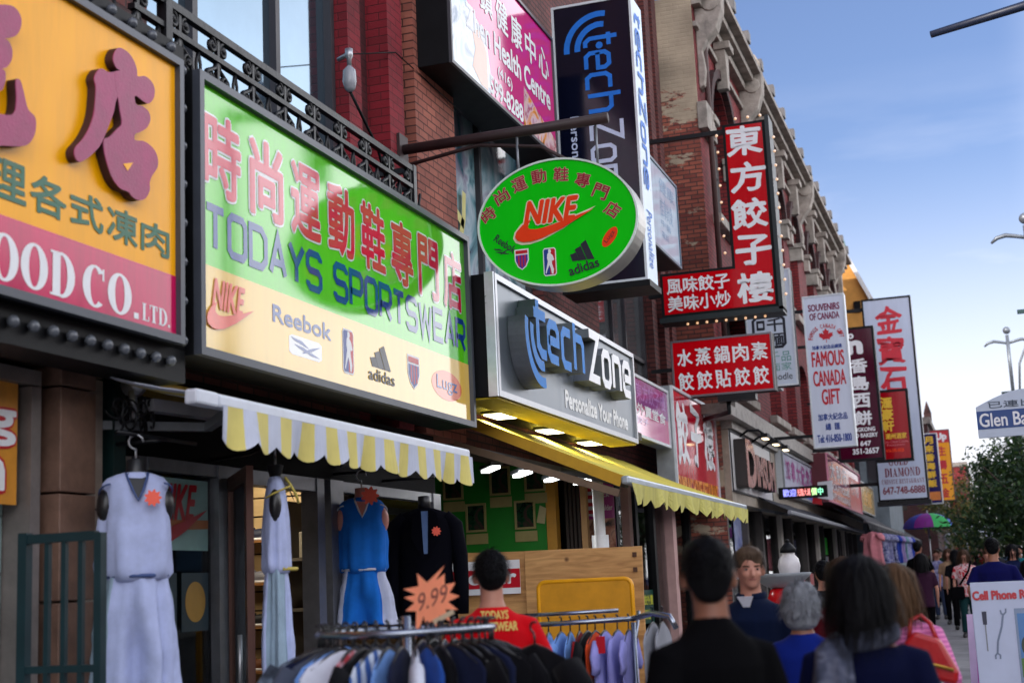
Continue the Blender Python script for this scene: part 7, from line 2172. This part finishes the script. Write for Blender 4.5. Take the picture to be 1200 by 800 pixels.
mb = MB(); mb.tube([(.62, 14.72, gz(14.7)), (.62, 14.72, 3.5)], .045, 10); build_each(mb, 'post', GP, t)

# ------------------------------------------------------------------ trees
def tree(label, x, y, zc, rx, rz, n, cols, trunk_r=.09, seed=1, leaf=.11, group='street trees', lean=0):
    rr = random.Random(seed)
    t = thing('street_tree', label, 'tree', (x, y, gz(y)), 0, group)
    bark = pm('bark', c8(70, 58, 50), rough=.9, var=.4, bump=.5, bscale=20)
    zb = gz(y)
    mb = MB(); mb.tube([(x, y, zb), (x + .03, y, zb + .6), (x - .02 + lean * .3, y, zc - rz * .7), (x + lean, y, zc + rz * .3)], [trunk_r * 1.3, trunk_r, trunk_r * .8, trunk_r * .3], 10)
    limbs = []
    for k in range(9):
        a = 2 * pi * k / 9 + rr.random(); h0 = zc - rz * (.8 - .7 * rr.random())
        e = Vector((x + lean + rx * .75 * cos(a), y + rx * .75 * sin(a), h0 + rz * (.5 + .5 * rr.random())))
        limbs.append(e)
        m_ = Vector((x + lean * .6, y, h0)).lerp(e, .5) + Vector((0, 0, .12))
        mb.tube([(x + lean * .5, y, h0), m_, e], [trunk_r * .5, trunk_r * .3, .012], 6)
    mb.build('trunk', bark, t)
    clumps = []
    for k in range(46):
        while True:
            p = Vector((rr.uniform(-1, 1), rr.uniform(-1, 1), rr.uniform(-1, 1)))
            if .25 < p.length < 1.0: break
        clumps.append((Vector((x + lean + p.x * rx, y + p.y * rx, zc + p.z * rz)), rr.uniform(.16, .34) * rx))
    mb = MB()
    for k in range(n):
        c, r_ = clumps[rr.randrange(len(clumps))]
        p = c + Vector((rr.gauss(0, 1), rr.gauss(0, 1), rr.gauss(0, .8))) * r_ * .62
        u = Vector((rr.gauss(0, 1), rr.gauss(0, 1), rr.gauss(0, 1) - .4)).normalized()
        w = u.cross(Vector((rr.gauss(0, 1), rr.gauss(0, 1), rr.gauss(0, 1)))).normalized()
        L, W_ = leaf * rr.uniform(.7, 1.3), leaf * .42
        mb.quad(p, p + u * L * .5 + w * W_ * .5, p + u * L, p + u * L * .5 - w * W_ * .5, mi=0 if rr.random() < .5 else (1 if rr.random() < .6 else 2))
    mb.build('crown', cols, t)
def leafm(name, col):
    m = pm(name, col, rough=.55, var=.35, scale=2.0)
    if not m.get('tl'):
        n, l = m.node_tree.nodes, m.node_tree.links
        p = n['Principled BSDF']; out = n['Material Output']
        tr = n.new('ShaderNodeBsdfTranslucent'); tr.inputs[0].default_value = (*[min(1, v * 1.3) for v in col], 1)
        mx = n.new('ShaderNodeMixShader'); mx.inputs[0].default_value = .3
        l.new(p.outputs[0], mx.inputs[1]); l.new(tr.outputs[0], mx.inputs[2]); l.new(mx.outputs[0], out.inputs['Surface']); m['tl'] = 1
    return m
LG = [leafm('leaf_dark', (.02, .052, .014)), leafm('leaf_mid', (.05, .10, .02)), leafm('leaf_blue', (.03, .07, .035))]
LY = [leafm('leaf_olive', (.08, .10, .025)), leafm('leaf_mid', (.05, .09, .025)), leafm('leaf_gold', (.24, .17, .03))]
tree('dark dense street tree under the street name sign', 1.2, 36, 2.95, 1.9, 1.75, 14000, LG, .1, 3, .16)
tree('taller dark street tree behind the near one', 1.25, 46, 4.2, 2.0, 1.9, 8000, LG, .12, 5, .14)
tree('loose yellowing street tree beyond the umbrella', -1.25, 60, 3.7, 1.35, 1.5, 3600, LY, .08, 9, .14)
tree('far leafy street tree filling the end of the pavement', .2, 78, 4.2, 2.6, 2.4, 6000, LY, .12, 12, .2)
tree('farthest dark street tree at the right', 3.2, 64, 4.8, 2.4, 2.2, 6000, LG, .12, 21, .18)
# ------------------------------------------------------------------ people
def skin(name, col): return pm(name, col, rough=.5, var=.1, scale=14, spec=.4)
SK1, SK2, SK3 = skin('skin_light', c8(184, 130, 110)), skin('skin_tan', c8(140, 94, 74)), skin('skin_warm', c8(150, 102, 82))
def hairmat(name, col): return pm(name, col, rough=.6, var=.35, scale=18, stretch=(1, 1, .25), bump=.35, bscale=60, spec=.15)
HK, HB, HG, HM = hairmat('hair_black', (.0025, .0025, .0035)), hairmat('hair_brown', (.06, .032, .018)), hairmat('hair_grey', (.22, .235, .26)), hairmat('hair_midbrown', (.085, .055, .035))

def person(label, x, y, head_deg, H, skinm, shirt, trousers, hair, hair_kind, voxel=.014, sleeve='short', elbows=None, hands=None, skirt=False,
           width=1.0, turn=0.0, stride=.0, group=None, hair_len=.18, collar=None, belly=1.0, lean=0.0, face=False, far=False, neckline=0.0, neck=1.0):
    """A standing or walking figure. Local axes: +Y is where it faces, feet on the pavement at z=0."""
    t = thing('person', label, 'person', (x, y, gz(y)), R(head_deg), group)
    s = H / 1.72
    V = lambda a, b, c: (a * s * 1.0, b * s, c * s)
    el = elbows or ((-.245, -.04, 1.13), (.245, -.04, 1.13))
    ha = hands or ((-.25, .10, .90), (.25, .10, .90))
    shx = .175 * width
    # --- bare body as one skin
    mb = MB()
    rg = lambda lst, n=18: mb.rings([(0, b * s, z * s, rx * s, ry * s) for (z, rx, ry, b) in lst], n)
    rg([(.82, .13 * width, .10, 0), (.93, .16 * width, .115 * belly, 0), (1.06, .142 * width, .10 * belly, 0), (1.22, .15 * width, .108, 0), (1.34, .165 * width, .11, 0), (1.41, .14 * width, .085, -.005), (1.45, .078 * neck, .066 * neck, -.01), (1.50, .058 * neck, .06 * neck, -.008), (1.58, .057 * neck, .06 * neck, .0), (1.60, .04, .04, 0)])
    ct, st = cos(R(turn)), sin(R(turn))
    def hd(a, b, c):       # head point, turned about the neck
        return (V(a * ct - b * st, a * st + b * ct, c))
    def hball(a, b, c, rx, ry, rz):
        k0 = len(mb.v); mb.ball((0, 0, 0), rx * s, ry * s, rz * s, 16, 12)
        for i in range(k0, len(mb.v)):
            q = mb.v[i] / s
            q = Vector((q.x + a, q.y + b, q.z))
            mb.v[i] = Vector(((q.x * ct - q.y * st) * s, (q.x * st + q.y * ct) * s, (q.z + c) * s))
    hball(0, .0, 1.645, .074, .094, .092)          # skull
    hball(0, .03, 1.585, .058, .070, .075)         # jaw
    hball(0, .07, 1.540, .030, .026, .026)         # chin
    hball(0, .104, 1.600, .013, .02, .024); hball(0, .112, 1.588, .015, .016, .012)   # nose
    hball(.03, .075, 1.595, .026, .024, .024); hball(-.03, .075, 1.595, .026, .024, .024)   # cheeks
    hball(0, .088, 1.565, .024, .012, .009)        # lips
    for q in (-1, 1): hball(q * .081, -.008, 1.612, .015, .023, .034)
    for q in (0, 1):
        sg = -1 if q == 0 else 1
        S, E, W = Vector((sg * shx, -.005, 1.372)), Vector(el[q]), Vector(ha[q])
        fore = (W - E).normalized()
        mb.tube([V(*S), V(*S.lerp(E, .35)), V(*E), V(*E.lerp(W, .3)), V(*W)], [.05 * s, .046 * s, .036 * s, .038 * s, .025 * s], 12)
        up_ = Vector((sg, 0, 0)); side = fore.cross(up_).normalized()
        P = W + fore * .05
        mb.tube([V(*W), V(*(W + fore * .045)), V(*(W + fore * .09))], [(.022 * s, .03 * s), (.018 * s, .042 * s), (.015 * s, .04 * s)], 10)
        for f_ in range(4):
            o = (f_ - 1.5) * .0195
            L = (.062, .072, .07, .054)[f_]
            b0 = W + fore * .085 + side * o
            b1 = b0 + fore * L * .5 - up_ * .006; b2 = b1 + (fore * .8 - up_ * .5).normalized() * L * .5
            mb.tube([V(*b0), V(*b1), V(*b2)], [.0085 * s, .008 * s, .0062 * s], 8)
        th0 = W + fore * .025 + side * -.035
        mb.tube([V(*th0), V(*(th0 + fore * .03 - side * .02)), V(*(th0 + fore * .06 - side * .022))], [.011 * s, .0095 * s, .007 * s], 8)
    legs = []
    for sg in (-1, 1):
        f = sg * stride
        hip, knee, ank = Vector((sg * .085, 0, .90)), Vector((sg * .09, .03 + f * .5, .49)), Vector((sg * .095, -.02 + f, .085))
        legs.append((hip, knee, ank))
        mb.tube([V(*hip), V(*hip.lerp(knee, .4)), V(*knee), V(*knee.lerp(ank, .3)), V(*ank)], [.082 * s, .07 * s, .05 * s, .052 * s, .034 * s], 14)
        mb.tube([V(*ank), V(ank.x, ank.y + .05, .05), V(ank.x * 1.15, ank.y + .17, .03)], [.04 * s, .045 * s, .03 * s], 10)
    v, f = fused(mb, voxel, 3)
    B = MB(); B.add(v, f, 0, True); body = B.build('body', skinm, t, local=True)
    # --- shirt
    m2 = MB()
    hem = .80 if not skirt else .86
    m2.rings([(0, 0, hem * s, .185 * width * s, .14 * belly * s), (0, 0, .93 * s, .186 * width * s, .14 * belly * s), (0, 0, 1.06 * s, .168 * width * s, .128 * belly * s), (0, 0, 1.22 * s, .172 * width * s, .128 * s), (0, 0, 1.34 * s, .188 * width * s, .13 * s), (0, -.004 * s, 1.395 * s, .172 * width * s, .104 * s), (0, -.006 * s, 1.432 * s, .125 * width * s, .09 * s), (0, -.008 * s, (1.455 - neckline) * s, (.09 + neckline * .8) * s, (.078 + neckline * .5) * s), (0, -.008 * s, (1.47 - neckline) * s, (.076 + neckline * .8) * s, (.07 + neckline * .4) * s)], 24)
    for q in (0, 1):
        sg = -1 if q == 0 else 1
        S, E, W = Vector((sg * shx, -.005, 1.366)), Vector(el[q]), Vector(ha[q])
        if sleeve == 'short':
            e2 = S.lerp(E, .80); m2.tube([V(*(S + Vector((-sg * .05, 0, .01)))), V(*S), V(*S.lerp(E, .4)), V(*e2)], [.058 * s, .064 * s, .062 * s, .066 * s], 14)
        else:
            m2.tube([V(*(S + Vector((-sg * .05, 0, .01)))), V(*S), V(*S.lerp(E, .4)), V(*E), V(*E.lerp(W, .4)), V(*E.lerp(W, .93))], [.058 * s, .063 * s, .058 * s, .052 * s, .05 * s, .042 * s], 14)
    v, f = fused(m2, voxel, 3)
    vv = []
    for p in v:
        n1 = noise.noise(Vector((p.x * 7 + x * 3, p.y * 7, p.z * 4))) + .5 * noise.noise(Vector((p.x * 18, p.y * 18 + y, p.z * 9)))
        k = .010 * s * n1 * (1.25 - min(1, max(0, (p.z / s - .8) / .9)))
        r_ = math.hypot(p.x, p.y) + 1e-6
        vv.append(Vector((p.x * (1 + k / r_ * .9), p.y * (1 + k / r_ * .9), p.z)))
    m2 = MB(); m2.add(vv, f, 0, True); sh = m2.build('shirt', shirt, t, local=True)
    if collar:
        m3 = MB()
        m3.tube([V(.078 * cos(a), -.008 + .07 * sin(a), 1.475 - .012 * sin(a)) for a in [pi / 2 + .35 + (2 * pi - .7) * k / 14 for k in range(15)]], [(.012 * s, .024 * s)] * 15, 8)
        m3.build('collar', collar, sh, local=True)
    # --- trousers or skirt
    m4 = MB()
    m4.rings([(0, 0, .80 * s, .172 * width * s, .13 * s), (0, 0, .92 * s, .174 * width * s, .128 * belly * s), (0, 0, 1.0 * s, .158 * width * s, .118 * belly * s)], 20)
    if skirt:
        m4.rings([(0, 0, .45 * s, .2 * s, .16 * s), (0, 0, .7 * s, .19 * s, .15 * s), (0, 0, .9 * s, .172 * s, .125 * s)], 20)
    else:
        for hip, knee, ank in legs:
            m4.tube([V(*hip), V(*hip.lerp(knee, .4)), V(*knee), V(*knee.lerp(ank, .5)), V(ank.x, ank.y, .10)], [.097 * s, .088 * s, .070 * s, .066 * s, .062 * s], 14)
    v, f = fused(m4, voxel, 3)
    vv = []
    for p in v:
        n1 = noise.noise(Vector((p.x * 9 + x, p.y * 9, p.z * 6))) * .008 * s
        vv.append(p + Vector((n1, n1 * .7, 0)))
    m4 = MB(); m4.add(vv, f, 0, True); m4.build('trousers' if not skirt else 'skirt', trousers, t, local=True)
    # --- shoes
    for hip, knee, ank in legs:
        m5 = MB(); m5.tube([V(ank.x, ank.y - .045, .055), V(ank.x, ank.y, .065), V(ank.x * 1.08, ank.y + .09, .05), V(ank.x * 1.15, ank.y + .19, .035), V(ank.x * 1.16, ank.y + .215, .03)], [(.036 * s, .045 * s), (.047 * s, .06 * s), (.05 * s, .046 * s), (.04 * s, .033 * s), (.02 * s, .018 * s)], 12)
        m5.build('shoe', pm('shoe_leather', (.03, .028, .028), rough=.5), t, local=True)
    # --- hair: a fitted mass with loose strands breaking its outline
    rr = random.Random(int(x * 100 + y * 37))
    hb = MB(); save = mb
    def cap(a, b, c, rx, ry, rz):
        k0 = len(hb.v); hb.ball((0, 0, 0), rx * s, ry * s, rz * s, 18, 14)
        for i in range(k0, len(hb.v)):
            q = hb.v[i] / s
            q = Vector((q.x + a, q.y + b, q.z))
            hb.v[i] = Vector(((q.x * ct - q.y * st) * s, (q.x * st + q.y * ct) * s, (q.z + c) * s))
    if hair_kind == 'short':
        cap(0, -.012, 1.668, .084, .102, .088); cap(0, -.04, 1.635, .077, .068, .082); cap(0, -.052, 1.595, .06, .042, .05); cap(0, .03, 1.705, .074, .07, .05)
        root_c, root_r, zmin, ln, drop = Vector((0, -.014, 1.66)), (.086, .105, .094), 1.57, .045, .3
    elif hair_kind == 'crop':
        cap(0, -.010, 1.668, .083, .101, .086); cap(0, -.04, 1.63, .077, .066, .08); cap(0, -.05, 1.59, .062, .045, .055); cap(0, .02, 1.70, .076, .08, .052)
        root_c, root_r, zmin, ln, drop = Vector((0, -.012, 1.66)), (.085, .104, .093), 1.57, .022, .25
    elif hair_kind == 'curly':
        cap(0, -.01, 1.675, .105, .115, .095); cap(0, -.045, 1.61, .108, .085, .10); cap(0, -.04, 1.54, .098, .07, .06)
        for sg in (-1, 1): cap(sg * .075, -.005, 1.60, .038, .06, .085)
        for k in range(40):
            a, b = rr.uniform(0, 2 * pi), rr.uniform(-.9, 1.2)
            d = Vector((cos(a) * cos(b), sin(a) * cos(b), sin(b)))
            if d.y > .45 and d.z < .5: continue
            cap(d.x * .1, -.03 + d.y * .095, 1.62 + d.z * .13, .024, .024, .024)
        root_c, root_r, zmin, ln, drop = Vector((0, -.03, 1.62)), (.112, .108, .145), 1.49, .05, .25
    else:   # 'bob' and 'long'
        L = hair_len
        cap(0, -.008, 1.668, .087, .106, .086); cap(0, -.045, 1.61, .086, .072, .11)
        for sg in (-1, 1): cap(sg * .064, -.012, 1.60 - L * .25, .032, .06, .09 + L * .25)
        cap(0, -.06, 1.56 - L * .45, .088, .05, .09 + L * .5)
        root_c, root_r, zmin, ln, drop = Vector((0, -.02, 1.65)), (.095, .11, .11), 1.56, L + .12, .95
    v, f = fused(hb, max(.007, voxel * .7), 9, .6)
    vv = []
    for p in v:
        n1 = noise.noise(Vector((p.x * 30, p.y * 30, p.z * 6))) * (.011 if hair_kind == 'short' else .006) * s
        vv.append(p * (1 + 0) + Vector((p.x, p.y, 0)).normalized() * n1)
    hb = MB(); hb.add(vv, f, 0, True)
    nst = 300 if far else 1100
    for k in range(nst):
        a = rr.uniform(0, 2 * pi); b = math.asin(rr.uniform(-.35, 1))
        d = Vector((cos(a) * cos(b), sin(a) * cos(b), sin(b)))
        p = root_c + Vector((d.x * root_r[0], d.y * root_r[1], d.z * root_r[2]))
        if p.z < zmin or (d.y > .55 and d.z < .35): continue
        L = ln * rr.uniform(.5, 1.1)
        outd = Vector((d.x, d.y - .2, d.z * .6)).normalized()
        pts = [p]
        dirv = (outd * .7 + Vector((rr.uniform(-.5, .5), rr.uniform(-.5, .3), .1)) + Vector((0, 0, -drop * 2))).normalized()
        for i in range(4):
            pts.append(pts[-1] + dirv * L / 4)
            dirv = (dirv + Vector((-d.x * .12, -d.y * .12, -drop * .45)) + Vector((rr.uniform(-.2, .2), rr.uniform(-.2, .2), 0))).normalized()
            if drop > .5:
                q = pts[-1]
                rad = math.hypot(q.x / .112, (q.y + .03) / .115)
                if rad < .95 and q.z < 1.72: pts[-1] = Vector((q.x / max(rad, .2) * 1.0, (q.y + .03) / max(rad, .2) - .03, q.z))
        w_ = .0028 if not far else .006
        sd = Vector((-d.y, d.x, 0)).normalized()
        vs_ = []
        for i, q in enumerate(pts):
            ww = w_ * (1 - i / 5)
            for e in (-1, 1):
                qq = q + sd * ww * e
                vs_.append(V(qq.x * ct - qq.y * st, qq.x * st + qq.y * ct, qq.z))
        hb.add(vs_, [(2 * i, 2 * i + 1, 2 * i + 3, 2 * i + 2) for i in range(4)], 0, True)
    hb.build('hair', hair, t, local=True)
    if face:
        for q in (-1, 1):
            e = MB()
            a, b = q * .031, .083
            e.ball(V(a * ct - b * st, a * st + b * ct, 1.622), .011 * s, .011 * s, .0055 * s, 10, 8); ey = e.build('eye', pm('eye_white', c8(150, 140, 134), rough=.3), t, local=True)
            b = .0955
            e = MB(); e.ball(V(a * ct - b * st, a * st + b * ct, 1.622), .006 * s, .003 * s, .006 * s, 8, 6); e.build('iris', pm('iris_dark', (.01, .008, .006), rough=.2), ey, local=True)
            e = MB(); e.tube([V((a + dx) * ct - (.093 - abs(dx) * .3) * st, (a + dx) * st + (.093 - abs(dx) * .3) * ct, 1.642 - abs(dx + q * -.004) * .25) for dx in (-.02, -.007, .007, .02)], [.003 * s, .0045 * s, .0045 * s, .003 * s], 6); e.build('eyebrow', hair, t, local=True)
        e = MB(); e.tube([V(dx * ct - (.099 - abs(dx) * .35) * st, dx * st + (.099 - abs(dx) * .35) * ct, 1.566) for dx in (-.022, -.01, .01, .022)], [.003 * s, .005 * s, .005 * s, .003 * s], 6); e.build('mouth', pm('lip', c8(150, 84, 78), rough=.45), t, local=True)
    return t, s

JEANS = cloth('denim', c8(50, 60, 84)); KHAKI = cloth('grey_trousers', c8(150, 156, 170)); BLKC = pm('black_cloth', (.0028, .0028, .0035), rough=.95, bump=.12, bscale=9, spec=.06); NAVYC = pm('navy_cloth', c8(8, 14, 46), rough=.9, bump=.12, bscale=9, spec=.1); BLUEC = cloth('blue_cloth', c8(14, 34, 118)); REDC = cloth('red_tee', c8(206, 10, 24)); POLO = cloth('navy_polo', c8(10, 22, 48)); MARC = cloth('maroon_cloth', c8(80, 8, 22)); COLW = pm('white_collar', c8(200, 204, 214))
HANGDOWN = ((-.23, -.03, 1.12), (.23, -.03, 1.12)), ((-.235, .06, .88), (.235, .06, .88))

# man in the red shop shirt behind the round rail
t, s = person('man in a red printed T-shirt seen from behind at the round clothes rail', -2.355, 6.62, 24, 1.69, SK1, REDC, JEANS, HK, 'short', voxel=.011, elbows=((-.26, .06, 1.14), (.27, -.02, 1.13)), hands=((-.16, .30, 1.02), (.20, .24, 1.06)), width=1.0)
mbx = MB()
Ft = Face((-.12 * s, -.128 * s, 1.345 * s), (1, 0, 0), Vector((0, .10, 1)).normalized(), Vector((0, -1, .10)).normalized(), .24 * s, .12 * s)
WLs = WL[t]; WL[t] = Vector((0, 0, 0))
YLET = pm('shirt_print', c8(226, 206, 110), rough=.7)
lettering(Ft, 'TODAYS', .22, .78, .56, .9, YLET, t, bold=.04, dz=.004); lettering(Ft, 'SPORTSWEAR', .04, .96, .08, .44, YLET, t, bold=.04, dz=.004)
WL[t] = WLs
# man in black close to the viewer
person('man in a black T-shirt with cropped black hair, closest at the bottom centre', -.85, 4.4, 40, 1.655, SK2, BLKC, JEANS, HK, 'crop', voxel=.010, elbows=HANGDOWN[0], hands=HANGDOWN[1], width=.95, turn=-24, neck=.96, neckline=-.03)
# woman in navy with the bob and scarf
t, s = person('woman with a black bob, navy top and grey scarf, close at bottom right', -.44, 4.95, 2, 1.575, SK1, NAVYC, BLKC, HK, 'bob', voxel=.010, elbows=HANGDOWN[0], hands=HANGDOWN[1], width=.98, hair_len=.14, neckline=.05, turn=-6)
mb = MB()
mb.tube([(.105 * cos(a) * s, (-.01 + .095 * sin(a)) * s, (1.455 + .02 * sin(a + 1)) * s) for a in [2 * pi * k / 20 for k in range(20)]], [(.026, .036)] * 20, 12, closed=True)
v, f = drape([(1.46 * s, .04, .035, .2, -.09 * s, -.07), (1.42 * s, .055, .035, .6, -.105 * s, -.105), (1.3 * s, .06, .03, 1, -.11 * s, -.135), (1.1 * s, .065, .03, 1.2, -.115 * s, -.145), (.95 * s, .07, .03, 1.3, -.115 * s, -.14)], n=28, fold=.014, k=5, seed=2); mb.add(v, f, 0, True)
mb.build('scarf', swirl('scarf_cloth', [c8(30, 34, 48), c8(66, 72, 92), c8(100, 104, 122), c8(44, 48, 64)], 9, .9), t, local=True)
# grey-haired woman
person('grey curly haired woman in a blue short-sleeved dress seen from behind', -.92, 7.08, 4, 1.46, SK2, BLUEC, BLUEC, HG, 'curly', voxel=.012, elbows=HANGDOWN[0], hands=HANGDOWN[1], width=1.05, belly=1.15, skirt=True)
# man in a polo facing the camera
t, s = person('man in a navy polo shirt with brown hair walking towards the viewer', -1.27, 7.75, 172, 1.655, SK1, POLO, JEANS, HM, 'short', voxel=.010, elbows=HANGDOWN[0], hands=HANGDOWN[1], width=1.05, collar=POLO, face=True, turn=28, belly=1.1)
WLs = WL[t]; WL[t] = Vector((0, 0, 0))
mb = MB(); mb.prism([(-.045, 0), (.045, 0), (.01, -.075), (-.01, -.075)], (0, .105 * s, 1.475 * s), (-1, 0, 0), Vector((0, .3, 1)).normalized(), Vector((0, 1, -.3)).normalized(), 0, .004); mb.build('undershirt', COLW, t)
WL[t] = WLs
t = thing('shopping_bag', 'blue and white checked carrier bag hanging beside the man in the polo', 'bag', (-1.02, 7.55, .62))
v, f = drape([(1.0, .012, .05, 0), (.93, .03, .10, .5), (.8, .05, .13, .8), (.62, .055, .13, .6), (.618, .03, .1, .6)], n=24, fold=.008, k=4, seed=6); v = [(a - 1.02, b + 7.55, c) for a, b, c in v]
mb = MB(); mb.add(v, f, 0, True); mb.build('bag_body', stripes('check_bag', c8(60, 90, 170), c8(190, 200, 224), 2, .05), t)
# woman in dark red behind
person('woman with brown hair in a maroon top walking behind the grey haired woman', -.88, 8.9, 4, 1.575, SK1, MARC, BLKC, HB, 'long', voxel=.013, elbows=HANGDOWN[0], hands=HANGDOWN[1], hair_len=.12, far=False)
# woman in pink with red bag
PINK = stripes('pink_knit', c8(226, 130, 184), c8(196, 96, 160), 2, .022)
person('woman with long light brown hair in a pink knitted top', -.47, 7.2, -6, 1.53, SK1, PINK, JEANS, hairmat('hair_chestnut', (.11, .06, .03)), 'long', voxel=.012, sleeve='long', elbows=((-.24, -.02, 1.12), (.27, -.08, 1.13)), hands=((-.22, .14, .92), (.22, .18, 1.05)), hair_len=.16)
t = thing('handbag', 'red leather handbag on the arm of the woman in pink', 'bag', (-.36, 7.0, 1.1))
RL = pm('red_leather', c8(176, 14, 20), rough=.35, var=.2, bump=.1)
mb = MB(); mb.prism([(-.12, 0), (.12, -.06), (.13, .0), (.06, .15), (-.06, .19), (-.12, .12)], (-.34, 7.0, 1.13), (1, 0, 0), (0, 0, 1), (0, -1, 0), -.11, 0); mb.build('bag_body', RL, t, bevel=.02)
mb = MB(); mb.tube([(-.42, 7.05, 1.29), (-.41, 7.09, 1.37), (-.36, 7.11, 1.39), (-.32, 7.09, 1.35), (-.29, 7.05, 1.26)], .011, 8); mb.build('strap', RL, t)
mb = MB(); mb.tube([(-.45, 6.99, 1.21), (-.23, 6.99, 1.14)], .008, 6); mb.build('zip', pm('zip_gold', c8(180, 140, 60), rough=.3, metal=.8), t)
# farther people up the pavement
person('man in a black shirt and grey trousers seen from behind at the clothes rack', -1.48, 30.4, -20, 1.82, SK3, BLKC, KHAKI, HK, 'short', voxel=.02, elbows=((-.25, -.02, 1.14), (.27, -.02, 1.14)), hands=((-.22, .16, 1.0), (.26, .14, .95)), far=True, stride=.05)
t, s = person('long haired woman in a red and white top with a dark bag facing the viewer', -.56, 28.6, 178, 1.62, SK1, swirl('red_white_top', [c8(200, 14, 40), c8(200, 14, 40), c8(214, 206, 206), c8(200, 14, 40), c8(30, 60, 60)], 7, .9), cloth('teal_trousers', c8(20, 52, 54)), HB, 'long', voxel=.018, elbows=HANGDOWN[0], hands=HANGDOWN[1], hair_len=.24, far=True, face=True, stride=.14)
t = thing('shoulder_bag', 'dark shoulder bag across the woman in the red and white top', 'bag', (-.72, 28.45, 1.1))
mb = MB(); mb.tube([(-.44, 28.46, 1.74), (-.5, 28.42, 1.55), (-.68, 28.43, 1.3)], .02, 6); mb.build('strap', BLKC, t); mb = MB(); mb.box(-.86, -.6, 28.38, 28.5, 1.03, 1.27); mb.build('bag_body', BLKC, t, bevel=.03)
person('broad man in an indigo shirt seen from behind above the white sandwich board', -.02, 18.1, 2, 1.72, SK3, cloth('indigo_cloth', c8(12, 14, 72)), JEANS, HK, 'short', voxel=.016, elbows=((-.3, -.03, 1.14), (.3, -.03, 1.14)), hands=((-.26, .12, .95), (.26, .12, .95)), width=1.18, far=True)
person('person in a beige jacket behind the long haired woman', -1.0, 33.8, 176, 1.66, SK1, cloth('beige_cloth', c8(150, 122, 96)), BLKC, HB, 'long', voxel=.022, elbows=HANGDOWN[0], hands=HANGDOWN[1], far=True)
person('small dark haired person in a dark top right of the long haired woman', -.5, 36.2, 172, 1.58, SK1, cloth('plum_cloth', c8(60, 40, 60)), JEANS, HK, 'bob', voxel=.022, elbows=HANGDOWN[0], hands=HANGDOWN[1], far=True)
person('person in a grey top whose head shows beside the indigo shirt', -.12, 27.0, 185, 1.6, SK1, cloth('grey_cloth', c8(120, 90, 96)), JEANS, HB, 'short', voxel=.022, elbows=HANGDOWN[0], hands=HANGDOWN[1], far=True)
person('person in a pale top at the right edge of the pavement', .42, 21.6, 10, 1.42, SK1, cloth('pale_cloth', c8(150, 160, 190)), JEANS, HK, 'bob', voxel=.02, elbows=HANGDOWN[0], hands=HANGDOWN[1], far=True)
person('person in a teal top far up the pavement at the right', .5, 33.0, 178, 1.66, SK1, cloth('teal_cloth', c8(30, 110, 120)), BLKC, HK, 'short', voxel=.022, elbows=HANGDOWN[0], hands=HANGDOWN[1], far=True)
person('person in a white patterned top by the near end of the dresses', -1.35, 36.5, 175, 1.66, SK1, swp[1], JEANS, HB, 'short', voxel=.022, elbows=HANGDOWN[0], hands=HANGDOWN[1], far=True)

crowd = [(-1.62, 46.0, 178, 1.70, 'person in a dark green top far up by the dresses', c8(24, 50, 40), HK, 'short'), (-.95, 41.0, 182, 1.64, 'person in a white top far up beyond the beige jacket', c8(196, 196, 206), HB, 'bob'),
         (-.78, 31.2, 2, 1.62, 'dark haired person in black walking away behind the long haired woman', c8(12, 12, 16), HK, 'long'), (-.32, 38.5, 176, 1.74, 'person in a brick red top far up the pavement', c8(130, 40, 34), HK, 'short'),
         (.02, 30.2, 4, 1.70, 'person in a charcoal jacket walking away beyond the indigo shirt', c8(40, 40, 46), HB, 'short'), (.30, 26.4, 183, 1.66, 'person in a dark blue top right of the indigo shirt', c8(16, 26, 60), HK, 'bob'),
         (.36, 41.5, 178, 1.7, 'person in a pale blue top under the street trees', c8(120, 150, 190), HM, 'short'), (-1.15, 24.2, 6, 1.58, 'person in a plum top walking away left of the red and white top', c8(50, 24, 44), HK, 'bob'),
         (-1.42, 12.6, 4, 1.56, 'dark haired person in a dark top walking away past the bowl stand', c8(20, 18, 26), HK, 'short')]
for (x, y, a, h, lbl, c, hr, hk) in crowd:
    person(lbl, x, y, a, h, SK1, cloth('crowd_%d_%d' % (int(y * 10), int(h * 100)), c), BLKC, hr, hk, voxel=.022, elbows=HANGDOWN[0], hands=HANGDOWN[1], far=True, stride=.06)
